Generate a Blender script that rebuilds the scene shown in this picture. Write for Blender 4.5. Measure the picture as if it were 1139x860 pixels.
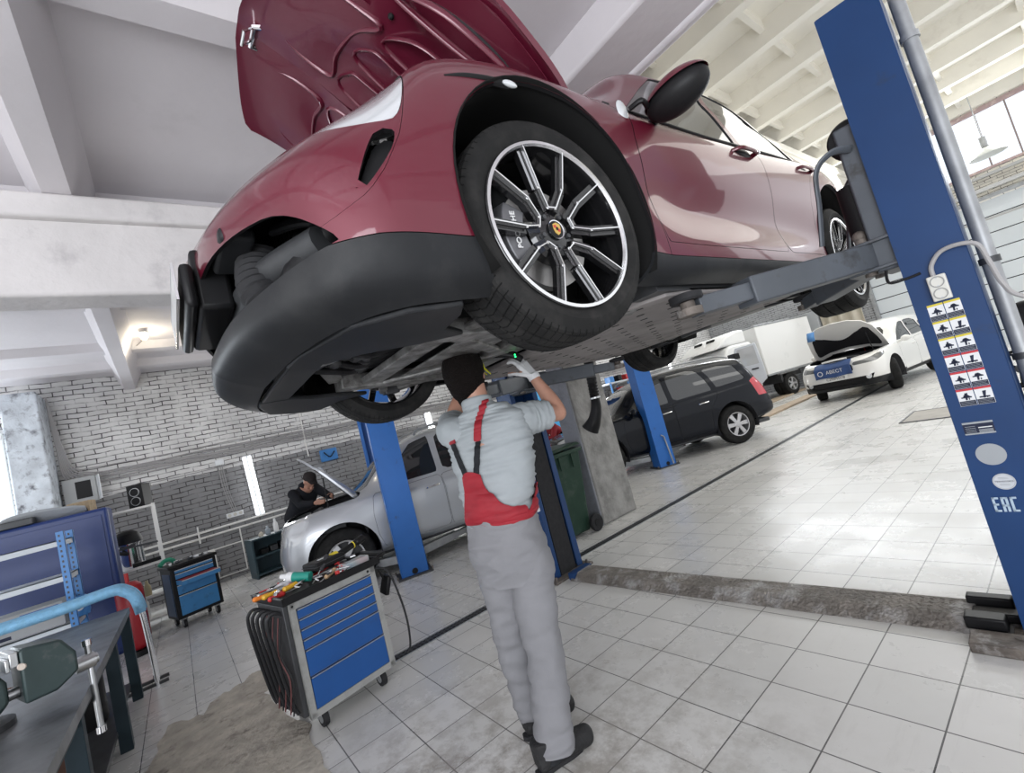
import bpy, bmesh, math, random
import numpy as np
from mathutils import Vector, Matrix, Euler, noise
for o in list(bpy.data.objects): bpy.data.objects.remove(o)
SC = bpy.context.scene
COL = SC.collection
PI = math.pi
# ---------------------------------------------------------------- camera
CAM_H = 1.45
FPX, YAW, PIT, ROL = 503.3, math.radians(51.86), math.radians(4.68), math.radians(14.68)
fw = Vector((-math.sin(YAW)*math.cos(PIT), math.cos(YAW)*math.cos(PIT), math.sin(PIT)))
r0 = Vector((math.cos(YAW), math.sin(YAW), 0)); u0 = r0.cross(fw)
right = r0*math.cos(ROL) - u0*math.sin(ROL); up = r0*math.sin(ROL) + u0*math.cos(ROL)
cd = bpy.data.cameras.new('camera'); cam = bpy.data.objects.new('camera', cd); COL.objects.link(cam)
m = Matrix((right, up, -fw)).transposed().to_4x4(); m.translation = (0, 0, CAM_H); cam.matrix_world = m
cd.sensor_fit = 'HORIZONTAL'; cd.sensor_width = 36; cd.lens = 36*FPX/1139; cd.clip_start = .05; cd.clip_end = 200
SC.camera = cam
# ---------------------------------------------------------------- light
SC.view_settings.view_transform = 'Standard'; SC.view_settings.look = 'None'
SC.view_settings.exposure = 0.0; SC.view_settings.gamma = 1; SC.view_settings.use_curve_mapping = False
W = bpy.data.worlds.new('daylight'); SC.world = W; W.use_nodes = True
W.node_tree.nodes['Background'].inputs[0].default_value = (.95, .97, 1, 1)
W.node_tree.nodes['Background'].inputs[1].default_value = 1.25
def area(name, loc, target, sx, sy, power, col=(1, 1, 1)):
    l = bpy.data.lights.new(name, 'AREA'); l.shape = 'RECTANGLE'; l.size = sx; l.size_y = sy; l.energy = power; l.color = col
    o = bpy.data.objects.new(name, l); COL.objects.link(o); o.location = loc
    o.rotation_euler = (Vector(target)-Vector(loc)).to_track_quat('-Z', 'Y').to_euler()
    return o
# daylight from end and side windows, an overhead lamp and added rear fill
area('window_daylight', (-3.5, 19.3, 5.9), (-3.5, 6, 0), 13, 1.6, 650, (.95, .98, 1))
area('high_ceiling_lamp', (-1.0, 11.5, 6.7), (-1.5, 11.5, 0), 5, 12, 330, (1, .99, .95))  # wide area lamp below the solid high ceiling, no skylight opening modelled
area('rear_fill_light', (2.8, -3.8, 1.7), (-5, 2, 3.0), 4.5, 2.8, 330, (.92, .95, 1))  # fill added behind the camera, aimed up to brighten the low ceiling
area('side_window_daylight', (-10.1, -3.6, 2.2), (-5, 2, 2.6), 1.6, 1.4, 110, (.85, .93, 1))

# ---------------------------------------------------------------- materials
MATS = {}
def mat(name, col, rough=.5, metal=0., noise_amt=0., nscale=8., bump=0., bscale=60., coat=0., spec=None, dirt=None, dscale=3., dlo=.5, dhi=.7, emit=0, trans=0, alpha=1, ior=None):
    if name in MATS: return MATS[name]
    M = bpy.data.materials.new(name); M.use_nodes = True; nt = M.node_tree; N = nt.nodes; L = nt.links
    B = N['Principled BSDF']; c = tuple(col)+(1,)
    B.inputs['Base Color'].default_value = c; B.inputs['Roughness'].default_value = rough; B.inputs['Metallic'].default_value = metal
    if coat: B.inputs['Coat Weight'].default_value = coat; B.inputs['Coat Roughness'].default_value = .04
    if spec is None and max(col) < .07 and not metal: spec = .22
    if spec is not None: B.inputs['Specular IOR Level'].default_value = spec
    if ior: B.inputs['IOR'].default_value = ior
    if emit: B.inputs['Emission Color'].default_value = c; B.inputs['Emission Strength'].default_value = emit
    if trans: B.inputs['Transmission Weight'].default_value = trans
    if alpha < 1: B.inputs['Alpha'].default_value = alpha
    tc = N.new('ShaderNodeTexCoord')
    cur = None
    if noise_amt:
        n = N.new('ShaderNodeTexNoise'); n.inputs['Scale'].default_value = nscale; n.inputs['Detail'].default_value = 5
        L.new(tc.outputs['Object'], n.inputs['Vector'])
        r = N.new('ShaderNodeMapRange'); r.inputs[1].default_value = .3; r.inputs[2].default_value = .7
        r.inputs[3].default_value = 1-noise_amt; r.inputs[4].default_value = 1+noise_amt; L.new(n.outputs[0], r.inputs[0])
        mx = N.new('ShaderNodeVectorMath'); mx.operation = 'SCALE'; mx.inputs[0].default_value = col; L.new(r.outputs[0], mx.inputs['Scale'])
        cur = mx.outputs[0]; L.new(cur, B.inputs['Base Color'])
    if dirt:
        n = N.new('ShaderNodeTexNoise'); n.inputs['Scale'].default_value = dscale; n.inputs['Detail'].default_value = 8; n.inputs['Roughness'].default_value = .65
        L.new(tc.outputs['Object'], n.inputs['Vector'])
        r = N.new('ShaderNodeMapRange'); r.inputs[1].default_value = dlo; r.inputs[2].default_value = dhi; L.new(n.outputs[0], r.inputs[0])
        mx = N.new('ShaderNodeMix'); mx.data_type = 'RGBA'; L.new(r.outputs[0], mx.inputs[0])
        mx.inputs[6].default_value = c; mx.inputs[7].default_value = tuple(dirt)+(1,)
        if cur: L.new(cur, mx.inputs[6])
        L.new(mx.outputs[2], B.inputs['Base Color'])
    if bump:
        n = N.new('ShaderNodeTexNoise'); n.inputs['Scale'].default_value = bscale; n.inputs['Detail'].default_value = 4
        L.new(tc.outputs['Object'], n.inputs['Vector'])
        b = N.new('ShaderNodeBump'); b.inputs['Strength'].default_value = bump; b.inputs['Distance'].default_value = .02; L.new(n.outputs[0], b.inputs['Height']); L.new(b.outputs[0], B.inputs['Normal'])
    MATS[name] = M
    return M

# ---------------------------------------------------------------- mesh building
class MB:
    def __init__(s): s.v = []; s.f = []; s.m = []; s.mi = 0
    def add(s, vs, fs, M=None):
        o = len(s.v)
        s.v += [tuple(M @ Vector(v)) for v in vs] if M is not None else [tuple(v) for v in vs]
        s.f += [tuple(i+o for i in f) for f in fs]; s.m += [s.mi]*len(fs); return s
    def box(s, c, size, rot=None, M=None, taper=1.):
        x, y, z = size[0]/2, size[1]/2, size[2]/2; t = taper
        vs = [(-x, -y, -z), (x, -y, -z), (x, y, -z), (-x, y, -z), (-x*t, -y*t, z), (x*t, -y*t, z), (x*t, y*t, z), (-x*t, y*t, z)]
        T = Matrix.Translation(c)
        if rot: T = T @ Euler(rot).to_matrix().to_4x4()
        if M is not None: T = M @ T
        return s.add(vs, [(0, 3, 2, 1), (4, 5, 6, 7), (0, 1, 5, 4), (1, 2, 6, 5), (2, 3, 7, 6), (3, 0, 4, 7)], T)
    def bx(s, x0, x1, y0, y1, z0, z1): return s.box(((x0+x1)/2, (y0+y1)/2, (z0+z1)/2), (abs(x1-x0), abs(y1-y0), abs(z1-z0)))
    def bar(s, a, b, w, h, upv=(0, 0, 1)):
        a, b = Vector(a), Vector(b); d = b-a; L = d.length; z = d.normalized(); u = Vector(upv)
        if abs(z.dot(u)) > .99: u = Vector((0, 1, 0))
        x = u.cross(z).normalized(); y = z.cross(x); T = Matrix((x, y, z)).transposed().to_4x4(); T.translation = (a+b)/2
        return s.box((0, 0, 0), (w, h, L), M=T)
    def tube(s, pts, r, n=10, caps=True, closed=False, sq=None):
        P = [Vector(p) for p in pts]; k = len(P); R = r if isinstance(r, (list, tuple)) else [r]*k
        T = []
        for i in range(k):
            if closed: t = P[(i+1) % k]-P[i-1]
            else: t = P[min(i+1, k-1)]-P[max(i-1, 0)]
            T.append(t.normalized() if t.length > 1e-9 else Vector((0, 0, 1)))
        u = T[0].orthogonal().normalized(); vs = []
        for i in range(k):
            u = (u-T[i]*u.dot(T[i])); u = u.normalized() if u.length > 1e-6 else T[i].orthogonal().normalized(); w = T[i].cross(u)
            for j in range(n):
                a = 2*PI*j/n; vs.append(P[i]+(u*math.cos(a)+w*math.sin(a)*(sq or 1))*R[i])
        fs = []
        for i in range(k if closed else k-1):
            for j in range(n):
                a, b = i*n+j, i*n+(j+1) % n; c, d = ((i+1) % k)*n+(j+1) % n, ((i+1) % k)*n+j; fs.append((a, b, c, d))
        if caps and not closed: fs += [tuple(range(n-1, -1, -1)), tuple((k-1)*n+j for j in range(n))]
        return s.add(vs, fs)
    def cyl(s, a, b, r, r2=None, n=20): return s.tube([a, b], [r, r if r2 is None else r2], n)
    def lathe(s, prof, n=32, M=None, a0=0, a1=2*PI, close=False):   # prof: (radius, height) around local z
        full = abs(a1-a0-2*PI) < 1e-6; m_ = n if full else n+1; vs = []; fs = []
        for i in range(m_):
            a = a0+(a1-a0)*i/n
            for r, h in prof: vs.append((r*math.cos(a), r*math.sin(a), h))
        k = len(prof)
        for i in range(n):
            i2 = (i+1) % m_ if full else i+1
            for j in range(k if close else k-1):
                j2 = (j+1) % k; fs.append((i*k+j, i2*k+j, i2*k+j2, i*k+j2))
        return s.add(vs, fs, M)
    def prism(s, poly, h, M=None, top=1.):   # 2d polygon in local xy extruded along local z
        n = len(poly); cx = sum(p[0] for p in poly)/n; cy = sum(p[1] for p in poly)/n
        vs = [(x, y, 0) for x, y in poly]+[(cx+(x-cx)*top, cy+(y-cy)*top, h) for x, y in poly]
        fs = [tuple(range(n-1, -1, -1)), tuple(range(n, 2*n))]+[(i, (i+1) % n, n+(i+1) % n, n+i) for i in range(n)]
        return s.add(vs, fs, M)
    def ball(s, c, r, n=16, m_=10, M=None):
        r = r if isinstance(r, (tuple, list)) else (r, r, r); vs = []; fs = []
        for i in range(m_+1):
            t = PI*i/m_
            for j in range(n):
                a = 2*PI*j/n; vs.append((c[0]+r[0]*math.sin(t)*math.cos(a), c[1]+r[1]*math.sin(t)*math.sin(a), c[2]-r[2]*math.cos(t)))
        for i in range(m_):
            for j in range(n): fs.append((i*n+j, i*n+(j+1) % n, (i+1)*n+(j+1) % n, (i+1)*n+j))
        return s.add(vs, fs, M)
    def grid(s, fn, nu, nv, thick=0):
        vs = [fn(i/nu, j/nv) for i in range(nu+1) for j in range(nv+1)]
        fs = [(i*(nv+1)+j, (i+1)*(nv+1)+j, (i+1)*(nv+1)+j+1, i*(nv+1)+j+1) for i in range(nu) for j in range(nv)]
        return s.add(vs, fs)
    def build(s, name, mats, parent=None, sharp=32, bevel=0, loc=None, rot=None, smooth=True, solid=0, subd=0, remesh=0, rsm=0, seg=2):
        me = bpy.data.meshes.new(name); me.from_pydata(s.v, [], s.f)
        if not isinstance(mats, (list, tuple)): mats = [mats]
        for q in mats: me.materials.append(q)
        me.polygons.foreach_set('material_index', s.m)
        bm = bmesh.new(); bm.from_mesh(me); bmesh.ops.remove_doubles(bm, verts=bm.verts, dist=1e-5)
        bmesh.ops.recalc_face_normals(bm, faces=bm.faces); bm.to_mesh(me); bm.free()
        if smooth:
            me.polygons.foreach_set('use_smooth', [True]*len(me.polygons))
            if sharp: me.set_sharp_from_angle(angle=math.radians(sharp))
        me.update()
        o = bpy.data.objects.new(name, me); COL.objects.link(o); o.parent = parent
        if loc is not None: o.location = loc
        if rot is not None: o.rotation_euler = rot
        if remesh:
            q = o.modifiers.new('remesh', 'REMESH'); q.mode = 'VOXEL'; q.voxel_size = remesh; q.use_smooth_shade = True
            if rsm: q = o.modifiers.new('smooth', 'SMOOTH'); q.iterations = rsm; q.factor = .5
        if solid: q = o.modifiers.new('solid', 'SOLIDIFY'); q.thickness = solid; q.offset = 0
        if bevel:
            q = o.modifiers.new('bevel', 'BEVEL'); q.width = bevel; q.segments = seg; q.limit_method = 'ANGLE'; q.angle_limit = math.radians(40); q.harden_normals = False
        if subd: q = o.modifiers.new('sub', 'SUBSURF'); q.levels = subd; q.render_levels = subd
        return o
def thing(name, label, cat, loc=(0, 0, 0), rotz=0, group=None):
    o = bpy.data.objects.new(name, None); COL.objects.link(o); o.location = loc; o.rotation_euler = (0, 0, rotz); o.empty_display_size = .1
    return tag(o, label, cat, group)
def tag(o, label=None, cat=None, group=None, kind=None):
    if label: o['label'] = label
    if cat: o['category'] = cat
    if group: o['group'] = group
    if kind: o['kind'] = kind
    return o
def structure(o, label=None):
    o['kind'] = 'structure'
    if label: o['label'] = label
    return o
def kids(o): return [c for c in bpy.data.objects if c.parent == o]
def copy_tree(o, parent=None, **kw):
    c = o.copy(); COL.objects.link(c); c.parent = parent
    for ch in kids(o): copy_tree(ch, c)
    for k, v in kw.items(): c[k] = v
    return c
def spline(P, n=8, closed=False):   # Catmull-Rom through points of any dimension
    P = [np.array(p, float) for p in P]; k = len(P); out = []
    seg = k if closed else k-1
    for i in range(seg):
        if closed: a, b, c, d = P[i-1], P[i], P[(i+1) % k], P[(i+2) % k]
        else: a, b, c, d = P[max(i-1, 0)], P[i], P[i+1], P[min(i+2, k-1)]
        for j in range(n):
            t = j/n; out.append(.5*((2*b)+(c-a)*t+(2*a-5*b+4*c-d)*t*t+(3*b-a-3*c+d)*t**3))
    if not closed: out.append(P[-1])
    return out
def rod(pts, r, name, m_, parent=None, n=8, sm=6):
    return MB().tube(spline(pts, sm), r, n).build(name, m_, parent)
FONT = {}
def text(s, size, name, m_, parent, loc, rot, depth=.0015, align='CENTER', bold=0, sx=1):
    cu = bpy.data.curves.new(name, 'FONT'); cu.body = s; cu.size = size; cu.extrude = depth; cu.align_x = align; cu.align_y = 'CENTER'; cu.offset = bold
    o = bpy.data.objects.new(name, cu); me = bpy.data.meshes.new_from_object(o); bpy.data.objects.remove(o)
    me.materials.clear(); me.materials.append(m_)
    o = bpy.data.objects.new(name, me); COL.objects.link(o); o.parent = parent; o.location = loc; o.rotation_euler = rot; o.scale = (sx, 1, 1)
    return o

# ---------------------------------------------------------------- lofted shells cut into panels
def loft(net, su=8, sv=8):     # net[k][t] -> points; returns V, N, F of the dense grid
    A = np.array([spline(row, sv) for row in net])              # K x T' x 3
    G = np.array(spline([A[i] for i in range(len(A))], su))     # K' x T' x 3
    du = np.gradient(G, axis=0); dv = np.gradient(G, axis=1); Nn = np.cross(dv, du); l = np.linalg.norm(Nn, axis=2, keepdims=True); l[l < 1e-12] = 1; Nn = Nn/l
    a, b = G.shape[:2]; idx = np.arange(a*b).reshape(a, b)
    F = np.stack([idx[:-1, :-1], idx[:-1, 1:], idx[1:, 1:], idx[1:, :-1]], -1).reshape(-1, 4)
    return G.reshape(-1, 3), Nn.reshape(-1, 3), [tuple(q) for q in F]
def sd(P, poly):      # signed distance to a closed 2d polygon, negative inside
    P = np.asarray(P); Q = np.asarray(poly, float); d = np.full(len(P), 1e9); ins = np.zeros(len(P), bool)
    for i in range(len(Q)):
        a, b = Q[i-1], Q[i]; e = b-a; w = P-a; t = np.clip((w@e)/max(e@e, 1e-12), 0, 1); d = np.minimum(d, np.hypot(*(w-t[:, None]*e).T))
        c = ((a[1] > P[:, 1]) != (b[1] > P[:, 1])); 
        with np.errstate(divide='ignore', invalid='ignore'): xi = (b[0]-a[0])*(P[:, 1]-a[1])/(b[1]-a[1])+a[0]
        ins ^= c & (P[:, 0] < xi)
    return np.where(ins, -d, d)
def clip(S, val):      # keep val < 0
    V, Nn, F = S; keep = []; nv = []; nn = []; cache = {}; inside = val < 0
    base = len(V)
    def cut(i, j):
        k = (min(i, j), max(i, j))
        if k not in cache:
            t = val[i]/(val[i]-val[j]); nv.append(V[i]+(V[j]-V[i])*t); n_ = Nn[i]+(Nn[j]-Nn[i])*t; nn.append(n_/max(np.linalg.norm(n_), 1e-9)); cache[k] = base+len(nv)-1
        return cache[k]
    for f in F:
        s = [inside[i] for i in f]
        if all(s): keep.append(f)
        elif any(s):
            g = []
            for q in range(len(f)):
                i, j = f[q], f[(q+1) % len(f)]
                if inside[i]: g.append(i)
                if inside[i] != inside[j]: g.append(cut(i, j))
            if len(g) > 2: keep.append(tuple(g))
    if nv: V2 = np.vstack([V, nv]); N2 = np.vstack([Nn, nn])
    else: V2, N2 = V, Nn
    used = sorted({i for f in keep for i in f}); mp = {o: i for i, o in enumerate(used)}
    if not used: return None
    return V2[used], N2[used], [tuple(mp[i] for i in f) for f in keep]
def shell(S, name, m_, parent, th=.02, mirror=False, off=0., xf=None, mats=None):
    if S is None: return None
    V, Nn, F = S; V = V+Nn*off
    # weld coincident vertices away
    n = len(V); Vi = V-Nn*th
    ec = {}
    for f in F:
        for q in range(len(f)): e = (f[q], f[(q+1) % len(f)]); ec[e] = 1
    rim = [e for e in ec if (e[1], e[0]) not in ec and not (abs(V[e[0]][0]) < 1e-4 and abs(V[e[1]][0]) < 1e-4)]
    verts = np.vstack([V, Vi]); faces = list(F)+[tuple(i+n for i in reversed(f)) for f in F]; fn = [0]*(2*len(F))
    rv = []; rf = []
    for a, b in rim:
        k = 2*n+len(rv); rv += [V[a], V[b], Vi[b], Vi[a]]; rf.append((k+1, k, k+3, k+2))
    if rv: verts = np.vstack([verts, rv])
    faces += rf; nrm = np.vstack([Nn, -Nn, np.zeros((len(rv), 3))])
    if mirror: verts = verts*[-1, 1, 1]; nrm = nrm*[-1, 1, 1]; faces = [tuple(reversed(f)) for f in faces]
    me = bpy.data.meshes.new(name)
    if xf is not None:
        verts = np.array([tuple(xf @ Vector(v)) for v in verts]); r3 = xf.to_3x3(); nrm = np.array([tuple(r3 @ Vector(v)) for v in nrm])
    me.from_pydata([tuple(v) for v in verts], [], faces)
    for q in (m_ if isinstance(m_, (list, tuple)) else [m_]): me.materials.append(q)
    if isinstance(m_, (list, tuple)) and len(m_) > 1:
        me.polygons.foreach_set('material_index', [0]*len(F)+[1]*len(F)+[1]*len(rf))
    me.polygons.foreach_set('use_smooth', [True]*(2*len(F))+[False]*len(rf))
    if len(nrm) == len(me.vertices): me.normals_split_custom_set_from_vertices([tuple(v) for v in nrm])
    me.update()
    o = bpy.data.objects.new(name, me); COL.objects.link(o); o.parent = parent
    return o
# ---------------------------------------------------------------- room materials
def nodes(name):
    M = bpy.data.materials.new(name); M.use_nodes = True; nt = M.node_tree
    return M, nt.nodes, nt.links, nt.nodes['Principled BSDF']
def nz(N, L, vec, scale, detail=5, rough=.6):
    n = N.new('ShaderNodeTexNoise'); n.inputs['Scale'].default_value = scale; n.inputs['Detail'].default_value = detail; n.inputs['Roughness'].default_value = rough; L.new(vec, n.inputs['Vector']); return n.outputs[0]
def mr(N, L, s, a, b, c=0., d=1.):
    r = N.new('ShaderNodeMapRange'); r.inputs[1].default_value = a; r.inputs[2].default_value = b; r.inputs[3].default_value = c; r.inputs[4].default_value = d; L.new(s, r.inputs[0]); return r.outputs[0]
def mixc(N, L, f, a, b, mode='MIX'):
    x = N.new('ShaderNodeMix'); x.data_type = 'RGBA'; x.blend_type = mode
    if isinstance(f, float): x.inputs[0].default_value = f
    else: L.new(f, x.inputs[0])
    for i, q in ((6, a), (7, b)):
        if isinstance(q, tuple): x.inputs[i].default_value = q+(1,)
        else: L.new(q, x.inputs[i])
    return x.outputs[2]
def mth(N, L, op, a, b=None):
    x = N.new('ShaderNodeMath'); x.operation = op
    for i, q in ((0, a), (1, b)):
        if q is None: continue
        if isinstance(q, (int, float)): x.inputs[i].default_value = q
        else: L.new(q, x.inputs[i])
    return x.outputs[0]
def brick(N, L, vec, w, h, mortar, offset=.5, bias=0, sm=.1):
    b = N.new('ShaderNodeTexBrick'); b.offset = offset; b.inputs['Scale'].default_value = 1; b.inputs['Brick Width'].default_value = w; b.inputs['Row Height'].default_value = h
    b.inputs['Mortar Size'].default_value = mortar; b.inputs['Mortar Smooth'].default_value = sm; L.new(vec, b.inputs['Vector']); return b
# floor of square ceramic tiles
M, N, L, B = nodes('floor_tiles'); tc = N.new('ShaderNodeTexCoord'); mp = N.new('ShaderNodeMapping'); mp.inputs['Location'].default_value = (.939+.303*40, -2.01+.302*40, 0); L.new(tc.outputs['Object'], mp.inputs[0])
b = brick(N, L, mp.outputs[0], .303, .302, .0030, 0.); b.inputs['Color1'].default_value = (.60, .595, .575, 1); b.inputs['Color2'].default_value = (.66, .65, .63, 1); b.inputs['Mortar'].default_value = (.09, .088, .09, 1)
g = nz(N, L, tc.outputs['Object'], 1.3, 8, .7); f1 = mr(N, L, g, .50, .78, 0, .3)
st = N.new('ShaderNodeMapping'); st.inputs['Scale'].default_value = (9, 1.2, 1); L.new(tc.outputs['Object'], st.inputs[0]); f2 = mr(N, L, nz(N, L, st.outputs[0], 1.6, 9, .75), .56, .74, 0, .25)
sp = mr(N, L, nz(N, L, tc.outputs['Object'], 23, 6, .7), .66, .72, 0, .6)
# heavier dirt where the mechanic stands
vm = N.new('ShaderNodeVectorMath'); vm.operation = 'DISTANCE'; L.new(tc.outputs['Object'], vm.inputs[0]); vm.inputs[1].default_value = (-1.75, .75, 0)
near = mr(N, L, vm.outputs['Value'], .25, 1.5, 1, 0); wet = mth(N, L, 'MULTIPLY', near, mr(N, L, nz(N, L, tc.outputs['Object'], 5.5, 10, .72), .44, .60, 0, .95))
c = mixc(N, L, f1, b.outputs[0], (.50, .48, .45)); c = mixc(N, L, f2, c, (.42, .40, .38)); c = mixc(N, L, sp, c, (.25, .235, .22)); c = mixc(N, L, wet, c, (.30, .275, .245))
L.new(c, B.inputs['Base Color']); L.new(mr(N, L, g, .3, .8, .2, .42), B.inputs['Roughness'])
bp = N.new('ShaderNodeBump'); bp.inputs['Strength'].default_value = .25; bp.inputs['Distance'].default_value = .004; L.new(mth(N, L, 'ADD', mth(N, L, 'MULTIPLY', b.outputs['Fac'], -1.), mth(N, L, 'MULTIPLY', g, .5)), bp.inputs['Height']); L.new(bp.outputs[0], B.inputs['Normal'])
M_TILE = M
# painted brick wall: dark grey below, white above
def brickmat(name, vec_rot, lo, hi, zsplit):
    M, N, L, B = nodes(name); tc = N.new('ShaderNodeTexCoord'); s = N.new('ShaderNodeSeparateXYZ'); L.new(tc.outputs['Object'], s.inputs[0])
    cb = N.new('ShaderNodeCombineXYZ'); L.new(s.outputs['Y' if vec_rot else 'X'], cb.inputs[0]); L.new(s.outputs['Z'], cb.inputs[1])
    wob = N.new('ShaderNodeVectorMath'); wob.operation = 'MULTIPLY_ADD'; nn = N.new('ShaderNodeTexNoise'); nn.inputs['Scale'].default_value = 3; L.new(cb.outputs[0], nn.inputs['Vector']); L.new(nn.outputs['Color'], wob.inputs[0]); wob.inputs[1].default_value = (.06, .05, 0); L.new(cb.outputs[0], wob.inputs[2])
    b = brick(N, L, wob.outputs[0], .255, .082, .009, .5, sm=.35); b.inputs['Color1'].default_value = b.inputs['Color2'].default_value = (1, 1, 1, 1); b.inputs['Mortar'].default_value = (0, 0, 0, 1)
    sel = mr(N, L, mth(N, L, 'ADD', s.outputs['Z'], mth(N, L, 'MULTIPLY', nz(N, L, cb.outputs[0], 2.), .1)), zsplit+.045, zsplit+.055)
    base = mixc(N, L, sel, lo, hi); base = mixc(N, L, mr(N, L, nz(N, L, cb.outputs[0], 1.1, 8), .4, .75, 0, .45), base, tuple(q*.6 for q in lo))
    gap = mth(N, L, 'MULTIPLY', b.outputs['Fac'], mr(N, L, nz(N, L, cb.outputs[0], 4.5, 6), .36, .56, .1, .95))
    c = mixc(N, L, gap, base, (.035, .03, .03)); L.new(c, B.inputs['Base Color']); B.inputs['Roughness'].default_value = .75
    bp = N.new('ShaderNodeBump'); bp.inputs['Strength'].default_value = .6; bp.inputs['Distance'].default_value = .012
    L.new(mth(N, L, 'ADD', mth(N, L, 'MULTIPLY', b.outputs['Fac'], -1.), mth(N, L, 'MULTIPLY', nz(N, L, cb.outputs[0], 22, 6), .6)), bp.inputs['Height']); L.new(bp.outputs[0], B.inputs['Normal'])
    return M
M_BRICK = brickmat('painted_brick', True, (.27, .27, .275), (.76, .75, .74), 2.02)
M_BRICKX = brickmat('painted_brick_end', False, (.45, .46, .48), (.74, .70, .62), 4.0)
M_CEIL = mat('ceiling_paint', (.70, .67, .69), .7, noise_amt=.06, nscale=.8, bump=.25, bscale=7, dirt=(.56, .54, .55), dscale=1.5, dlo=.6, dhi=.9)
M_BEAM = mat('beam_paint', (.66, .635, .63), .7, noise_amt=.07, nscale=2, bump=.5, bscale=9, dirt=(.42, .40, .41), dscale=2.5, dlo=.58, dhi=.8)
M_CEILH = mat('high_ceiling_paint', (.84, .81, .73), .7, noise_amt=.05, nscale=1, bump=.15, bscale=6, dirt=(.6, .55, .48), dscale=1.2, dlo=.58, dhi=.85)
M_CONC = mat('rough_concrete', (.23, .225, .215), .85, noise_amt=.35, nscale=5, bump=.9, bscale=14, dirt=(.33, .325, .31), dscale=4, dlo=.45, dhi=.75)
M_PATCH = mat('worn_screed', (.42, .385, .33), .9, noise_amt=.25, nscale=8, bump=.8, bscale=22, dirt=(.16, .14, .12), dscale=9, dlo=.55, dhi=.7)
M_BLACK = mat('black_plastic', (.010, .010, .011), .45)
M_RUBBER = mat('rubber', (.022, .022, .024), .7, noise_amt=.2, nscale=30)
M_STEEL = mat('steel', (.55, .56, .57), .32, .9, noise_amt=.1, nscale=9)
M_CHROME = mat('chrome', (.8, .8, .82), .12, 1.)
M_GALV = mat('galvanised', (.34, .35, .36), .48, .5, noise_amt=.2, nscale=7)
M_WHITEP = mat('white_enamel', (.80, .79, .76), .45, dirt=(.55, .52, .47), dscale=5, dlo=.55, dhi=.8)
M_BLUE = mat('lift_blue', (.010, .042, .135), .4, noise_amt=.08, nscale=3, dirt=(.02, .035, .07), dscale=7, dlo=.62, dhi=.75, spec=.3)
M_BLUE2 = mat('bright_blue', (.025, .14, .46), .42, spec=.35, noise_amt=.08, nscale=3, dirt=(.04, .07, .14), dscale=8, dlo=.6, dhi=.75)
M_RUST = mat('worn_steel', (.14, .12, .105), .65, .35, noise_amt=.4, nscale=14, bump=.4, bscale=40, dirt=(.34, .33, .32), dscale=11, dlo=.52, dhi=.66)
M_DARK = mat('dark_steel', (.06, .062, .066), .5, .4, noise_amt=.2, nscale=8)
M_TUBE = mat('lamp_tube', (.95, .97, 1), emit=4)
M_BULB = mat('lamp_bulb', (1, .86, .6), emit=14)
M_CABLE = mat('grey_cable', (.36, .35, .35), .6)
M_CABLED = mat('black_cable', (.02, .02, .022), .5)
M_GLASS = mat('window_glass', (.93, .96, 1), .05, trans=1., ior=1.1)
M_PINK = mat('window_frame_paint', (.45, .33, .33), .6, dirt=(.7, .6, .55), dscale=6)

XW, YE, YB, XR, ZL, ZH = -10.4, 20., -5.2, 4.2, 3.8, 7.0
YL = 3.2      # far edge of the low ceiling
structure(MB().bx(XW-.4, XR, YB, YE+.4, -.2, 0).build('floor', M_TILE))
# brick wall with a window opening
w = MB(); wy0, wy1, wz0, wz1 = -4.6, -1.93, 1.25, 3.25
w.bx(XW-.4, XW, YB, wy0, 0, ZH+.6).bx(XW-.4, XW, wy1, YE, 0, ZH+.6).bx(XW-.4, XW, wy0, wy1, 0, wz0).bx(XW-.4, XW, wy0, wy1, wz1, ZH+.6)
structure(w.build('wall_left', M_BRICK, smooth=False))
# left window
wf = MB(); wf.bx(XW-.06, XW+.05, wy0, wy1, wz0-.09, wz0).bx(XW-.06, XW+.05, wy0, wy1, wz1, wz1+.09).bx(XW-.06, XW+.05, wy1-.1, wy1, wz0, wz1).bx(XW-.06, XW+.05, wy0, wy0+.1, wz0, wz1).bx(XW-.05, XW+.03, -3.4, -3.32, wz0, wz1)
wo = structure(wf.build('window_1', M_WHITEP, bevel=.01)); MB().bx(XW-.02, XW-.01, wy0, wy1, wz0, wz1).build('glass', M_GLASS, wo)
MB().bx(XW-.02, XW+.16, wy0-.05, wy1+.05, wz0-.13, wz0-.09).build('window_sill', M_WHITEP, wo, bevel=.008)
# end wall with window band and sectional gate opening
gx0, gx1, gz = -4.35, 3.6, 4.35
e = MB(); e.bx(XW, gx0, YE, YE+.4, 0, 5.15).bx(gx0, XR, YE, YE+.4, gz, 5.15).bx(gx1, XR, YE, YE+.4, 0, gz).bx(XW, XR, YE, YE+.4, 6.95, 7.8)
structure(e.build('wall_end', M_BRICKX, smooth=False))
wn = MB(); wn.bx(XW, XR, YE-.02, YE+.1, 6.85, 6.98).bx(XW, XR, YE-.02, YE+.1, 5.15, 5.23)
wo = structure(wn.build('window_2', M_PINK, bevel=.01))
bars = MB(); x = XW+.3
while x < XR: bars.bx(x-.018, x+.018, YE, YE+.06, 5.2, 6.9); x += .62
bars.build('glazing_bars', mat('glazing_bar_paint', (.25, .2, .2), .6), wo)
MB().bx(XW, XR, YE+.06, YE+.07, 5.2, 6.9).build('glass', M_GLASS, wo)
M_GATE = mat('gate_panel', (.62, .66, .69), .45, noise_amt=.05, nscale=.7)
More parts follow.
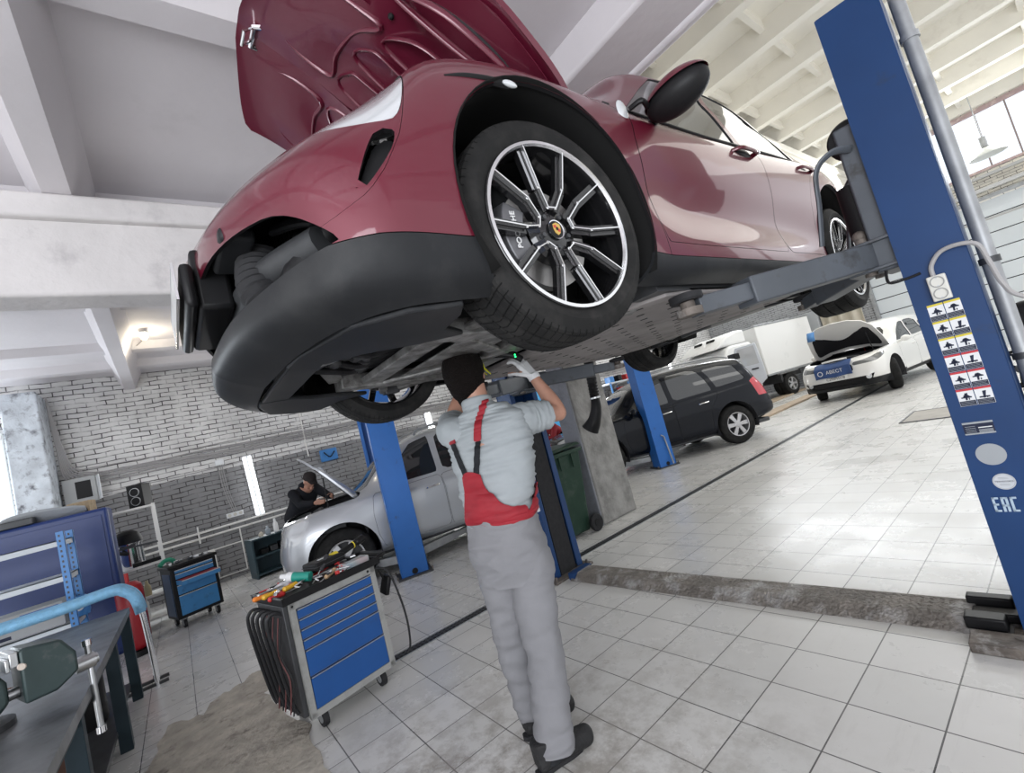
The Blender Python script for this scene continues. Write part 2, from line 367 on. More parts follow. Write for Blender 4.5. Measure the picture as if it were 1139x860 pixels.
dg = structure(MB().bx(gx0-.1, gx0, YE-.1, YE, 0, gz).bx(gx1, gx1+.1, YE-.1, YE, 0, gz).bx(gx0-.1, gx1+.1, YE-.1, YE, gz, gz+.1).build('door_1', M_GALV))
for k in range(9): MB().bx(gx0, gx1, YE+.02, YE+.07, k*.48+.012, (k+1)*.48-.012).build('gate_panel', M_GATE, dg, bevel=.012)
for k in range(1, 9): MB().bx(gx0, gx1, YE+.03, YE+.06, k*.48-.02, k*.48+.02).build('gate_seam', M_BLACK, dg)
MB().bx(-3.2, -1.3, YE-.0, YE+.015, 2.15, 2.6).build('gate_window', mat('dull_glass', (.38, .42, .46), .2), dg)
# steel lintels above the gate
for i, (z, y, h) in enumerate(((4.55, .25, .10), (4.95, .12, .08), (3.62, 1.1, .05))):
    structure(MB().bx(XW, XR, YE-y-.1, YE-y, z, z+h).build('trim_%d' % (i+1), mat('lintel_grey', (.42, .42, .42), .5)))
# low ceiling (concrete ribbed slabs) and its beams
c = MB(); c.bx(XW, XR, YB, YL, ZL+.28, ZL+.6)
for x in (-9.6, -8.6, -6.75, -4.62, -2.5, -.9, .8, 2.4): c.add([(x-.09, YB, ZL+.18), (x+.09, YB, ZL+.18), (x+.2, YB, ZL+.29), (x-.2, YB, ZL+.29), (x-.09, 2.8, ZL+.18), (x+.09, 2.8, ZL+.18), (x+.2, 2.8, ZL+.29), (x-.2, 2.8, ZL+.29)], [(0, 3, 2, 1), (4, 5, 6, 7), (0, 1, 5, 4), (1, 2, 6, 5), (3, 0, 4, 7)])
for y in (-3.35, -.31): c.add([(XW, y-.075, ZL), (XW, y+.075, ZL), (XW, y+.2, ZL+.29), (XW, y-.2, ZL+.29), (XR, y-.075, ZL), (XR, y+.075, ZL), (XR, y+.2, ZL+.29), (XR, y-.2, ZL+.29)], [(0, 1, 2, 3), (4, 7, 6, 5), (0, 4, 5, 1), (1, 5, 6, 2), (3, 7, 4, 0)])
structure(c.build('ceiling', M_CEIL))
structure(MB().bx(XW, XR, 2.72, YL, ZL, ZL+.3).bx(XW, XR, YL-.04, YL+.05, ZL-.03, ZH+.4).build('trim_4', M_CEIL, bevel=.03))
bm = MB(); rnd = random.Random(3)
bm.add([(-4.05, YB, ZL), (-4.5, YB, ZL), (-4.42, YB, 3.1), (-4.13, YB, 3.1), (-4.05, YL, ZL), (-4.5, YL, ZL), (-4.42, YL, 3.1), (-4.13, YL, 3.1)], [(0, 1, 2, 3), (4, 7, 6, 5), (0, 3, 7, 4), (1, 5, 6, 2), (3, 2, 6, 7)])
bm.bx(-4.52, -4.0, YB, YL, ZL-.18, ZL-.0)
structure(bm.build('trim_5', M_BEAM, bevel=.025, seg=3))
# high ceiling
h = MB(); h.bx(XW, XR, YL, YE+.4, ZH+.38, ZH+.6)
y = 3.9
while y < YE:
    h.add([(XW, y-.1, ZH), (XW, y+.1, ZH), (XW, y+.2, ZH+.4), (XW, y-.2, ZH+.4), (XR, y-.1, ZH), (XR, y+.1, ZH), (XR, y+.2, ZH+.4), (XR, y-.2, ZH+.4)], [(0, 1, 2, 3), (4, 7, 6, 5), (0, 4, 5, 1), (1, 5, 6, 2), (3, 7, 4, 0)]); y += 1.46
for x in (-9, -7.4, -5.6, -3.75, -2.4, -1.0, .5, 2.): h.bx(x-.05, x+.05, YL, YE, ZH+.2, ZH+.39)
structure(h.build('ceiling', M_CEILH))
structure(MB().bx(-4.5, -4.02, YL, YE, 6.25, ZH).bx(-4.55, -3.94, YL, YE, 6.8, ZH).build('trim_6', M_CEILH, bevel=.02))
# brick pillar with plastered side on the left wall
p = MB(); p.bx(XW, -9.72, -1.80, -1.40, 0, ZL)
M_PILLAR = mat('flaking_white_brick', (.66, .71, .76), .8, noise_amt=.2, nscale=4, bump=1., bscale=11, dirt=(.20, .21, .24), dscale=7, dlo=.52, dhi=.68)
structure(p.build('wall_pillar', M_PILLAR, bevel=.02))
# free standing concrete pillar by the bin
p = MB(); p.bx(-4.25, -3.975, 3.965, 4.6, 0, 6.3)
structure(p.build('wall_column', M_CONC, bevel=.02)); structure(MB().bx(-4.265, -3.985, 3.94, 3.964, 0, 6.3).build('wall_column', mat('painted_column', (.24, .25, .28), .6, noise_amt=.15, nscale=2, dirt=(.12, .12, .13), dscale=2), bevel=.01))
# drain channel
dr = thing('drain_channel', 'long dark slotted drain channel running across the tiled floor', 'drain', (-3.56, 6.6, 0))
MB().bx(-.055, -.045, -5.9, 8.6, -.01, .006).bx(.045, .055, -5.9, 8.6, -.01, .006).build('channel_edge', M_GALV, dr)
MB().bx(-.045, .045, -5.9, 8.6, -.01, .001).build('channel_bed', M_BLACK, dr)
g = MB(); y = -5.88
while y < -2: g.bx(-.045, .045, y, y+.012, 0, .005); y += .035
g.bx(-.006, .006, -5.9, 8.6, 0, .006); g.build('grate', M_DARK, dr)
# inspection hatch in floor
hx = thing('floor_hatch', 'square worn concrete hatch cover set in the tiles behind the near blue post', 'hatch', (-1.62, 9.05, 0))
MB().bx(-.42, .42, -.45, .45, 0, .008).build('cover', mat('hatch_concrete', (.42, .40, .37), .85, noise_amt=.12, nscale=5), hx); MB().bx(-.45, -.42, -.48, .48, 0, .012).bx(.42, .45, -.48, .48, 0, .012).bx(-.42, .42, -.48, -.45, 0, .012).bx(-.42, .42, .45, .48, 0, .012).build('rim', M_DARK, hx)
# broken-out screed patch in the foreground
def blob(cx, cy, rx, ry, seed, n=90, amp=.22):
    P = []
    for i in range(n):
        a = 2*PI*i/n; k = 1+amp*noise.noise(Vector((math.cos(a)*1.7+seed, math.sin(a)*1.7, seed)))*2+.10*noise.noise(Vector((math.cos(a)*7, math.sin(a)*7+seed, 2)))+.05*noise.noise(Vector((math.cos(a)*19, math.sin(a)*19+seed, 5)))
        P.append((cx+rx*k*math.cos(a), cy+ry*k*math.sin(a)))
    return P
# ---------------------------------------------------------------- vehicle materials
def paint(name, col, metal=.35, rough=.38, coat=1.):
    M = mat(name, col, rough, metal, coat=coat); return M
M_RED = paint('cherry_red_paint', (.115, .002, .016), .25, .42, .75)
M_REDIN = paint('cherry_inner_paint', (.11, .008, .024), .2, .3, .7)
M_CLAD = mat('dark_grey_cladding', (.016, .017, .019), .5, noise_amt=.15, nscale=5, bump=.05, bscale=300, dirt=(.05, .05, .05), dscale=2.5, dlo=.5, dhi=.9)
M_UNDER = mat('underbody_panel', (.27, .25, .245), .7, .1, noise_amt=.2, nscale=3, dirt=(.13, .12, .115), dscale=4, dlo=.5, dhi=.8)
M_UNDERL = mat('cast_aluminium_dirty', (.26, .26, .255), .55, .5, noise_amt=.35, nscale=11, bump=.4, bscale=25, dirt=(.08, .075, .07), dscale=9, dlo=.45, dhi=.65)
M_CGLASS = mat('car_glass', (.02, .022, .024), .03, spec=.7, coat=.5)
M_LENS = mat('headlamp_lens', (.62, .64, .66), .06, .25, coat=1.)
M_LENSIN = mat('headlamp_reflector', (.85, .86, .88), .12, .9)
M_INT = mat('cabin_lining', (.03, .03, .033), .8)
M_SILVERFACE = mat('polished_rim', (.78, .78, .79), .2, .9)
M_RIMBLK = mat('gloss_black_rim', (.012, .012, .013), .15, .3, coat=.6)
M_DISC = mat('brake_disc', (.4, .39, .38), .35, .9, noise_amt=.1, nscale=20)
M_GOLD = mat('badge_gold', (.62, .42, .12), .3, .8)
M_REDBADGE = mat('badge_red', (.5, .03, .03), .4)
M_TAIL = mat('tail_lamp_red', (.55, .015, .03), .15, coat=1)
M_LINER = mat('liner_black', (.006, .006, .006), .9)
M_CALIP = mat('caliper_grey', (.16, .16, .17), .4, .4)
# tyre with sipes
M, N, L, B = nodes('tyre_tread'); tc = N.new('ShaderNodeTexCoord'); s = N.new('ShaderNodeSeparateXYZ'); L.new(tc.outputs['Object'], s.inputs[0])
ang = mth(N, L, 'ARCTAN2', s.outputs['Z'], s.outputs['Y']); zz = mth(N, L, 'ABSOLUTE', s.outputs['X'])
ph = mth(N, L, 'ADD', mth(N, L, 'MULTIPLY', ang, 80/(1.0)), mth(N, L, 'MULTIPLY', zz, 60))
sn = mth(N, L, 'SINE', ph); gr = mr(N, L, sn, .86, .98)
rad = mth(N, L, 'SQRT', mth(N, L, 'ADD', mth(N, L, 'POWER', s.outputs['Z'], 2.), mth(N, L, 'POWER', s.outputs['Y'], 2.)))
outer = mth(N, L, 'GREATER_THAN', rad, .352); gr = mth(N, L, 'MULTIPLY', gr, outer)
L.new(mixc(N, L, gr, mixc(N, L, mr(N, L, nz(N, L, tc.outputs['Object'], 12), .45, .7), (.014, .014, .014), (.030, .029, .028)), (.006, .006, .006)), B.inputs['Base Color']); B.inputs['Roughness'].default_value = .75
bp = N.new('ShaderNodeBump'); bp.inputs['Strength'].default_value = .9; bp.inputs['Distance'].default_value = .006; bp.invert = True; L.new(gr, bp.inputs['Height']); B.inputs['Specular IOR Level'].default_value = .18; L.new(bp.outputs[0], B.inputs['Normal'])
M_TYRE = M
RX = Matrix.Rotation(PI/2, 4, 'Y')     # local z -> world x
def tyre_mb(R, r, w, grooves=4):
    h = w/2; pr = [(r+.004, -h*.86), (r+.018, -h*.93), (r+(R-r)*.45, -h*1.0), (R-.03, -h*.93), (R-.010, -h*.84)]
    n = grooves
    for i in range(n):
        x = -h*.70+(2*h*.70)*i/(n-1) if n > 1 else 0
        dR = lambda q: R-.012*(abs(q)/h)**3
        pr += [(dR(x)-.0005, x-.0065), (R-.010, x-.004), (R-.010, x+.004), (dR(x)-.0005, x+.0065)]
    pr += [(R-.010, h*.84), (R-.03, h*.93), (r+(R-r)*.45, h*1.0), (r+.018, h*.93), (r+.004, h*.86)]
    return MB().lathe(pr, 72, RX)
def rim_barrel(r, w):
    h = w/2
    return MB().lathe([(r+.006, h*.90), (r+.002, h*.93), (r-.006, h*.90), (r-.018, h*.6), (r-.024, -h*.5), (r-.012, -h*.86), (r+.006, -h*.88)], 64, RX)
def spoke_wheel(parent, side, R=.372, r=.279, w=.262, dir_up=0.):
    """the red car's wheel; side=+1 faces +x. parts share the wheel empty as local frame"""
    wh = tyre_mb(R, r, w).build('wheel', M_TYRE, parent, sharp=25)
    h = w/2; rim = rim_barrel(r, w).build('rim', M_RIMBLK, wh)
    lip = MB().lathe([(r+.004, h*.92), (r+.004, h*.96), (r-.006, h*.97), (r-.010, h*.90)], 72, RX if side > 0 else RX @ Matrix.Rotation(PI, 4, 'X')); lip.build('rim_lip', M_SILVERFACE, wh)
    sp = MB(); fc = MB(); T = lambda rr, a, x: (side*x, rr*math.sin(a), rr*math.cos(a))
    for k in range(5):
        A = dir_up+2*PI*k/5
        P = [(r-.004, -18), (r*.50, -21), (r*.265, -13)]; Q = [(a, -b) for a, b in reversed(P)]
        pts = [(rr, A+math.radians(d)) for rr, d in P+Q]; xs = [h*.90, h*.80, h*.66, h*.66, h*.80, h*.90]
        pp = [Vector(T(rr, a, x)) for (rr, a), x in zip(pts, xs)]
        for i in range(5):
            if i == 2: fc.bar(pp[i], pp[i+1], .004, .011, (side, 0, 0)); continue
            fc.bar(pp[i], pp[i+1], .004, .012 if i in (0, 4) else .010, (side, 0, 0))
            off = Vector((side*-.022, 0, 0)); sp.bar(pp[i]+off, pp[i+1]+off, .036, .022 if i in (0, 4) else .026, (side, 0, 0))
        for i in range(6): fc.ball(pp[i], (.003, .0058, .0058), 10, 6)
    # fix orientation of bars: width along x is thin
    sp.build('spokes', M_RIMBLK, wh); fc.build('spoke_faces', M_SILVERFACE, wh)
    Z = RX if side > 0 else RX @ Matrix.Rotation(PI, 4, 'X')
    MB().lathe([(.0, h*.55), (.045, h*.55), (.062, h*.50), (.085, h*.50), (.098, h*.40), (.10, h*.05), (0, h*.05)], 40, Z).build('hub', M_RIMBLK, wh)
    cap = MB().lathe([(0, h*.64), (.024, h*.64), (.030, h*.61), (.032, h*.52)], 32, Z).build('centre_cap', M_BLACK, wh)
    MB().lathe([(.030, h*.62), (.033, h*.63), (.034, h*.60)], 32, Z).build('cap_ring', M_CHROME, wh)
    # crest on the cap: gold shield with darker quarters
    sh = [(0, -.022), (.011, -.014), (.016, .002), (.015, .016), (.006, .019), (0, .022), (-.006, .019), (-.015, .016), (-.016, .002), (-.011, -.014)]
    CT = Matrix.Translation((side*h*.645, 0, 0)) @ Matrix(((0, 0, side, 0), (side, 0, 0, 0), (0, 1, 0, 0), (0, 0, 0, 1)))
    MB().prism(sh, .0015, CT).build('crest', M_GOLD, wh)
    cr = MB(); CT2 = CT @ Matrix.Translation((0, 0, .0015))
    for x0, y0 in ((-.012, .003), (.002, -.010)): cr.prism([(x0, y0), (x0+.010, y0), (x0+.010, y0+.010), (x0, y0+.010)], .0006, CT2)
    cr.build('crest_stripes', M_REDBADGE, wh); MB().prism([(-.004, -.005), (.004, -.005), (.005, .003), (0, .007), (-.005, .003)], .0012, CT2).build('crest_centre', M_BLACK, wh)
    for k in range(5):
        bl = MB()
        a = dir_up+PI/5+2*PI*k/5; c = T(.056, a, h*.50); bl.cyl(c, (c[0]+side*.012, c[1], c[2]), .008, n=6)
        bl.tube([T(.056, a, h*.48), T(.056, a, h*.505)], .012, 12); bl.build('wheel_bolt', M_DARK, wh)
    MB().lathe([(.0, .0), (.09, .0), (.09, .015), (.175, .015), (.175, -.018), (.09, -.018), (.0, -.018)], 56, RX, close=False).build('brake_disc', M_DISC, wh)
    # caliper on the front side, lettered
    cm = MB()
    for i in range(9):
        a0, a1 = [math.radians(q) for q in (238+i*8, 246+i*8)]
    ca = MB().lathe([(.105, -.05), (.19, -.05), (.20, -.03), (.20, .045), (.185, .058), (.115, .058), (.10, .04)], 14, RX if side > 0 else RX @ Matrix.Rotation(PI, 4, 'X'), close=True)
    ca = MB(); Zc = RX if side > 0 else RX @ Matrix.Rotation(PI, 4, 'X')
    ca.lathe([(.105, -.05), (.19, -.05), (.20, -.03), (.20, .045), (.185, .058), (.115, .058), (.10, .04)], 14, Matrix.Rotation(math.radians(0), 4, 'X') @ Zc, a0=math.radians(225 if side > 0 else 225), a1=math.radians(300 if side > 0 else 300), close=True)
    return wh, ca
# ---------------------------------------------------------------- the red car on the lift
CZ = 1.64; CX0, CY0 = -1.845, .15
car = thing('car', 'cherry red sports SUV raised high on the two-post lift, bonnet open, front grille removed', 'car', (CX0, CY0, CZ))
NET = [
 [(0,.17,.17),(.42,.20,.17),(.68,.28,.175),(.79,.40,.18),(.83,.55,.18),(.85,.95,.19),(.86,1.38,.195),(.86,1.75,.2),(.86,2.3,.2),(.86,2.9,.2),(.86,3.35,.2),(.86,3.75,.22),(.84,4.15,.26),(.76,4.40,.30),(.45,4.55,.32),(0,4.6,.32)],
 [(0,.03,.24),(.42,.07,.24),(.74,.19,.235),(.86,.36,.235),(.905,.55,.24),(.925,.95,.25),(.925,1.38,.25),(.925,1.75,.25),(.925,2.3,.25),(.925,2.9,.25),(.93,3.35,.26),(.94,3.75,.3),(.90,4.15,.34),(.82,4.45,.38),(.48,4.63,.40),(0,4.68,.4)],
 [(0,.035,.36),(.42,.065,.36),(.745,.175,.36),(.885,.33,.36),(.93,.55,.37),(.955,.95,.38),(.945,1.38,.37),(.935,1.75,.36),(.935,2.3,.36),(.935,2.9,.36),(.94,3.35,.38),(.965,3.75,.42),(.93,4.15,.45),(.84,4.46,.48),(.49,4.65,.5),(0,4.70,.5)],
 [(0,.0,.54),(.42,.035,.54),(.75,.155,.53),(.89,.33,.53),(.938,.55,.54),(.965,.95,.56),(.94,1.38,.54),(.905,1.75,.52),(.903,2.3,.52),(.91,2.9,.52),(.94,3.35,.54),(.975,3.75,.58),(.94,4.15,.6),(.85,4.46,.62),(.49,4.65,.64),(0,4.70,.64)],
 [(0,.01,.66),(.42,.08,.63),(.725,.22,.645),(.862,.385,.675),(.925,.58,.71),(.957,.95,.73),(.945,1.38,.71),(.932,1.75,.70),(.932,2.3,.70),(.937,2.9,.71),(.95,3.35,.73),(.97,3.75,.75),(.935,4.15,.77),(.84,4.46,.80),(.48,4.64,.82),(0,4.68,.82)],
 [(0,.075,.72),(.41,.15,.715),(.665,.32,.755),(.80,.46,.80),(.885,.62,.865),(.925,.95,.885),(.93,1.38,.875),(.932,1.75,.86),(.935,2.3,.87),(.94,2.9,.88),(.95,3.35,.90),(.955,3.75,.93),(.90,4.15,.94),(.81,4.43,.93),(.46,4.60,.95),(0,4.64,.95)],
 [(0,.14,.77),(.40,.23,.775),(.60,.43,.84),(.735,.555,.905),(.81,.68,.97),(.85,.95,1.0),(.875,1.38,.975),(.895,1.75,.94),(.90,2.3,.955),(.905,2.9,.98),(.91,3.35,1.01),(.90,3.75,1.05),(.84,4.15,1.09),(.76,4.40,1.05),(.44,4.58,1.02),(0,4.62,1.0)],
 [(0,.22,.805),(.35,.32,.82),(.52,.53,.875),(.61,.65,.925),(.68,.76,.99),(.71,.97,1.02),(.81,1.42,1.03),(.85,1.75,.99),(.855,2.3,1.005),(.86,2.9,1.035),(.86,3.35,1.065),(.83,3.75,1.12),(.77,4.10,1.19),(.68,4.33,1.15),(.40,4.50,1.13),(0,4.55,1.12)],
 [(0,.36,.85),(.27,.46,.865),(.39,.65,.905),(.44,.76,.945),(.48,.88,.99),(.50,1.04,1.02),(.68,1.58,1.16),(.745,1.86,1.25),(.755,2.3,1.30),(.75,2.9,1.38),(.74,3.35,1.38),(.70,3.75,1.37),(.65,4.05,1.36),(.56,4.22,1.34),(.33,4.33,1.33),(0,4.37,1.33)],
 [(0,.52,.895),(.19,.60,.915),(.27,.75,.95),(.30,.87,.975),(.32,.98,1.0),(.34,1.12,1.035),(.50,1.72,1.33),(.58,2.0,1.49),(.61,2.35,1.555),(.62,2.9,1.575),(.6,3.35,1.56),(.56,3.75,1.53),(.51,4.0,1.50),(.44,4.1,1.48),(.26,4.17,1.48),(0,4.2,1.48)],
 [(0,.7,.925),(0,.76,.94),(0,.86,.96),(0,.95,.98),(0,1.05,1.005),(0,1.2,1.05),(0,1.74,1.40),(0,2.0,1.54),(0,2.35,1.61),(0,2.9,1.62),(0,3.35,1.60),(0,3.75,1.56),(0,3.95,1.54),(0,4.05,1.53),(0,4.12,1.52),(0,4.16,1.51)]]
S0 = loft(NET, 9, 8)
def sel(S, fn): return clip(S, fn(S[0]))
YZ = lambda V: V[:, 1:3]
XZ = lambda V: V[:, [0, 2]]
XY = lambda V: V[:, :2]
GAP = .0025
ARC = (.988, .455, .425); ARCR = (3.745, .425, .445)
def arch(V, A=ARC, g=0): return A[2]+g-np.hypot(V[:, 1]-A[0], (V[:, 2]-A[1])*1.0)     # <0 outside
def split_arches(S): S = sel(S, lambda V: arch(V)); return sel(S, lambda V: arch(V, ARCR))
body = S0
# regions as 2d polygons in the side view (y, z)
door1 = spline([(1.50,.36),(1.46,.55),(1.47,.75),(1.52,.98),(1.56,1.068),(1.60,1.069),(2.2,1.086),(2.66,1.112),(2.70,1.0),(2.71,.6),(2.70,.36),(2.4,.36),(2.0,.36)], 4, True)
door1 = [(1.50,.345),(1.465,.55),(1.475,.78),(1.52,.95),(1.56,.985),(2.2,1.0),(2.68,1.022),(2.705,.95),(2.715,.6),(2.705,.345)]
door2 = [(2.712,.345),(2.72,.6),(2.712,.95),(2.69,1.023),(3.2,1.052),(3.52,1.075),(3.50,.99),(3.44,.92),(3.36,.84),(3.29,.70),(3.27,.55),(3.27,.345)]
glass1 = [(1.62,1.005),(2.0,1.30),(2.22,1.46),(2.66,1.52),(2.68,1.035)]
glass2 = [(2.74,1.04),(2.73,1.52),(3.2,1.50),(3.62,1.36),(3.60,1.09)]
# fender / bumper parting: from the lamp down to the arch
bump_line = lambda V: V[:, 1]-np.interp(V[:, 2], [.36,.40,.44,.50,.60,.665,.93,1.2], [.17,.26,.325,.375,.435,.462,.565,.7])
lamp = spline([(.42,.86),(.36,.80),(.315,.735),(.325,.70),(.40,.70),(.50,.745),(.585,.80),(.635,.86),(.62,.905),(.57,.93),(.50,.90)], 5, True)
lamp = spline([(.215,.70),(.29,.655),(.38,.645),(.45,.665),(.515,.80),(.555,.905),(.53,.945),(.45,.90),(.36,.85),(.27,.80)], 5, True)
intake = spline([(.405,.618),(.380,.610),(.345,.555),(.315,.49),(.300,.452),(.318,.45),(.368,.505),(.410,.565),(.425,.61)], 5, True)
hoodcut = lambda V: np.where(V[:, 1] < 0, 1, 0)
top = lambda V: np.maximum(np.maximum(.98-(V[:, 1]*0+V[:, 2])-.0, 0), 0)
# bonnet outline seen from above (x, y)
hood_poly = spline([(0,.16),(.30,.18),(.50,.24),(.61,.38),(.70,.60),(.78,.78),(.835,.92),(.85,1.08),(.85,1.25),(.80,1.37),(.60,1.34),(.35,1.27),(0,1.23),(-.35,1.27),(-.60,1.34),(-.80,1.37),(-.85,1.25),(-.85,1.08),(-.835,.92),(-.78,.78),(-.70,.60),(-.61,.38),(-.50,.24),(-.30,.18)], 4, True)
upper = lambda V: .775-V[:, 2]       # <0 above z .80
lampsd = lambda V: np.maximum(sd(YZ(V), lamp), .53-V[:, 0])
def hoodsd(V): return np.maximum(np.maximum(sd(XY(V), hood_poly), upper(V)), -lampsd(V))
hoodS = sel(S0, lambda V: np.maximum(hoodsd(V), V[:, 1]-1.5))
noH = sel(S0, lambda V: -(hoodsd(V)-GAP))
# lamps, intakes
intsd = lambda V: np.maximum(sd(YZ(V), intake), .3-V[:, 0])
lampS = sel(S0, lambda V: lampsd(V)+GAP); noH = sel(noH, lambda V: -(lampsd(V)))
intS = sel(noH, lambda V: intsd(V)); noH = sel(noH, lambda V: -(intsd(V)))
# central opening where the grille was (front view x, z)
hole = spline([(0,.62),(.35,.60),(.55,.555),(.66,.50),(.74,.445),(.80,.385),(.845,.34),(.80,.315),(.70,.295),(.45,.29),(0,.29),(-.45,.29),(-.70,.295)], 4, True)
hole = [(0,.50)]+[tuple(p) for p in spline([(.30,.495),(.50,.485),(.64,.47),(.72,.455),(.78,.42),(.83,.355),(.81,.335),(.66,.315),(.45,.305),(0,.30)], 4)]+[(-.2,.3),(-.2,.50)]
holesd = lambda V: np.maximum(sd(XZ(V), hole), V[:, 1]-.6)
noH = sel(noH, lambda V: -holesd(V))
noH = split_arches(noH)
# lower cladding
def cladz(V): y = V[:, 1]; return np.interp(y, [0, .25, .33, .5, .56, 1.38, 1.5, 3.3, 3.35, 4.2, 4.7], [.335, .335, .337, .325, .32, .30, .29, .29, .30, .42, .50])
cladS = sel(noH, lambda V: V[:, 2]-cladz(V)); bodyU = sel(noH, lambda V: cladz(V)+GAP-V[:, 2])
bumper = sel(bodyU, lambda V: bump_line(V))
rest = sel(bodyU, lambda V: -(bump_line(V)-.0015))
fenderS = sel(rest, lambda V: np.maximum(V[:, 1]-1.60, sd(YZ(V), [(0,.2),(1.505,.2),(1.462,.55),(1.472,.78),(1.517,.95),(1.56,.99),(1.52,1.5),(0,1.5)])))
rest = sel(rest, lambda V: -sd(YZ(V), [(0,.2),(1.508,.2),(1.465,.55),(1.475,.78),(1.52,.95),(1.563,.99),(1.45,1.02),(1.3,1.2),(0,1.5)]))
d1 = sel(S0, lambda V: np.maximum(sd(YZ(V), door1)+GAP, .6-V[:, 0])); d2 = sel(S0, lambda V: np.maximum(sd(YZ(V), door2)+GAP, .6-V[:, 0]))
g1 = sel(S0, lambda V: np.maximum(sd(YZ(V), glass1)+.001, .5-V[:, 0])); g2 = sel(S0, lambda V: np.maximum(sd(YZ(V), glass2)+.001, .5-V[:, 0]))
for P_, q in ((door1, .6), (door2, .6), (glass1, .5), (glass2, .5)):
    rest = sel(rest, lambda V: -np.maximum(sd(YZ(V), P_), q-V[:, 0]))
# windscreen and rear window
wsd = lambda V: np.maximum(np.maximum(sd(YZ(V), [(1.15,1.04),(1.40,1.12),(1.92,1.47),(2.03,1.54),(1.98,1.60),(1.2,1.2)]), V[:, 0]-.70+.35*(V[:, 2]-1.08)), -V[:, 0]-.1)
wS = sel(rest, lambda V: wsd(V)); rest = sel(rest, lambda V: -wsd(V))
rsd = lambda V: np.maximum(np.maximum(4.08-V[:, 1]+.0, np.maximum(1.17-V[:, 2], V[:, 2]-1.46)), V[:, 0]-.55)
rS = sel(rest, lambda V: rsd(V)); rest = sel(rest, lambda V: -rsd(V))
for mir in (False, True):
    fb = shell(bumper, 'front_bumper', [M_RED, M_BLACK], car, .012, mir)
    cl = shell(cladS, 'lower_cladding', M_CLAD, car, .012, mir); cl['label'] = 'dark grey plastic lower cladding'
    shell(fenderS, 'fender', [M_RED, M_BLACK], car, .012, mir)
    dr1 = shell(d1, 'front_door', [M_RED, M_BLACK], car, .02, mir); dr2 = shell(d2, 'rear_door', [M_RED, M_BLACK], car, .02, mir)
    shell(g1, 'window_pane', M_CGLASS, dr1, .004, mir, off=-.006); shell(g2, 'window_pane', M_CGLASS, dr2, .004, mir, off=-.006)
    shell(rest, 'body_shell', [M_RED, M_INT], car, .02, mir)
    shell(wS, 'windscreen', M_CGLASS, car, .005, mir, off=-.004); shell(rS, 'rear_window', M_CGLASS, car, .005, mir, off=-.004)
    hl = shell(lampS, 'headlamp', M_LENS, car, .004, mir, off=-.003)
    shell(lampS, 'lamp_housing', M_LENSIN, hl, .01, mir, off=-.05)
    ik = shell(intS, 'air_intake', M_BLACK, car, .01, mir, off=-.035)
    sx = -1 if mir else 1
    # projector pods in the lamp
    pm = MB()
    for (x, y, z) in ((.765, .52, .80), (.69, .43, .77)): pm.cyl((sx*(x-.05), y+.05, z), (sx*(x-.02), y+.012, z), .028, .03, 20)
    pm.build('projector', M_CHROME, hl)
    vane = MB(); vane.bar((sx*.80, .37, .48), (sx*.82, .42, .60), .012, .05, (0, 1, 0)); vane.build('intake_vane', M_CLAD, ik)
    # handles
    for dd, y, z in ((dr1, 2.50, .905), (dr2, 3.37, .935)):
        k = MB(); k.tube(spline([(sx*.925, y-.11, z), (sx*.962, y-.085, z), (sx*.968, y, z+.004), (sx*.960, y+.10, z+.006), (sx*.925, y+.12, z+.006)], 6), .014, 10, sq=.7)
        hd = k.build('door_handle', M_RED, dd); MB().ball((sx*.925, y, z), (.02, .10, .026), 18, 8).build('handle_recess', M_BLACK, dd)
        MB().ball((sx*.965, y+.112, z+.006), (.010, .018, .014), 14, 8).build('key_cover', M_CHROME, dd)
    # mirror
    mb = MB(); mb.tube(spline([(sx*.88, 1.74, .94), (sx*.94, 1.73, .945), (sx*1.0, 1.72, .955)], 5), [.045]*11, 14, sq=.45)
    mi = mb.build('wing_mirror', M_BLACK, dr1)
    head = MB(); head.ball((0, 0, 0), (.135, .085, .070), 26, 16, Matrix.Translation((sx*1.05, 1.69, .94)) @ Matrix.Rotation(sx*-.12, 4, 'Y') @ Matrix.Rotation(sx*.16, 4, 'Z')); head.build('mirror_body', M_BLACK, mi)
    hv = MB(); TT = Matrix.Translation((sx*1.05, 1.687, .946)) @ Matrix.Rotation(sx*-.12, 4, 'Y') @ Matrix.Rotation(sx*.16, 4, 'Z')
    def capf(u, v):
        a = u*2*PI; t = v*1.38; return TT @ Vector(((.141)*math.sin(t)*math.cos(a), .091*math.sin(t)*math.sin(a), .076*math.cos(t)))
    hv.grid(capf, 32, 12); hv.build('mirror_cap', M_RED, mi)
    # door mirror triangle / chrome ended trim and the fender badge piece
    tr = MB(); tr.tube(spline([(sx*.897, .64, .825), (sx*.910, .70, .838), (sx*.922, .78, .843), (sx*.930, .86, .842)], 5), .013, 10, sq=.5); tr.build('arch_top_trim', M_BLACK, car)
    MB().ball((sx*.936, .86, .842), (.009, .03, .012), 14, 8).build('marker_lens', M_LENS, car)
    bl = MB(); bl.tube(spline([(sx*.905, 1.565, .955), (sx*.955, 1.58, .96), (sx*.945, 1.635, .95)], 4), [.018]*9, 10, sq=.6); bl.build('side_camera_pod', M_BLACK, car)
    MB().ball((sx*.925, 1.47, .91), (.008, .035, .045), 16, 10).build('side_flap', M_LENS, car)
    # window surround trim
    tr = MB(); tr.tube([(sx*x, y, z) for x, y, z in spline([(.862,1.60,.99),(.862,2.2,1.004),(.864,2.68,1.027),(.865,3.2,1.055),(.85,3.60,1.085)], 6)], .007, 6); tr.build('belt_trim', M_BLACK, car)
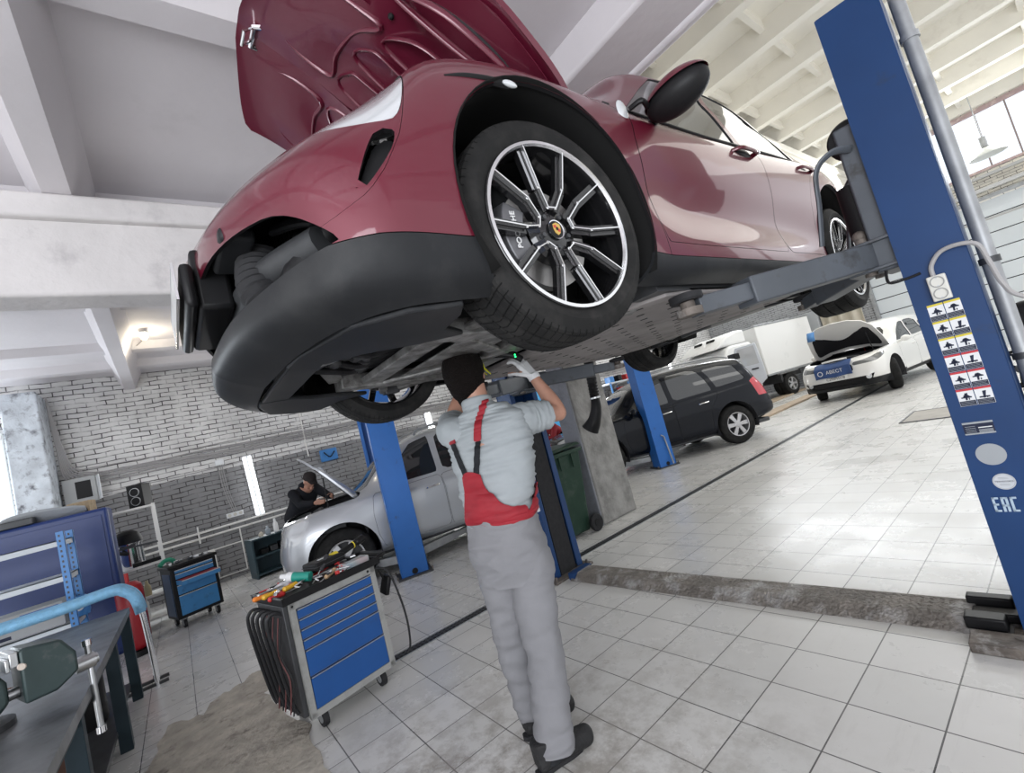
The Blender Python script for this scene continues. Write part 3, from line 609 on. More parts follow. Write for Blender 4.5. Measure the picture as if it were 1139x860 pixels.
    # inner wheel liners
    for (yc, zc, rr) in (ARC, ARCR):
        ln = MB(); pr = [(rr+.004, .935 if yc < 2 else .95), (rr+.01, .80), (rr+.015, .52)]
        def lf(u, v, yc=yc, zc=zc, rr=rr): a = math.radians(-32+244*u); x = .945-.43*v; q = rr+.004; return (sx*x, yc+q*math.cos(a), zc+q*math.sin(a))
        ln.grid(lf, 36, 4)
        ln.add([(sx*.515, yc+(rr+.004)*math.cos(math.radians(-32+244*i/24)), zc+(rr+.004)*math.sin(math.radians(-32+244*i/24))) for i in range(25)], [tuple(range(25))])
        ln.build('wheel_liner', M_LINER, car, solid=.004)
# inner bulkheads to make the body opaque
MB().bx(-.86, .86, 1.46, 1.50, .25, 1.0).build('bulkhead', M_INT, car); MB().bx(-.80, .80, 4.2, 4.24, .3, 1.1).build('rear_bulkhead', M_INT, car)
fpn = MB(); fpn.grid(lambda u, v: ((u*2-1)*.80, .36+.20*abs(u*2-1)**2.5, .22+.56*v), 24, 4); fpn.build('front_panel', M_LINER, car, solid=.01)
tcv = MB(); tcv.grid(lambda u, v: ((u*2-1)*.79, .10+.26*abs(u*2-1)**2.5+.34*v, .72-.22*abs(u*2-1)**3), 24, 3); tcv.build('lock_carrier', M_LINER, car, solid=.01)
# --- engine bay and nose structure seen through the missing grille
nb = MB(); nb.tube(spline([(-.70,.26,.40),(-.4,.16,.42),(0,.13,.43),(.4,.16,.42),(.70,.26,.40)], 6), .035, 12, sq=1.4); nb.build('impact_beam', M_DARK, car, sharp=60)
nb = MB(); nb.bx(-.42, .42, .30, .34, .28, .72)
for i in range(26): nb.bx(-.42+.033*i, -.415+.033*i, .288, .30, .28, .72)
nb.build('radiator', M_DARK, car)
for sx in (-1, 1):
    q = MB(); q.tube(spline([(sx*.50,.20,.33),(sx*.62,.25,.40),(sx*.72,.36,.52),(sx*.74,.45,.60)], 8), [.048+.002*(i % 2) for i in range(25)], 16); q.build('intercooler_duct', M_BLACK, car)
    q = MB(); q.add([(sx*.45,.14,.30),(sx*.76,.27,.33),(sx*.76,.30,.35),(sx*.45,.17,.34),(sx*.45,.28,.60),(sx*.72,.36,.50),(sx*.72,.39,.52),(sx*.45,.31,.63)], [(0,1,5,4),(3,7,6,2),(0,4,7,3),(1,2,6,5),(4,5,6,7),(0,3,2,1)]); q.build('duct_panel', M_BLACK, car, bevel=.008)
    q = MB(); q.tube(spline([(sx*.46,.21,.56),(sx*.60,.27,.52),(sx*.73,.37,.44)], 6), .03, 12, sq=.5); q.build('duct_flap', M_CLAD, car)
    q = MB(); q.tube(spline([(sx*.44,.20,.28),(sx*.42,.15,.38),(sx*.38,.17,.50)], 14), [.062+.007*(i % 2) for i in range(29)], 20); q.build('ribbed_duct', M_RUBBER, car)
    q = MB().bx(sx*.28, sx*.52, .05, .14, .49, .53); q.build('duct_bracket', M_CLAD, car, bevel=.012)
# number plate on its bracket
pb = MB().bx(-.24, .24, .0, .10, .40, .60); pb.bx(-.27, .27, -.035, .0, .40, .54); br = pb.build('plate_bracket', M_BLACK, car, bevel=.015)
pl = MB().bx(-.26, .26, -.052, -.046, .425, .537); pl = pl.build('number_plate', mat('plate_face', (.62, .63, .62), .3, .3, dirt=(.30, .22, .16), dscale=9, dlo=.58, dhi=.66), br, bevel=.003); pl['label'] = 'dusty white number plate seen almost edge on'
MB().bx(-.262, .262, -.054, -.047, .533, .539).bx(-.262, .262, -.054, -.047, .423, .429).bx(.258, .264, -.054, -.047, .423, .539).bx(-.264, -.258, -.054, -.047, .423, .539).build('plate_frame', M_CHROME, br)
# --- open bonnet: the same panel turned about its rear hinge
HY, HZ, HA = 1.33, 1.05, math.radians(-50)
HX = Matrix.Translation((0, HY, HZ)) @ Matrix.Rotation(HA, 4, 'X') @ Matrix.Translation((0, -HY, -HZ))
bonnet = bpy.data.objects.new('bonnet', None); COL.objects.link(bonnet); bonnet.parent = car
for mir in (False, True): shell(hoodS, 'bonnet_skin', [M_RED, M_REDIN], bonnet, .022, mir, xf=HX)
def hp(x, y, d):   # point under bonnet skin in closed position then rotated
    z = np.interp(y, [.15, .34, .5, .7, .95, 1.2, 1.35], [.79, .86, .90, .935, .985, 1.045, 1.07])-.10*(abs(x)/.8)**3-d
    return HX @ Vector((x, y, z))
# pressed inner panel: an inner skin with raised ribs around rounded pockets
inS = sel(hoodS, lambda V: hoodsd(V)+.035)
for mir in (False, True): shell(inS, 'inner_panel', M_REDIN, bonnet, .004, mir, off=-.034, xf=HX)
def loop(pts, w=.020, d=.040):
    for sx in (-1, 1): MB().tube([hp(sx*a, b, d) for a, b in spline(pts, 5, True)], w, 10, closed=True, sq=.55).build('inner_rib', M_REDIN, bonnet, sharp=60)
loop([(.10,.34),(.30,.36),(.42,.44),(.46,.58),(.46,.66),(.36,.58),(.20,.54),(.08,.54)])
loop([(.06,.62),(.16,.61),(.18,.70),(.17,1.05),(.06,1.08)], .014); loop([(.24,.63),(.34,.66),(.34,.80),(.33,1.06),(.23,1.07)], .014); loop([(.40,.70),(.50,.76),(.54,.88),(.52,1.04),(.41,1.06)], .014)
loop([(.62,.66),(.68,.74),(.73,.88),(.74,1.10),(.70,1.20),(.66,1.05),(.63,.85)], .016)
for x in np.linspace(-.62, .62, 14): MB().ball(hp(x, .58+.18*abs(x), .03), (.012, .012, .012), 8, 6).build('frame_plug', M_BLACK, bonnet)
la = MB(); la.tube([hp(-.035, .23, .03), hp(-.035, .23, .10), hp(.035, .23, .10), hp(.035, .23, .03)], .007, 8); la.tube([hp(-.06, .27, .03), hp(-.05, .24, .06), hp(.05, .24, .06), hp(.06, .27, .03)], .012, 8)
la.build('striker', M_CHROME, bonnet)
for sx in (-1, 1):
    MB().tube(spline([tuple(hp(sx*.66, .72, .02)), tuple(hp(sx*.72, .86, .02)), tuple(hp(sx*.74, 1.05, .02)), tuple(hp(sx*.70, 1.28, .02))], 6), .012, 8).build('seal', M_RUBBER, bonnet)
    MB().cyl((sx*.66, 1.10, .92), hp(sx*.66, 1.02, .05), .011).cyl((sx*.66, 1.10, .92), ((sx*.66, 1.10, .92)+(np.array(hp(sx*.66, 1.02, .05))-np.array((sx*.66, 1.10, .92)))*.5), .018).build('gas_strut', M_BLACK, bonnet)
# --- underside
ub = MB()
def under(x, y): return (x, y, .185)
tray = [(.0,1.52),(.62,1.52),(.80,1.60),(.83,1.75),(.83,3.10),(.74,3.22),(.55,3.30),(0,3.30)]
poly = [(x, y) for x, y in tray]+[(-x, y) for x, y in reversed(tray[1:-1])]
ub.prism(poly, .03, Matrix.Translation((0, 0, .17))); fl = ub.build('floor_tray', M_UNDER, car, bevel=.006)
dm = MB(); rnd = random.Random(5)
for i in range(12):
    for j in range(9):
        x = -.72+1.44*(j+.5*(i % 2))/8.5; y = 1.62+1.58*i/11
        if abs(x) < .78: dm.box((x+rnd.uniform(-.008, .008), y, .1695), (.038, .014, .003), rot=(0, 0, .35))
tag(dm.build('tray_slots', M_BLACK, fl), kind='stuff')
lb = MB()
for sx in (-1, 1): MB().bx(sx*.70, sx*.83, 1.50, 3.25, .185, .26).build('sill_beam', M_DARK, car)
# front under-tray halves with the big service opening
for sx in (-1, 1):
    P_ = [(sx*a, b) for a, b in ((.30,.19),(.42,.205),(.68,.285),(.785,.41),(.825,.56),(.74,.60),(.60,.62),(.52,.74),(.44,.60),(.38,.42),(.30,.32))]
    MB().prism(P_, .02, Matrix.Translation((0, 0, .165))).build('front_undertray', M_CLAD, car, bevel=.006)
MB().prism([(-.34,.20),(.34,.20),(.34,.31),(-.34,.31)], .02, Matrix.Translation((0, 0, .167))).build('front_undertray', M_CLAD, car, bevel=.006)
sf = MB(); 
for sx in (-1, 1):
    sf.bar((sx*.40, .56, .22), (sx*.46, 1.45, .20), .10, .07); sf.bar((sx*.40, .56, .25), (sx*.30, .50, .28), .08, .05)
    sf.bar((sx*.46, 1.4, .2), (sx*.62, 1.62, .19), .10, .05)
sf.bar((-.44, .72, .21), (.44, .72, .21), .11, .035); sf.bar((-.46, 1.30, .205), (.46, 1.30, .205), .20, .05); sf.bar((-.36, .98, .195), (.36, .98, .195), .26, .012)
sf.bar((-.42, .75, .19), (0, 1.3, .185), .06, .02); sf.bar((.42, .75, .19), (0, 1.3, .185), .06, .02)
sf.build('subframe', M_UNDERL, car, bevel=.012)
en = MB(); en.bx(-.28, .30, .45, 1.05, .30, .62); en.bx(-.22, .22, .80, 1.45, .24, .5)
for i in range(34):
    x, y = rnd.uniform(-.33, .33), rnd.uniform(.36, 1.0); r = rnd.uniform(.025, .06); en.ball((x, y, rnd.uniform(.26, .34)), (r, r, r*.8), 12, 8)
for i in range(9):
    x, y = rnd.uniform(-.3, .3), rnd.uniform(.40, .9); en.cyl((x-.05, y, .28), (x+.05, y+rnd.uniform(-.05, .05), .28), rnd.uniform(.02, .04))
en.build('engine', M_DARK, car, bevel=.01)
MB().tube(spline([(.02,.36,.27),(.12,.38,.255),(.22,.42,.26)], 5), .05, 16).build('oil_filter_housing', M_UNDERL, car)
hs = MB()
for k in range(6):
    x = -.30+.1*k; hs.tube(spline([(x,.34,.30),(x+.08,.48,.25+.01*(k % 3)),(x-.02,.62,.26),(x+.05,.78,.28)], 6), .016, 8)
hs.build('coolant_hoses', M_RUBBER, car)
for sx in (-1, 1):
    a = MB(); a.bar((sx*.44, 1.18, .21), (sx*.76, .96, .20), .07, .035); a.bar((sx*.44, .80, .21), (sx*.76, .93, .20), .05, .03); a.build('control_arm', M_UNDERL, car, bevel=.01)
    a = MB(); a.cyl((sx*.72, .935, .30), (sx*.62, .935, .30), .09, .06); a.bar((sx*.70, .95, .17), (sx*.68, .95, .55), .06, .09); a.cyl((sx*.60, .97, .35), (sx*.56, 1.0, .88), .055); a.build('hub_carrier', M_DARK, car, bevel=.006)
    a = MB(); a.tube([(sx*.2, 1.0, .31), (sx*.68, .935, .30)], .022, 10); a.tube([(sx*.30, 1.12, .27), (sx*.70, 1.07, .27)], .014, 8); a.build('drive_shaft', M_RUST, car)
    a = MB(); a.bar((sx*.25, 3.55, .24), (sx*.76, 3.75, .20), .09, .04); a.bar((sx*.25, 3.95, .24), (sx*.76, 3.82, .20), .06, .04); a.cyl((sx*.62, 3.80, .26), (sx*.58, 3.82, .75), .06); a.bar((sx*.60, 3.3, .24), (sx*.25, 3.5, .26), .08, .05); a.build('rear_suspension_arm', M_DARK, car, bevel=.01)
re = MB(); re.bx(-.35, .35, 3.40, 4.1, .24, .34); re.build('rear_subframe', M_DARK, car, bevel=.03); MB().bx(-.62, .62, 4.15, 4.5, .26, .38).build('silencer', M_UNDERL, car, bevel=.04)
# lens strip at rear
MB().bx(-.8, .8, 4.6, 4.66, .93, .97).build('tail_lamp', M_TAIL, car, bevel=.01)
# --- wheels, hanging on their springs
M_LOGOW = mat('lettering_white', (.8, .8, .8), .4)
WZ = .315
for (nm, sx, y, z, st) in (('f', 1, .955, WZ+.075, -3), ('f', -1, .955, WZ+.075, -3), ('r', 1, 3.742, WZ+.035, 0), ('r', -1, 3.742, WZ+.035, 0)):
    wh, ca = spoke_wheel(car, sx, w=.245 if nm == 'f' else .275)
    wh.location = (sx*.805, y, z); wh.rotation_euler = (0, 0, math.radians(st))
    cal = MB(); 
    Zc = RX if sx > 0 else RX @ Matrix.Rotation(PI, 4, 'X')
    # arc block at the leading side (towards -y)
    V_, F_ = [], []
    for i in range(11):
        a = math.radians(150+6*i) if True else 0
        for (rr, x) in ((.11, -.05), (.195, -.05), (.205, .0), (.195, .055), (.12, .062)): V_.append((sx*x, rr*math.cos(a), rr*math.sin(a)*1.0+.0))
    for i in range(10):
        for j in range(5): F_.append((i*5+j, (i+1)*5+j, (i+1)*5+(j+1) % 5, i*5+(j+1) % 5))
    F_ += [tuple(range(5)), tuple(50+j for j in range(5))]
    cb = cal.add(V_, F_).build('brake_caliper', M_CALIP, wh, bevel=.004)
    if sx > 0: text('PORSCHE', .026, 'caliper_lettering', M_LOGOW, wh, (sx*.0635, -.155, .0), (PI/2, -PI/2*1.0, PI/2), sx=1.1)
# ---------------------------------------------------------------- background SUVs
M_SILVER = paint('silver_paint', (.50, .52, .55), .55, .36); M_BLACKP = mat('blue_black_paint', (.004, .0055, .010), .18, 0, spec=.15, coat=.2); M_WHITEC = paint('white_car_paint', (.78, .77, .74), .05, .3)
M_HOODIN = mat('bonnet_liner', (.02, .02, .022), .9, bump=.4, bscale=30)
M_ALLOY = mat('alloy_wheel', (.50, .50, .51), .35, .7)
M_AMBER = mat('amber_lens', (.8, .35, .05), .2)
def suvnet(sy=1., sz=1., sw=1.):
    Y = [.5, .83, 1.25, 1.65, 2.2, 2.75, 3.15, 3.54, 4.0]
    def row(front, xs, zs, rear):
        r_ = list(front)+[(x, y, z) for x, y, z in zip(xs, Y, zs)]+list(rear)
        return [(x*sw, y*sy, z*sz) for x, y, z in r_]
    c = lambda v: [v]*9
    return [
     row([(0,.10,.26),(.42,.12,.26),(.68,.19,.27),(.80,.32,.28)], c(.83), [.29,.30,.30,.30,.30,.30,.30,.32,.36], [(.74,4.33,.40),(.45,4.45,.40),(0,4.48,.40)]),
     row([(0,.02,.38),(.42,.04,.38),(.72,.12,.38),(.86,.29,.38)], [.91,.93,.915,.905,.905,.905,.915,.935,.91], [.38]*8+[.42], [(.82,4.40,.46),(.48,4.54,.46),(0,4.57,.46)]),
     row([(0,0,.55),(.42,.02,.55),(.74,.11,.55),(.88,.28,.56)], [.925,.95,.925,.92,.92,.92,.925,.95,.92], [.57]*9, [(.83,4.42,.60),(.48,4.55,.60),(0,4.58,.60)]),
     row([(0,.05,.76),(.42,.07,.76),(.72,.15,.77),(.86,.31,.78)], [.915,.94,.93,.93,.93,.93,.935,.945,.92], [.80]*9, [(.82,4.38,.80),(.48,4.48,.80),(0,4.51,.80)]),
     row([(0,.09,.88),(.40,.12,.89),(.67,.22,.91),(.79,.38,.93)], [.85,.885,.91,.915,.918,.918,.918,.91,.89], [.95,.97,.97,.96,.96,.97,.98,1.0,1.01], [(.80,4.33,1.0),(.47,4.42,1.0),(0,4.45,1.0)]),
     row([(0,.15,.94),(.36,.19,.95),(.60,.29,.97),(.71,.44,.99)], [.77,.82,.855,.875,.885,.885,.885,.88,.86], [1.0,1.03,1.05,1.05,1.06,1.08,1.09,1.10,1.11], [(.78,4.28,1.10),(.46,4.37,1.10),(0,4.40,1.10)]),
     row([(0,.30,.975),(.28,.34,.98),(.44,.42,1.0),(.50,.52,1.015)], [.54,.58,.66,.80,.815,.815,.815,.81,.79], [1.03,1.07,1.12,1.24,1.33,1.35,1.35,1.35,1.34], [(.71,4.20,1.33),(.42,4.28,1.33),(0,4.31,1.33)]),
     row([(0,.42,.99),(.18,.45,.995),(.28,.52,1.01),(.32,.60,1.03)], [.34,.37,.42,.62,.67,.675,.67,.665,.65], [1.045,1.085,1.16,1.46,1.63,1.665,1.66,1.64,1.60], [(.58,4.08,1.58),(.36,4.14,1.57),(0,4.17,1.57)]),
     row([(0,.60,1.02),(0,.64,1.025),(0,.70,1.03),(0,.75,1.04)], c(0), [1.05,1.09,1.18,1.50,1.70,1.735,1.73,1.71,1.67], [(0,4.02,1.655),(0,4.06,1.65),(0,4.08,1.645)])]
def simple_wheel(parent, sx, x, y, z, spokes=6, R=.37, r=.225, w=.235, rot=0, parts=True):
    wh = MB().lathe([(r, -w*.42), (r+.02, -w*.5), (R-.05, -w*.5), (R-.012, -w*.40), (R, -w*.28), (R, w*.28), (R-.012, w*.40), (R-.05, w*.5), (r+.02, w*.5), (r, w*.42)], 48, RX).build('wheel', M_TYRE, parent, sharp=40)
    wh.location = (sx*x, y, z); wh.rotation_euler = (0, 0, rot)
    Z = RX if sx > 0 else RX @ Matrix.Rotation(PI, 4, 'X'); h = w/2
    MB().lathe([(r+.004, h*.84), (r+.002, h*.98), (r-.012, h*.96), (r-.02, h*.5), (r-.03, -h*.6)], 40, Z).build('rim', M_ALLOY, wh)
    MB().lathe([(0, h*.0), (r-.03, h*.0), (r-.03, -h*.2), (0, -h*.2)], 32, Z).build('brake_disc', M_DARK, wh)
    sp = MB()
    for k in range(spokes):
        a = 2*PI*k/spokes; ca, sa = math.cos(a), math.sin(a)
        V_ = []
        for rr, wd, xx in ((.045, .030, h*.86), (r-.012, .042, h*.80)):
            for s_, dx in ((-1, 0), (1, 0), (1, -.03), (-1, -.03)): V_.append((sx*(xx+dx), rr*ca-s_*wd*sa, rr*sa+s_*wd*ca))
        sp.add(V_, [(0,1,2,3),(4,7,6,5),(0,4,5,1),(1,5,6,2),(2,6,7,3),(3,7,4,0)])
    sp.lathe([(0, h*.92), (.05, h*.90), (.07, h*.78), (.07, h*.4)], 24, Z); sp.build('spokes', M_ALLOY, wh, bevel=.004)
    return wh
def suv(name, label, loc, rotz, P, spokes=6, hood=0., sy=1., sz=1., sw=1., style='old', dirt=None, wheel_drop=0.):
    root = thing(name, label, 'car', loc, rotz); S = loft(suvnet(sy, sz, sw), 6, 6)
    A1, A2 = (.83*sy, .39, .425), (3.54*sy, .39, .425)
    q = lambda L_: [(y*sy, z*sz) for y, z in L_]
    d1_ = q([(1.36,.37),(1.30,.55),(1.29,.80),(1.33,1.0),(1.35,1.045),(1.9,1.05),(2.33,1.06),(2.35,.9),(2.35,.37)])
    d2_ = q([(2.36,.37),(2.36,.9),(2.34,1.06),(2.9,1.075),(3.32,1.085),(3.28,.98),(3.12,.82),(3.06,.62),(3.05,.37)])
    w1_ = q([(1.46,1.09),(1.80,1.38),(2.02,1.56),(2.30,1.61),(2.31,1.10)]); w2_ = q([(2.40,1.105),(2.40,1.615),(2.9,1.62),(3.06,1.57),(3.18,1.36),(3.24,1.125)]); w3_ = q([(3.34,1.15),(3.27,1.40),(3.17,1.56),(3.55,1.56),(3.86,1.50),(4.02,1.18)])
    if style == 'new': w1_ = q([(1.50,1.09),(1.85,1.38),(2.10,1.52),(2.30,1.55),(2.31,1.11)]); w2_ = q([(2.38,1.115),(2.38,1.555),(2.85,1.55),(3.12,1.48),(3.20,1.15)]); w3_ = q([(3.28,1.16),(3.22,1.45),(3.45,1.41),(3.72,1.22)])
    hp_ = [(x*sw, y*sy) for x, y in [(0,.17),(.35,.21),(.60,.33),(.735,.52),(.80,.84),(.83,1.15),(.70,1.20),(.40,1.12),(0,1.08),(-.40,1.12),(-.70,1.20),(-.83,1.15),(-.80,.84),(-.735,.52),(-.60,.33),(-.35,.21)]]
    hsd = lambda V: np.maximum(sd(XY(V), hp_), .93*sz-V[:, 2])
    hS = sel(S, hsd); S1 = sel(S, lambda V: -(hsd(V)-.002)); S1 = sel(S1, lambda V: arch(V, A1)); S1 = sel(S1, lambda V: arch(V, A2))
    doors = [sel(S, lambda V, D=D: np.maximum(sd(YZ(V), D)+.004, .6-V[:, 0])) for D in (d1_, d2_)]
    wins = [sel(S, lambda V, D=D: np.maximum(sd(YZ(V), D)+.001, .45-V[:, 0])) for D in (w1_, w2_, w3_)]
    for D, x in ((d1_, .6), (d2_, .6), (w1_, .45), (w2_, .45), (w3_, .45)): S1 = sel(S1, lambda V: -np.maximum(sd(YZ(V), D), x-V[:, 0]))
    wsd = lambda V: np.maximum(np.maximum(sd(YZ(V), q([(1.16,1.10),(1.30,1.14),(1.62,1.44),(1.92,1.66),(1.8,1.75),(1.1,1.3)])), V[:, 0]-(.78-.5*(V[:, 2]/sz-1.1))*sw), -V[:, 0]-.1)
    wS = sel(S1, wsd); S1 = sel(S1, lambda V: -wsd(V))
    rsd = lambda V: np.maximum(np.maximum(4.09*sy-V[:, 1], np.maximum(1.17*sz-V[:, 2], V[:, 2]-1.55*sz)), V[:, 0]-.60)
    rS = sel(S1, rsd); S1 = sel(S1, lambda V: -rsd(V))
    if style == 'old': hl = q([(.07,.72),(.10,.88),(.22,.935),(.40,.955),(.50,.94),(.42,.84),(.34,.74),(.25,.70)]); hx_ = .42
    else: hl = q([(.02,.78),(.10,.86),(.22,.90),(.40,.945),(.58,.965),(.50,.90),(.36,.84),(.22,.79)]); hx_ = .36
    hsd2 = lambda V: np.maximum(sd(YZ(V), hl), hx_-V[:, 0]); hL = sel(S1, hsd2); S1 = sel(S1, lambda V: -hsd2(V))
    tl = q([(4.14,.80),(4.06,1.12),(4.20,1.17),(4.7,1.17),(4.7,.78)]); tsd = lambda V: np.maximum(sd(YZ(V), tl), .66-V[:, 0]); tL = sel(S1, tsd); S1 = sel(S1, lambda V: -tsd(V))
    g_ = [(-.42,.60),(.42,.60),(.46,.70),(.44,.82),(.38,.86),(-.38,.86),(-.44,.82),(-.46,.70)] if style == 'old' else [(-.38,.66),(.38,.66),(.36,.80),(.33,.84),(-.33,.84),(-.36,.80)]
    g_ = [(x, z*sz) for x, z in g_]; gsd = lambda V: np.maximum(sd(XZ(V), g_), V[:, 1]-.6); gS = sel(S1, gsd); S1 = sel(S1, lambda V: -gsd(V))
    i_ = [(x, z*sz) for x, z in [(-.55,.34),(.55,.34),(.68,.42),(.60,.50),(-.60,.50),(-.68,.42)]]; isd = lambda V: np.maximum(sd(XZ(V), i_), V[:, 1]-.6); iS = sel(S1, isd); S1 = sel(S1, lambda V: -isd(V))
    low = lambda V: V[:, 2]-(.37 if style == 'old' else .42)*sz; lowS = sel(S1, low); S1 = sel(S1, lambda V: -low(V)+.002)
    M_LOW = P if style == 'old' else M_CLAD
    HXm = Matrix.Translation((0, 1.14*sy, 1.09*sz)) @ Matrix.Rotation(-hood, 4, 'X') @ Matrix.Translation((0, -1.14*sy, -1.09*sz))
    bn = bpy.data.objects.new('bonnet', None); COL.objects.link(bn); bn.parent = root
    for mir in (False, True):
        sx = -1 if mir else 1
        shell(S1, 'body_shell', [P, M_INT], root, .02, mir); shell(lowS, 'lower_trim', M_LOW, root, .015, mir)
        shell(hS, 'bonnet_skin', [P, P], bn, .025, mir, xf=HXm)
        if hood and P is not M_SILVER: shell(sel(hS, lambda V: hsd(V)+.10), 'bonnet_liner', M_HOODIN, bn, .01, mir, off=-.028, xf=HXm)
        shell(wS, 'windscreen', M_CGLASS, root, .005, mir, off=-.004); shell(rS, 'rear_window', M_CGLASS, root, .005, mir, off=-.004)
        h_ = shell(hL, 'headlamp', M_LENS if style == 'old' else mat('dark_headlamp', (.16, .165, .17), .08, .3, coat=1), root, .01, mir); shell(tL, 'tail_lamp', M_TAIL, root, .01, mir); shell(gS, 'grille', M_BLACK, root, .02, mir, off=-.02); shell(iS, 'lower_intake', M_BLACK, root, .02, mir, off=-.02)
        ds = [shell(d, n_, [P, M_INT], root, .02, mir) for d, n_ in zip(doors, ('front_door', 'rear_door'))]
        for i, (wn_, pa) in enumerate(zip(wins, (ds[0], ds[1], root))): shell(wn_, 'window_pane', M_CGLASS, pa, .004, mir, off=-.008)
        for i, y in enumerate((2.20, 2.98)):
            MB().tube(spline([(sx*.905*sw, (y-.12)*sy, .92*sz), (sx*.945*sw, (y-.09)*sy, .925*sz), (sx*.948*sw, (y+.06)*sy, .93*sz), (sx*.91*sw, (y+.09)*sy, .93*sz)], 5), .013, 8).build('door_handle', M_CHROME if style == 'old' else P, ds[i])
        mi = MB(); mi.ball((sx*1.02*sw, 1.50*sy, 1.10*sz), (.10, .06, .07), 16, 10); mi.bar((sx*.88, 1.52*sy, 1.05*sz), (sx*.98, 1.50*sy, 1.08*sz), .05, .04); mi.build('wing_mirror', P, root)
        if style == 'old':
            rr = MB(); rr.tube(spline([(sx*.64, 1.95, 1.66*sz), (sx*.645, 2.1, 1.735*sz), (sx*.65, 2.8, 1.765*sz), (sx*.64, 3.6, 1.74*sz), (sx*.63, 3.9, 1.66*sz)], 6), .018, 8); rr.build('roof_rail', M_GALV, root)
        fl_ = MB(); fl_.cyl((sx*.62, .10*sy, .47*sz), (sx*.63, .065*sy, .47*sz), .05, .055, 20); fl_.build('fog_lamp', M_LENS, root)
        if style == 'new': MB().prism([(.50,.36),(.68,.40),(.74,.52),(.60,.50)], .03, Matrix(((sx,0,0,0),(0,0,-1,.115),(0,1,0,0),(0,0,0,1)))).build('fog_lamp_bezel', M_BLACK, root, bevel=.006)
        for (yc, zc, rr) in (A1, A2):
            ln = MB()
            def lf(u, v, yc=yc, zc=zc, rr=rr): a = math.radians(-20+220*u); return (sx*(.925-.40*v)*sw, yc+(rr+.003)*math.cos(a), zc+(rr+.003)*math.sin(a))
            ln.grid(lf, 28, 2); ln.add([(sx*.53*sw, yc+(rr+.003)*math.cos(math.radians(-20+220*i/20)), zc+(rr+.003)*math.sin(math.radians(-20+220*i/20))) for i in range(21)], [tuple(range(21))]); ln.build('wheel_liner', M_RUBBER, root, solid=.004)
        for (yc, zc, rr), rt in ((A1, .0), (A2, 0)):
            simple_wheel(root, sx, .80*sw, yc, .37-wheel_drop, spokes, rot=(math.radians(24) if style == 'new' and yc < 2 else 0))
    ub_ = MB(); ub_.bx(-.80, .80, .3*sy, 4.3*sy, .26, .34); ub_.bx(-.60, .60, .35*sy, .36*sy+.5, .3, .86*sz); ub_.build('underbody', M_DARK, root, bevel=.02)
    eb = MB(); eb.bx(-.35, .38, .55*sy, 1.0*sy, .7, .93*sz); eb.bx(-.62, -.42, .6, .9, .7, .95*sz); eb.bx(.45, .64, .55, .85, .7, .92*sz); eb.tube(spline([(-.3, .5, .93*sz), (0, .6, .98*sz), (.4, .55, .95*sz)], 5), .035, 10); eb.build('engine', M_DARK, root, bevel=.015)
    MB().bx(-.76*sw, .76*sw, 1.16*sy, 1.19*sy, .5, 1.02*sz).build('bulkhead', M_INT, root); MB().bx(-.75, .75, 3.9*sy, 3.93*sy, .5, 1.05*sz).build('rear_bulkhead', M_INT, root)
    if hood:
        f_ = MB(); a_ = HXm @ Vector((.55, .65*sy, .97*sz)); f_.cyl((.62, .75*sy, .93*sz), a_, .009); f_.build('bonnet_stay', M_BLACK, root)
    # seats silhouettes behind the glass
    st = MB()
    for x in (-.38, .38): st.box((x, 2.15, 1.0), (.46, .14, .75), rot=(-.2, 0, 0)); st.box((x, 2.25, 1.42), (.24, .09, .16))
    st.build('seats', M_INT, root, bevel=.04)
    return root
TH = math.radians(-13)
def place(fl, local, th):     # root position so that a local xy point lands on world xy fl
    c_, s_ = math.cos(th), math.sin(th); return (fl[0]-(local[0]*c_-local[1]*s_), fl[1]-(local[0]*s_+local[1]*c_), 0)
silver = suv('car', 'silver SUV with its white bonnet raised, a mechanic in black leaning into the engine bay', place((-5.95, 1.52), (.93, .755), TH), TH, M_SILVER, hood=math.radians(57), sy=.91)
TB = math.radians(-29)
black = suv('car', 'dark blue-black SUV with silver roof rails and red tail lamps behind the blue lift post', place((-4.42, 8.58), (.92, 3.54), TB), TB, M_BLACKP)
TW = math.radians(-6)
white = suv('car', 'white SUV facing the camera with bonnet up and a blue cover hung over its grille', place((-3.06, 13.5), (.80, .83*1.045), TW), TW, M_WHITEC, hood=math.radians(60), sy=1.045, sz=.985, style='new', spokes=5)
t_ = MB(); t_.bx(-.26, .26, -.025, -.018, .50, .61); pl = t_.build('number_plate', mat('plate_white', (.75, .75, .73), .4), white); text('C295PH178', .085, 'plate_number', M_BLACK, pl, (0, -.027, .555), (PI/2, 0, 0), sx=.95)
cv = thing('fender_cover', 'dark blue protective cover with white lettering draped over the white SUV grille', 'cover', white.location, TW)
M_COVER = mat('cover_blue', (.03, .07, .20), .6, noise_amt=.15, nscale=9)
MB().grid(lambda u, v: (-.42+.80*u, -.035+.16*max(0, v-.7)/.3+.008*math.sin(u*17), .60+.34*v+.01*math.sin(u*9)), 24, 12).build('cloth', M_COVER, cv, solid=.006)
text('АВЕСТ', .11, 'lettering', M_LOGOW, cv, (.02, -.046, .73), (PI/2, 0, 0)); MB().lathe([(.045, 0), (.06, 0), (.06, .004), (.045, .004)], 24, Matrix.Translation((-.29, -.043, .73)) @ Matrix.Rotation(PI/2, 4, 'X'), close=True).build('emblem', M_LOGOW, cv)
rl = MB().tube(spline([(-.25, .13, .97), (0, .10, .985), (.28, .14, .975)], 5), .022, 8); ro = rl.build('rolled_towel', M_WHITEP, None, loc=white.location, rot=(0, 0, TW)); tag(ro, 'rolled white towel lying on the front edge of the white SUV engine bay', 'towel')
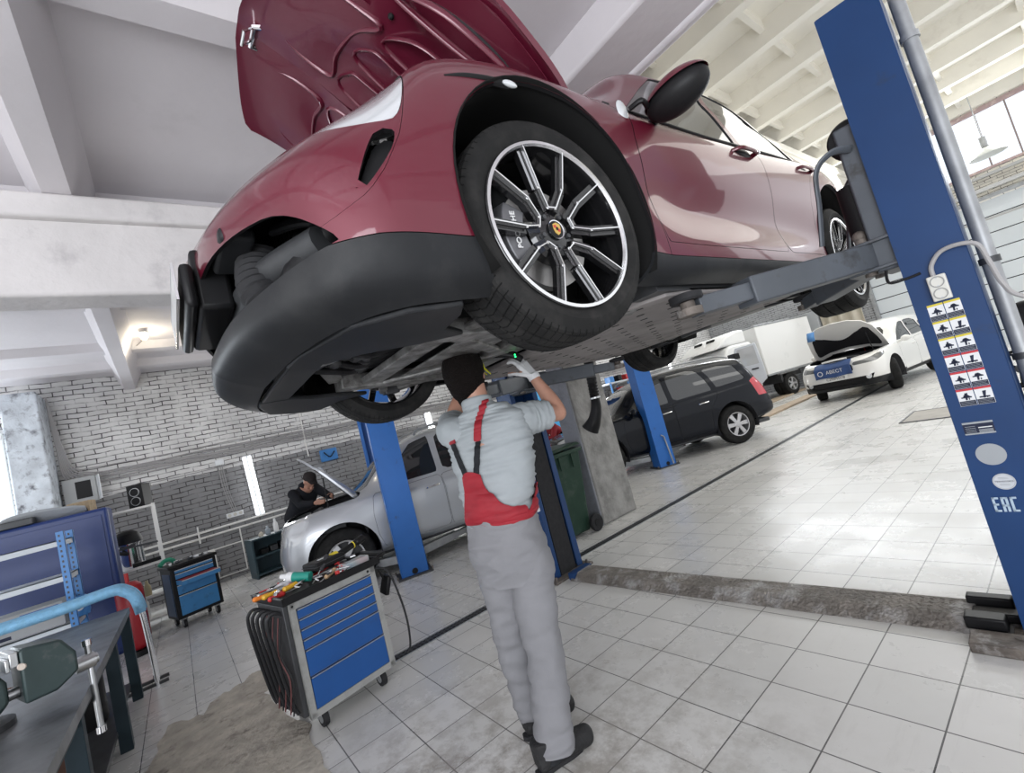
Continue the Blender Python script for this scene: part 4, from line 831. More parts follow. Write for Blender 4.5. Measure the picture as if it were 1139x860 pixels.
ra = MB(); ra.add([(-.09,0,0),(.09,0,0),(.10,.04,.13),(-.08,.05,.13),(-.10,.02,-.10),(.08,.02,-.10)], [(0,1,2,3),(4,5,1,0)]); hx_ = Matrix.Translation(white.location) @ Matrix.Rotation(TW, 4, 'Z')
ro = ra.build('cleaning_rag', mat('rag_blue', (.12, .30, .62), .8), None, solid=.006, loc=hx_ @ Vector((-.50, .52, 1.66)), rot=(0, 0, TW)); tag(ro, 'light blue rag hung on the corner of the white SUV bonnet', 'rag')
# ---------------------------------------------------------------- box truck
M_TRW = mat('truck_white', (.80, .80, .79), .4, dirt=(.6, .6, .6), dscale=2, dlo=.6, dhi=.9); M_TRG = mat('truck_door_grey', (.58, .61, .66), .4)
def truck(loc, rz):
    t = thing('box_truck', 'white box truck with cab door standing open, behind the blue-black SUV', 'truck', loc, rz)
    MB().bx(-1.0, 1.0, 4.0, 6.9, .85, 2.62).build('cargo_box', M_TRW, t, bevel=.03)
    for z_ in (.83, 2.57): MB().bx(-1.01, 1.01, 3.99, 6.91, z_, z_+.07).build('box_rail', M_GALV, t, bevel=.01)
    CO = 1.75
    c = MB(); prof = [(0,.55),(0,1.15),(.25,1.3),(.75,2.05),(1.0,2.15),(1.95,2.15),(1.95,.55)]
    T = Matrix(((0,0,1,-.95),(1,0,0,CO),(0,1,0,0),(0,0,0,1))); c.prism(prof, 1.9, T); cb = c.build('cab', M_TRW, t, bevel=.07, seg=3)
    g = MB(); g.add([(-.8,CO+.30,1.34),(.8,CO+.30,1.34),(.72,CO+.74,2.0),(-.72,CO+.74,2.0)], [(0,1,2,3)]); g.build('windscreen', M_CGLASS, cb, solid=.02)
    d = MB(); dp = [(.35,2.12),(.75,2.16),(1.9,2.16),(1.9,2.62),(1.5,2.62),(1.0,2.5)]; d.prism(dp, 1.7, Matrix(((0,0,1,-.85),(1,0,0,CO),(0,1,0,0),(0,0,0,1)))); de = d.build('wind_deflector', M_TRW, t, bevel=.08, seg=3)
    for x in (-.3, .25): MB().box((x, CO+.93, 2.47), (.35, .04, .10), rot=(-.5, 0, 0)).build('vent', M_BLACK, de)
    do = MB(); T2 = Matrix.Translation((.97, CO+.55, 0)) @ Matrix.Rotation(math.radians(-55), 4, 'Z') @ Matrix(((0,0,1,0),(1,0,0,0),(0,1,0,0),(0,0,0,1)))
    do.prism([(0,.75),(0,1.30),(.35,2.0),(.95,2.02),(1.0,1.3),(1.0,.85),(.8,.7),(.3,.62)], .05, T2); dd = do.build('cab_door', M_TRG, t, bevel=.02)
    MB().prism([(.12,1.36),(.40,1.93),(.88,1.95),(.90,1.36)], .06, T2 @ Matrix.Translation((0, 0, -.005))).build('door_glass', M_LENS, dd)
    MB().prism([(.65,1.2),(.85,1.2),(.85,1.24),(.65,1.24)], .08, T2).build('door_handle', M_BLACK, dd)
    ch = MB(); ch.bx(-.42, -.32, 2.4, 6.5, .6, .78).bx(.32, .42, 2.4, 6.5, .6, .78).bx(-.9, .9, 4.7, 4.8, .5, .95); ch.build('chassis', M_DARK, t)
    for sx in (-1, 1):
        simple_wheel(t, sx, .80, 2.5, .38, 5, R=.38); simple_wheel(t, sx, .86, 5.1, .38, 5, R=.38); simple_wheel(t, sx, .60, 5.1, .38, 5, R=.38)
        MB().bx(sx*.86, sx*.98, 4.6, 5.6, .78, .84).build('mudguard', M_GALV, t, bevel=.02)
    return t
truck(place((-6.66, 17.3), (.95, 5.1), math.radians(-14)), math.radians(-14))
# ---------------------------------------------------------------- two-post lifts
M_LBL = mat('label_white', (.72, .73, .74), .5); M_YEL = mat('label_yellow', (.62, .50, .04), .5); M_REDL = mat('label_red', (.50, .03, .04), .5); M_INK = mat('label_ink', (.02, .025, .05), .6); M_GREYL = mat('label_grey', (.33, .35, .37), .4, .2)
M_ARM = mat('arm_grey', (.085, .095, .11), .5, .2, noise_amt=.15, nscale=4, dirt=(.05, .05, .05), dscale=8, dlo=.55, dhi=.7)
def post(parent, x, s, H, m_, w=.22, d=.34):
    """x: outer face centre; s: +1 when the open side looks towards -x"""
    P = MB(); t = .012; x0, x1 = (x-w/2, x+w/2)
    back = x1-t if s > 0 else x0
    P.bx(back, back+t, -d/2, d/2, .02, H).bx(x0, x1, -d/2, -d/2+t, .02, H).bx(x0, x1, d/2-t, d/2, .02, H)
    lip = x0 if s > 0 else x1-t
    P.bx(lip, lip+t, -d/2, -d/2+.055, .02, H).bx(lip, lip+t, d/2-.055, d/2, .02, H); P.bx(x0, x1, -d/2, d/2, H-.012, H)
    return P.build('post', m_, parent, bevel=.006)
def foot(parent, x, m_, w=.34, d=.50):
    P = MB(); P.bx(x-w/2, x+w/2, -d/2, d/2, 0, .02); f_ = P.build('foot_plate', m_, parent, bevel=.003)
    for dx in (-.13, .13):
        for dy in (-.21, .21): MB().cyl((x+dx, dy, .02), (x+dx, dy, .05), .012, n=6).build('anchor_bolt', M_RUST, f_)
    return f_
lift = thing('two_post_lift', 'dark blue two-post lift holding up the red car, warning stickers on its near post', 'car lift', (-1.885, 2.79, 0), math.radians(3.2))
def carriage(parent, x, s, z, m_):
    P = MB(); P.bx(x-s*.19, x-s*.02, -.145, .145, z-.10, z+.62); c = P.build('carriage', m_, parent, bevel=.01)
    P = MB(); P.bx(x-s*.30, x-s*.10, -.17, .17, z+.045, z+.06).bx(x-s*.30, x-s*.10, -.17, .17, z-.085, z-.07); P.build('arm_bracket', m_, c, bevel=.004)
    for sy in (-1, 1):
        g = MB(); g.tube(spline([(x-s*.14, sy*.15, z+.50), (x-s*.20, sy*.24, z+.50), (x-s*.27, sy*.27, z+.44), (x-s*.30, sy*.27, z+.28), (x-s*.34, sy*.26, z+.10)], 5), .018, 8, sq=.5); g.build('foot_guard', m_, c)
        g = MB(); g.cyl((x-s*.22, sy*.11, z-.10), (x-s*.22, sy*.11, z+.09), .025); g.ball((x-s*.22, sy*.11, z+.10), .03, 12, 8); g.build('arm_pin', M_RUST, c)
    MB().cyl((x-s*.20, -.05, z+.10), (x-s*.20, -.05, z+.36), .062, n=24).build('rubber_buffer', M_BLACK, c)
    return c
def swing_arm(parent, a, b, z, m_, w=.085, hh=.10):
    a, b = Vector(a), Vector(b); d = (b-a).normalized(); L = (b-a).length
    P = MB(); P.bar(a, a+d*L*.72, w+.03, hh); ar = P.build('swing_arm', m_, parent, bevel=.008)
    MB().bar(a+d*L*.45, b-d*.03, w, .075).build('arm_extension', m_, ar, bevel=.006)
    T = Matrix.Translation(b-Vector((0, 0, .03)))
    MB().lathe([(0, 0), (.055, 0), (.055, .03), (.03, .035), (.03, .06), (0, .06)], 20, T).build('pad_screw', M_RUST, ar)
    p_ = MB().lathe([(0, .06), (.062, .06), (.068, .068), (.068, .092), (.05, .096), (0, .09)], 28, T).build('lifting_pad', M_RUBBER, ar)
    return ar
ZA = 1.80
for s_, x in ((1, 1.52), (-1, -1.53)):
    po = post(lift, x, s_, 2.93, M_BLUE, .22 if s_ > 0 else .20); foot(lift, x, M_RUST, .30 if s_ > 0 else .34, .5)
    carriage(lift, x, s_, ZA, M_ARM)
    MB().bx(x-s_*.09, x-s_*.075, -.10, .10, .02, 1.6).build('dust_cover', M_RUBBER, po)
# arm ends under the sills of the car (world targets turned into lift space)
LI = (Matrix.Translation(lift.location) @ Matrix.Rotation(math.radians(3.2), 4, 'Z')).inverted()
def tl_(x, y, z): return LI @ Vector((x, y, z))
for (x, s_, pads) in ((1.52, 1, ((-.98, 1.78), (-1.10, 3.45))), (-1.53, -1, ((-2.66, 1.80), (-2.60, 3.28)))):
    for i, (px, py) in enumerate(pads):
        sy = -1 if i == 0 else 1; swing_arm(lift, (x-s_*.22, sy*.10, ZA-.01), tl_(px, py, 1.728), ZA, M_ARM, hh=.12)
# floor cover between the posts: chequer plate
M_CHEQ = mat('chequer_plate', (.20, .18, .16), .6, .35, noise_amt=.3, nscale=9, bump=1., bscale=55, dirt=(.42, .41, .40), dscale=7, dlo=.5, dhi=.65)
cov = MB(); cov.add([(-1.31,-.14,0),(1.25,-.14,0),(1.25,.14,0),(-1.31,.14,0),(-1.31,-.075,.055),(1.25,-.075,.055),(1.25,.095,.055),(-1.31,.095,.055)], [(0,3,2,1),(4,5,6,7),(0,1,5,4),(1,2,6,5),(2,3,7,6),(3,0,4,7)])
co = cov.build('floor_cover', M_CHEQ, lift, bevel=.004)
st_ = MB(); rnd = random.Random(8)
for i in range(62):
    for j in range(4): st_.box((-1.2+.0395*i, -.055+.042*j, .0555), (.022, .006, .003), rot=(0, 0, .785 if (i+j) % 2 else -.785))
tag(st_.build('chequer_studs', M_CHEQ, co), kind='stuff')
MB().bx(-1.335, -1.26, -.12, .12, 0, .058).build('blue_end', M_BLUE, co, bevel=.003)
q = MB(); q.bx(1.22, 1.36, -.13, -.05, .02, .075).bx(1.24, 1.40, -.04, .03, .02, .06).bx(1.22, 1.38, .05, .11, .02, .09); q.build('chain_block', M_BLACK, lift, bevel=.008)
q = MB(); q.bx(1.24, 1.52, -.30, -.17, 0, .045); q.build('steel_offcut', M_RUST, lift, bevel=.006)
# pulley wheel beside the near post
MB().lathe([(0, -.025), (.085, -.025), (.095, -.012), (.095, .012), (.085, .025), (0, .025)], 32, Matrix.Translation((1.385, -.10, 2.36)) @ Matrix.Rotation(PI/2, 4, 'X')).build('pulley', M_BLACK, lift)
q = MB(); q.tube(spline([(1.36, -.16, 1.70), (1.36, -.18, 1.64), (1.42, -.175, 1.635), (1.47, -.174, 1.64)], 6), .006, 8); q.build('release_cable', M_BLACK, lift)
# stickers on the face that looks at the camera; local y = -.17
fx = lambda x: x
YF = -.1705
lb = lambda nm, m_, x0, x1, z0, z1, par=lift, dy=0.: MB().bx(x0, x1, YF-.0012-dy, YF-dy, z0, z1).build(nm, m_, par, smooth=False)
cols = ((1.452, 1.504), (1.507, 1.559)); z = 1.50; rows = ('y', 'y', 'y', 'r', 'r', 'r')
rnd = random.Random(2)
for ri, kind in enumerate(rows):
    for ci, (x0, x1) in enumerate(cols):
        zt = 1.492-ri*.077; s1 = lb('warning_sticker', M_LBL, x0, x1, zt-.074, zt)
        lb('sticker_header', M_YEL if kind == 'y' else M_REDL, x0, x1, zt-.009, zt, s1, .0008); lb('sticker_text', M_INK, x0+.001, x1-.001, zt-.073, zt-.052, s1, .0008)
        ic = MB(); cx_, cz_ = (x0+x1)/2, zt-.031; p_ = [(cx_-.016, cz_-.004), (cx_-.01, cz_-.004), (cx_-.006, cz_+.005), (cx_+.006, cz_+.005), (cx_+.012, cz_-.002), (cx_+.017, cz_-.004), (cx_+.017, cz_-.009), (cx_-.016, cz_-.009)]
        IT = Matrix.Translation((0, YF-.0022, 0)) @ Matrix(((1,0,0,0),(0,0,1,0),(0,1,0,0),(0,0,0,1)))
        k = (ri*2+ci) % 4
        if k != 3: ic.prism([(a, b+(.006 if k == 1 else 0)) for a, b in p_], .001, IT)
        ic.prism([(cx_-.004, cz_-.018), (cx_+.002, cz_-.018), (cx_+.003+.002*k, cz_+.013), (cx_-.003, cz_+.012)], .001, IT)
        ic.prism([(cx_+.006, cz_-.018), (cx_+.009, cz_-.018), (cx_+.010, cz_-.010), (cx_+.006, cz_-.010)], .001, IT)
        if k == 3: ic.prism([(cx_-.016, cz_-.016), (cx_+.016, cz_-.016), (cx_+.016, cz_-.010), (cx_-.016, cz_-.010)], .001, IT)
        ic.build('pictogram', M_INK, s1, smooth=False)
        for q_ in range(3): lb('text_line', M_GREYL, x0+.004, x1-.004-.004*(q_ % 2), zt-.0575-q_*.0055, zt-.0565-q_*.0055, s1, .0018)
pl = lb('rating_plate', M_INK, 1.436, 1.530, .908, .962)
lb('plate_edge', M_GREYL, 1.436, 1.530, .954, .962, pl, .0008); lb('plate_edge', M_GREYL, 1.436, 1.530, .908, .914, pl, .0008)
lb('plate_line', M_LBL, 1.482, 1.524, .934, .938, pl, .0008)
for q_ in range(4): lb('plate_text', M_GREYL, 1.442, 1.474, .920+q_*.008, .9185+q_*.008, pl, .0008); lb('plate_text', M_GREYL, 1.482, 1.525, .917+q_*.0035, .915+q_*.0035, pl, .0008)
YR = Matrix.Rotation(PI/2, 4, 'X')
MB().lathe([(0, 0), (.046, 0), (.046, .0015), (0, .0015)], 40, Matrix.Translation((1.492, YF, .818)) @ YR).build('round_sticker', M_GREYL, lift)
r2 = MB().lathe([(0, 0), (.034, 0), (.034, .0015), (0, .0015)], 40, Matrix.Translation((1.503, YF, .700)) @ YR).build('round_sticker', mat('label_pale', (.52, .54, .57), .5), lift)
MB().lathe([(.030, 0), (.0315, 0), (.0315, .0006), (.030, .0006)], 40, Matrix.Translation((1.503, YF-.0015, .700)) @ YR, close=True).build('sticker_ring', M_GREYL, r2)
text('ТЕХНОСОЮЗ', .0085, 'sticker_text', M_INK, r2, (1.503, YF-.002, .700), (PI/2, 0, 0), .0004)
for q_ in (-.016, -.011, .011, .016): lb('sticker_line', M_GREYL, 1.488, 1.518, .700+q_, .7012+q_, r2, .0016)
ea = MB()
def stroke(x, z, w, h): ea.bx(1.448+x, 1.448+x+w, YF-.0015, YF, .572+z, .572+z+h)
H_, W_ = .062, .008
stroke(0, 0, W_, H_); stroke(0, 0, .020, W_); stroke(0, .027, .017, W_); stroke(0, H_-W_, .020, W_)
stroke(.026, 0, W_, H_); stroke(.026, H_-W_, .021, W_); stroke(.039, 0, W_, H_); stroke(.026, .022, .021, W_)
stroke(.053, 0, W_, H_); stroke(.053, 0, .020, W_); stroke(.053, H_-W_, .020, W_)
ea.build('conformity_mark', mat('mark_blue_grey', (.40, .50, .60), .5), lift, smooth=False)
# socket outlet screwed to the post and its cable
LT = Matrix.Translation(lift.location) @ Matrix.Rotation(math.radians(3.2), 4, 'Z')
so = thing('socket_outlet', 'white double socket outlet fixed to the near blue post above the stickers', 'socket', LT @ Vector((1.512, YF-.001, 1.555)), math.radians(3.2))
M_SOCK = mat('socket_white', (.66, .65, .60), .4)
MB().bx(-.031, .031, -.028, 0, -.055, .055).build('box', M_SOCK, so, bevel=.005)
for dz in (.026, -.026):
    r_ = MB().lathe([(.024, .0), (.024, .002), (.020, .002), (.019, -.006), (0, -.006)], 28, Matrix.Translation((0, -.0285, dz)) @ YR).build('receptacle', mat('socket_grey', (.30, .30, .29), .5), so)
    for dx in (-.008, .008): MB().cyl((dx, -.024, dz), (dx, -.0265, dz), .0032, n=10).build('pin_hole', M_BLACK, r_)
    MB().bx(-.003, .003, -.030, -.026, dz+.014, dz+.019).bx(-.003, .003, -.030, -.026, dz-.019, dz-.014).build('earth_clip', M_STEEL, r_)
cb = MB().tube([LT @ Vector(p) for p in [tuple(q) for q in spline([(1.505,YF-.012,1.61),(1.51,YF-.012,1.655),(1.55,YF-.02,1.70),(1.61,YF-.03,1.705),(1.66,YF-.03,1.68),(1.675,YF-.02,1.60),(1.69,YF-.02,1.50),(1.73,YF,1.43),(1.90,YF,1.34),(2.2,YF,1.25)], 6)]], .009, 8).build('power_cable', M_CABLE); tag(cb, 'thick grey cable looping from the socket outlet to the pipe', 'cable')
# galvanised conduit behind the post
cp = thing('conduit_pipe', 'tall galvanised conduit pipe standing behind the near blue post', 'pipe', LT @ Vector((1.672, .09, 0)), 0)
MB().cyl((0, 0, 0), (0, 0, 3.98), .029, n=28).build('pipe', M_GALV, cp)
for z in (2.72, 1.62, 1.18, 1.02):
    MB().lathe([(.029, -.014), (.036, -.014), (.036, .014), (.029, .014)], 28, Matrix.Translation((0, 0, z))).build('clamp', M_GALV if z > 2 else M_DARK, cp)
# pump housing with hand wheel behind the pipe
pu = thing('hand_wheel_stand', 'black hand wheel on a dark housing at the right edge behind the near post', 'valve', (-.245, 3.52, 0), 0)
MB().bx(-.04, .34, -.10, .30, 0, 1.40).build('housing', mat('dark_bag', (.012, .012, .013), .7, bump=.5, bscale=8), pu, bevel=.06, seg=4)
w_ = MB().lathe([(.085 + .013*math.cos(a), .013*math.sin(a)) for a in np.linspace(0, 2*PI, 12, endpoint=False)], 32, Matrix.Translation((-.03, -.16, 1.08)) @ YR, close=True).build('wheel', M_BLACK, pu)
for k in range(3): a = 2*PI*k/3+.4; MB().bar((-.03, -.16, 1.08), (-.03+.085*math.cos(a), -.16, 1.08+.085*math.sin(a)), .012, .012).build('spoke', M_BLACK, w_)
MB().cyl((-.03, -.17, 1.08), (-.03, -.09, 1.08), .02).build('spindle', M_DARK, pu)
# bright blue lifts behind
def far_lift(label, P1, th, span, arms=True, guard=False):
    t = thing('two_post_lift', label, 'car lift', (P1[0], P1[1], 0), th)   # local origin = near post, other post at -x
    for x, s in ((0, 1), (-span, -1)):
        po = post(t, x, s, 2.75, M_BLUE2, .26, .32); f_ = foot(t, x, M_DARK, .36, .42)
        P = MB(); P.bx(x-s*.25, x-s*.13, -.13, .13, .10, .62); c = P.build('carriage', M_ARM, t, bevel=.01)
        if arms:
            for sy in (-1, 1): swing_arm(t, (x-s*.25, sy*.10, .17), (x-s*.75, sy*.95, .17), .17, M_GALV, .07)
    MB().cyl((.131, 0, .06), (.135, 0, .06), .035).build('cable_hole', M_BLACK, t); MB().cyl((.131, .0, 2.0), (.138, .0, 2.0), .018).build('bolt_head', M_DARK, t)
    if guard:
        MB().tube([(.18, .08, .04), (.15, .05, .55), (.15, -.0, .58)], .014, 8).build('prop_bar', M_GALV, t)
    return t
far_lift('bright blue two-post lift standing either side of the silver SUV', (-5.52, 2.14), math.radians(-17), 3.3)
far_lift('bright blue two-post lift around the blue-black SUV, steel bar leaning on it', (-5.22, 7.10), math.radians(-24), 3.1, guard=True)
# ---------------------------------------------------------------- people
M_SKIN = mat('skin', (.42, .22, .155), .5, noise_amt=.08, nscale=20); M_HAIR = mat('dark_hair', (.008, .006, .0055), .7, spec=.1, bump=.8, bscale=120)
M_SHIRT = mat('pale_grey_shirt', (.31, .335, .35), .85, noise_amt=.04, nscale=12); M_TROUS = mat('grey_work_trousers', (.195, .195, .207), .85, noise_amt=.07, nscale=5, bump=.1, bscale=60)
M_REDC = mat('red_cloth', (.27, .008, .018), .7, noise_amt=.12, nscale=14); M_BLKC = mat('black_cloth', (.016, .017, .020), .8, noise_amt=.2, nscale=8); M_BOOT = mat('black_boot', (.022, .022, .023), .55, bump=.3, bscale=50)
M_GLOVE = mat('white_glove', (.62, .63, .64), .8, bump=.3, bscale=90)
def wr(p, a, f, seed=0, sx=1., sy=1., sz=3.):      # soft cloth folds
    v = Vector((p[0]*f*sx+seed, p[1]*f*sy, p[2]*f*sz)); n1 = noise.noise(v); n2 = noise.noise(v*2.1+Vector((5, 1, 7)))
    return a*((1-abs(n1)*2.2)+.5*(1-abs(n2)*2.2))
def ringsurf(secs, n=72, sm=8, fold=None):
    """secs: (x,y,z,rx,ry,rot). Returns V,N,F grid around the rings, bottom to top"""
    S = np.array(spline(secs, sm)); V = []; C = []
    for i, (x, y, z, rx, ry, ro) in enumerate(S):
        t = S[min(i+1, len(S)-1), :3]-S[max(i-1, 0), :3]; t = Vector(t).normalized()
        ax = Vector((math.cos(ro), math.sin(ro), 0)); ax = (ax-t*ax.dot(t)).normalized(); ay = t.cross(ax)
        for j in range(n):
            a = 2*PI*j/n; e = 2.3; ca, sa = math.cos(a), math.sin(a); k = (abs(ca)**e+abs(sa)**e)**(-1/e)
            d = ax*(rx*ca*k)+ay*(ry*sa*k); p = Vector((x, y, z))+d
            if fold: p += d.normalized()*fold(p, a)
            V.append(p)
    m_ = len(S); F = [(i*n+j, i*n+(j+1) % n, (i+1)*n+(j+1) % n, (i+1)*n+j) for i in range(m_-1) for j in range(n)]
    V = np.array([tuple(v) for v in V]); Nn = np.zeros_like(V)
    for f in F:
        a, b, c, d = (V[q] for q in f); nn = np.cross(c-a, d-b)
        for q in f: Nn[q] += nn
    l = np.linalg.norm(Nn, axis=1, keepdims=True); l[l == 0] = 1
    return V, Nn/l, F
def ringmesh(secs, name, m_, parent, n=72, sm=8, fold=None, caps=True, mb=None):
    V, Nn, F = ringsurf(secs, n, sm, fold); q = mb or MB(); F = list(F)
    if caps: F += [tuple(range(n-1, -1, -1)), tuple(len(V)-n+j for j in range(n))]
    q.add(V, F); 
    return q.build(name, m_, parent, sharp=60) if not mb else q
def finger(q, p, r=.0085):
    q.tube(spline(p, 4), [r*(1-.25*i/(4*(len(p)-1))) for i in range(4*(len(p)-1)+1)], 10); q.ball(p[-1], r*.78, 10, 8)
def hand(q, wrist, knuck, side, palmn, curl=.6, s=1., ext=0):
    """palm block from wrist to knuckles with five fingers; side: towards thumb, palmn: palm normal"""
    w, k = Vector(wrist), Vector(knuck); d = (k-w).normalized(); sd_ = Vector(side); sd_ = (sd_-d*sd_.dot(d)).normalized(); pn = Vector(palmn); pn = (pn-d*pn.dot(d)-sd_*pn.dot(sd_)).normalized()
    for i in range(4):
        o = (1.5-i)*.019*s; base = k+sd_*o; q.tube([w+sd_*o*.6, base], [.015*s+ext, .0125*s+ext], 10)
        L = (.072, .080, .075, .060)[i]*s; pts = [base, base+(d*math.cos(curl*.5)+pn*math.sin(curl*.5))*L*.45]; pts.append(pts[-1]+(d*math.cos(curl*1.3)+pn*math.sin(curl*1.3))*L*.32); pts.append(pts[-1]+(d*math.cos(curl*2)+pn*math.sin(curl*2))*L*.25)
        finger(q, pts, .0088*s+ext)
    tb = w+(k-w)*.25+sd_*.028*s; q.tube([w+d*.01, tb], [.017*s+ext, .015*s+ext], 10)
    finger(q, [tb, tb+(sd_*.6+d*.7+pn*.3)*.032*s, tb+(sd_*.55+d*1.2+pn*.8)*.048*s, tb+(sd_*.3+d*1.5+pn*1.4)*.056*s], .0100*s+ext)
def head_mb(q, T, s=1.):
    """face looks along +y of T, crown +z"""
    def f(u, v):
        a = u*2*PI; t = v*PI; x = .077*math.sin(t)*math.cos(a); y = .098*math.sin(t)*math.sin(a); z = -.118*math.cos(t)
        if z < 0: k = 1-.32*(-z/.118)**1.5; x *= k; y = y*k+.012*(-z/.118)
        return T @ Vector((x*s, y*s, z*s))
    q.grid(f, 28, 20)
    q.ball((0, .104*s, -.018*s), (.013*s, .020*s, .026*s), 12, 8, T)         # nose
    q.ball((0, .086*s, -.098*s), (.028*s, .022*s, .020*s), 12, 8, T)         # chin
    q.ball((0, .094*s, -.060*s), (.022*s, .010*s, .008*s), 12, 6, T)         # lips
    for sx in (-1, 1):
        q.ball((sx*.080*s, -.002*s, -.016*s), (.010*s, .019*s, .032*s), 12, 8, T); q.ball((sx*.032*s, .092*s, .022*s), (.020*s, .008*s, .006*s), 10, 6, T)
def eyes(T, parent, s=1.):
    for sx in (-1, 1): MB().ball((sx*.031*s, .088*s, .004*s), (.012*s, .008*s, .007*s), 12, 8, T).build('eye', M_LBL, parent); MB().ball((sx*.031*s, .0955*s, .004*s), (.005*s, .003*s, .005*s), 10, 6, T).build('pupil', M_BLACK, parent)
    MB().ball((0, .103*s, -.060*s), (.018*s, .003*s, .004*s), 12, 6, T).build('lips', mat('lip_skin', (.36, .13, .11), .5), parent)
def frame(pos, fwd, upv=(0, 0, 1)):
    y = Vector(fwd).normalized(); z = Vector(upv); x = y.cross(z).normalized(); z = x.cross(y); M_ = Matrix((x, y, z)).transposed().to_4x4(); M_.translation = pos; return M_
def boot(parent, heel, toe, name='shoe', h=.085):
    hl, to = Vector(heel), Vector(toe); d = (to-hl); L = d.length; T = frame(hl, d)
    so = MB(); so.prism([(x*.92, y) for x, y in [(-.036, -.005), (-.040, .06), (-.038, .14), (-.050, .22), (-.044, .29), (-.020, .315), (.015, .315), (.040, .28), (.048, .21), (.040, .13), (.042, .05), (.034, -.008), (0, -.018)]], .024, T @ Matrix.Scale(L/.30, 4))
    s_ = so.build('sole', M_RUBBER, None, bevel=.004)
    up_ = MB(); up_.tube([T @ Vector(p) for p in [tuple(q) for q in spline([(0,.005,.055),(0,.06,.058),(0,.13,.055),(0,.20,.045),(0,.26,.038),(0,.29,.032)], 5)]], [.040,.043,.046,.047,.047,.048,.049,.050,.050,.050,.050,.050,.049,.049,.048,.047,.046,.046,.045,.045,.044,.042,.038,.032,.024,.012], 16, sq=.85)
    up_.tube([T @ Vector((0, .045, .05)), T @ Vector((0, .04, h+.05))], [.048, .047], 16)
    u_ = up_.build(name, M_BOOT, parent, remesh=.006, rsm=3); s_.parent = u_; return u_
# --- main mechanic (local frame: x to his image right, y away from the camera)
man = thing('person', 'mechanic in grey shirt and red braces seen from behind, reaching up under the car', 'person', (-1.90, 1.18, 0), math.radians(58))
RT = math.radians(-27)
HT = frame((.035, .0, 1.762), (.42, .82, .42), (-.05, -.45, .9))
b = MB(); head_mb(b, HT, 1.13)
b.tube([(.055, .01, 1.50), (.06, .0, 1.60), (.055, 0, 1.70)], [.075, .060, .062], 20)
b.tube(spline([(.03,.0,.95),(.05,.0,1.15),(.07,.0,1.35),(.07,.01,1.50)], 4), [.10]*6+[.12]*5+[.10]*2, 20)
SH, EL, WR = (.235, -.03, 1.465), (.455, .10, 1.452), (.385, .15, 1.675)
b.tube(spline([(.10,0,1.47),SH,(.35,.035,1.46),EL], 5), [.06,.06,.06,.058,.056,.055,.054,.053,.052,.051,.050,.050,.049,.048,.047,.046], 16); b.ball(EL, .047, 14, 10)
b.tube(spline([EL,(.43,.125,1.55),WR], 6), [.046,.0475,.048,.0475,.046,.044,.041,.038,.035,.032,.030,.028,.027], 16)
SL, ELL, WL = (-.085, .05, 1.49), (-.09, .30, 1.56), (.02, .36, 1.74)
b.tube(spline([(.03,.02,1.47),SL,ELL], 5), [.06,.06,.058,.056,.054,.052,.05,.048,.047,.046,.045], 14); b.ball(ELL, .045, 12, 8); b.tube(spline([ELL,WL], 6), [.044,.045,.044,.040,.035,.031,.028], 14)
hand(b, WR, (.345, .17, 1.755), (-.6, -.2, .3), (-.5, .5, .35), .55); hand(b, WL, (.06, .38, 1.80), (.5, -.6, 0), (0, 0, 1), .5)
# legs inside the trousers so the body is one figure
for (hx, hy, kx, ky, ax, ay) in ((.105, -.03, .075, -.09, .03, -.13), (-.035, .03, -.055, .06, -.05, .09)):
    b.tube(spline([(hx,hy,.90),(hx,hy,.80),(kx,ky,.47),(ax,ay,.08)], 5), [.08]*6+[.06]*5+[.045]*5, 16)
bo = b.build('body', M_SKIN, man, remesh=.0065, rsm=4)
eyes(HT, bo, 1.13)
# hair: cap of short hair shaped over the skull, leaving face and ear free
hm = MB()
def hairf(u, v):
    a = u*2*PI; t = v*2.15
    sa_ = math.sin(a); lim = 2.35 if sa_ < .0 else 2.35-1.2*min(1, sa_/.35); t = min(v*2.45, lim)
    x = .086*math.sin(t)*math.cos(a); y = .107*math.sin(t)*math.sin(a); z = .128*math.cos(t); k = 1+.03*noise.noise(Vector((x*40, y*40, z*40)))
    return HT @ Vector((x*k*1.13, y*k*1.13-.004, z*k*1.13))
hm.grid(hairf, 48, 30); hm.ball((0, -.045, -.055), (.078, .060, .090), 24, 14, HT); hm.ball((0.005, -.035, -.125), (.062, .048, .06), 20, 12, HT); hm.build('hair', M_HAIR, bo, solid=.008)
# shirt
shirt = [(.033,.0,1.025,.166,.121,RT),(.035,.0,1.08,.172,.125,RT),(.055,.0,1.22,.190,.125,RT),(.072,.0,1.36,.208,.128,RT),(.075,.0,1.46,.205,.115,RT),(.068,.0,1.52,.165,.095,RT),(.062,.0,1.56,.105,.078,RT),(.06,.0,1.59,.070,.068,RT)]
SV = ringsurf(shirt, 120, 14, lambda p, a: wr(p, .013, 7, 3, .5, .5, 3.4)-.004)
so_ = shell(SV, 'shirt', M_SHIRT, man, .003)
sl = [(.15,-.03,1.455,.075,.075,0),(.225,-.03,1.462,.083,.080,0),(.29,.005,1.462,.078,.078,0),(.345,.03,1.458,.074,.074,0),(.372,.048,1.456,.073,.073,0)]
ringmesh(sl, 'sleeve', M_SHIRT, so_, 56, 10, lambda p, a: wr(p, .006, 11, 9, 3, 1, 1), caps=False)
ringmesh([(-.02,.02,1.46,.078,.07,0),(-.085,.05,1.485,.078,.072,0),(-.09,.14,1.51,.074,.070,0),(-.09,.22,1.535,.070,.068,0)], 'sleeve', M_SHIRT, so_, 56, 10, lambda p, a: wr(p, .007, 9, 4, 1, 3, 1), caps=False)
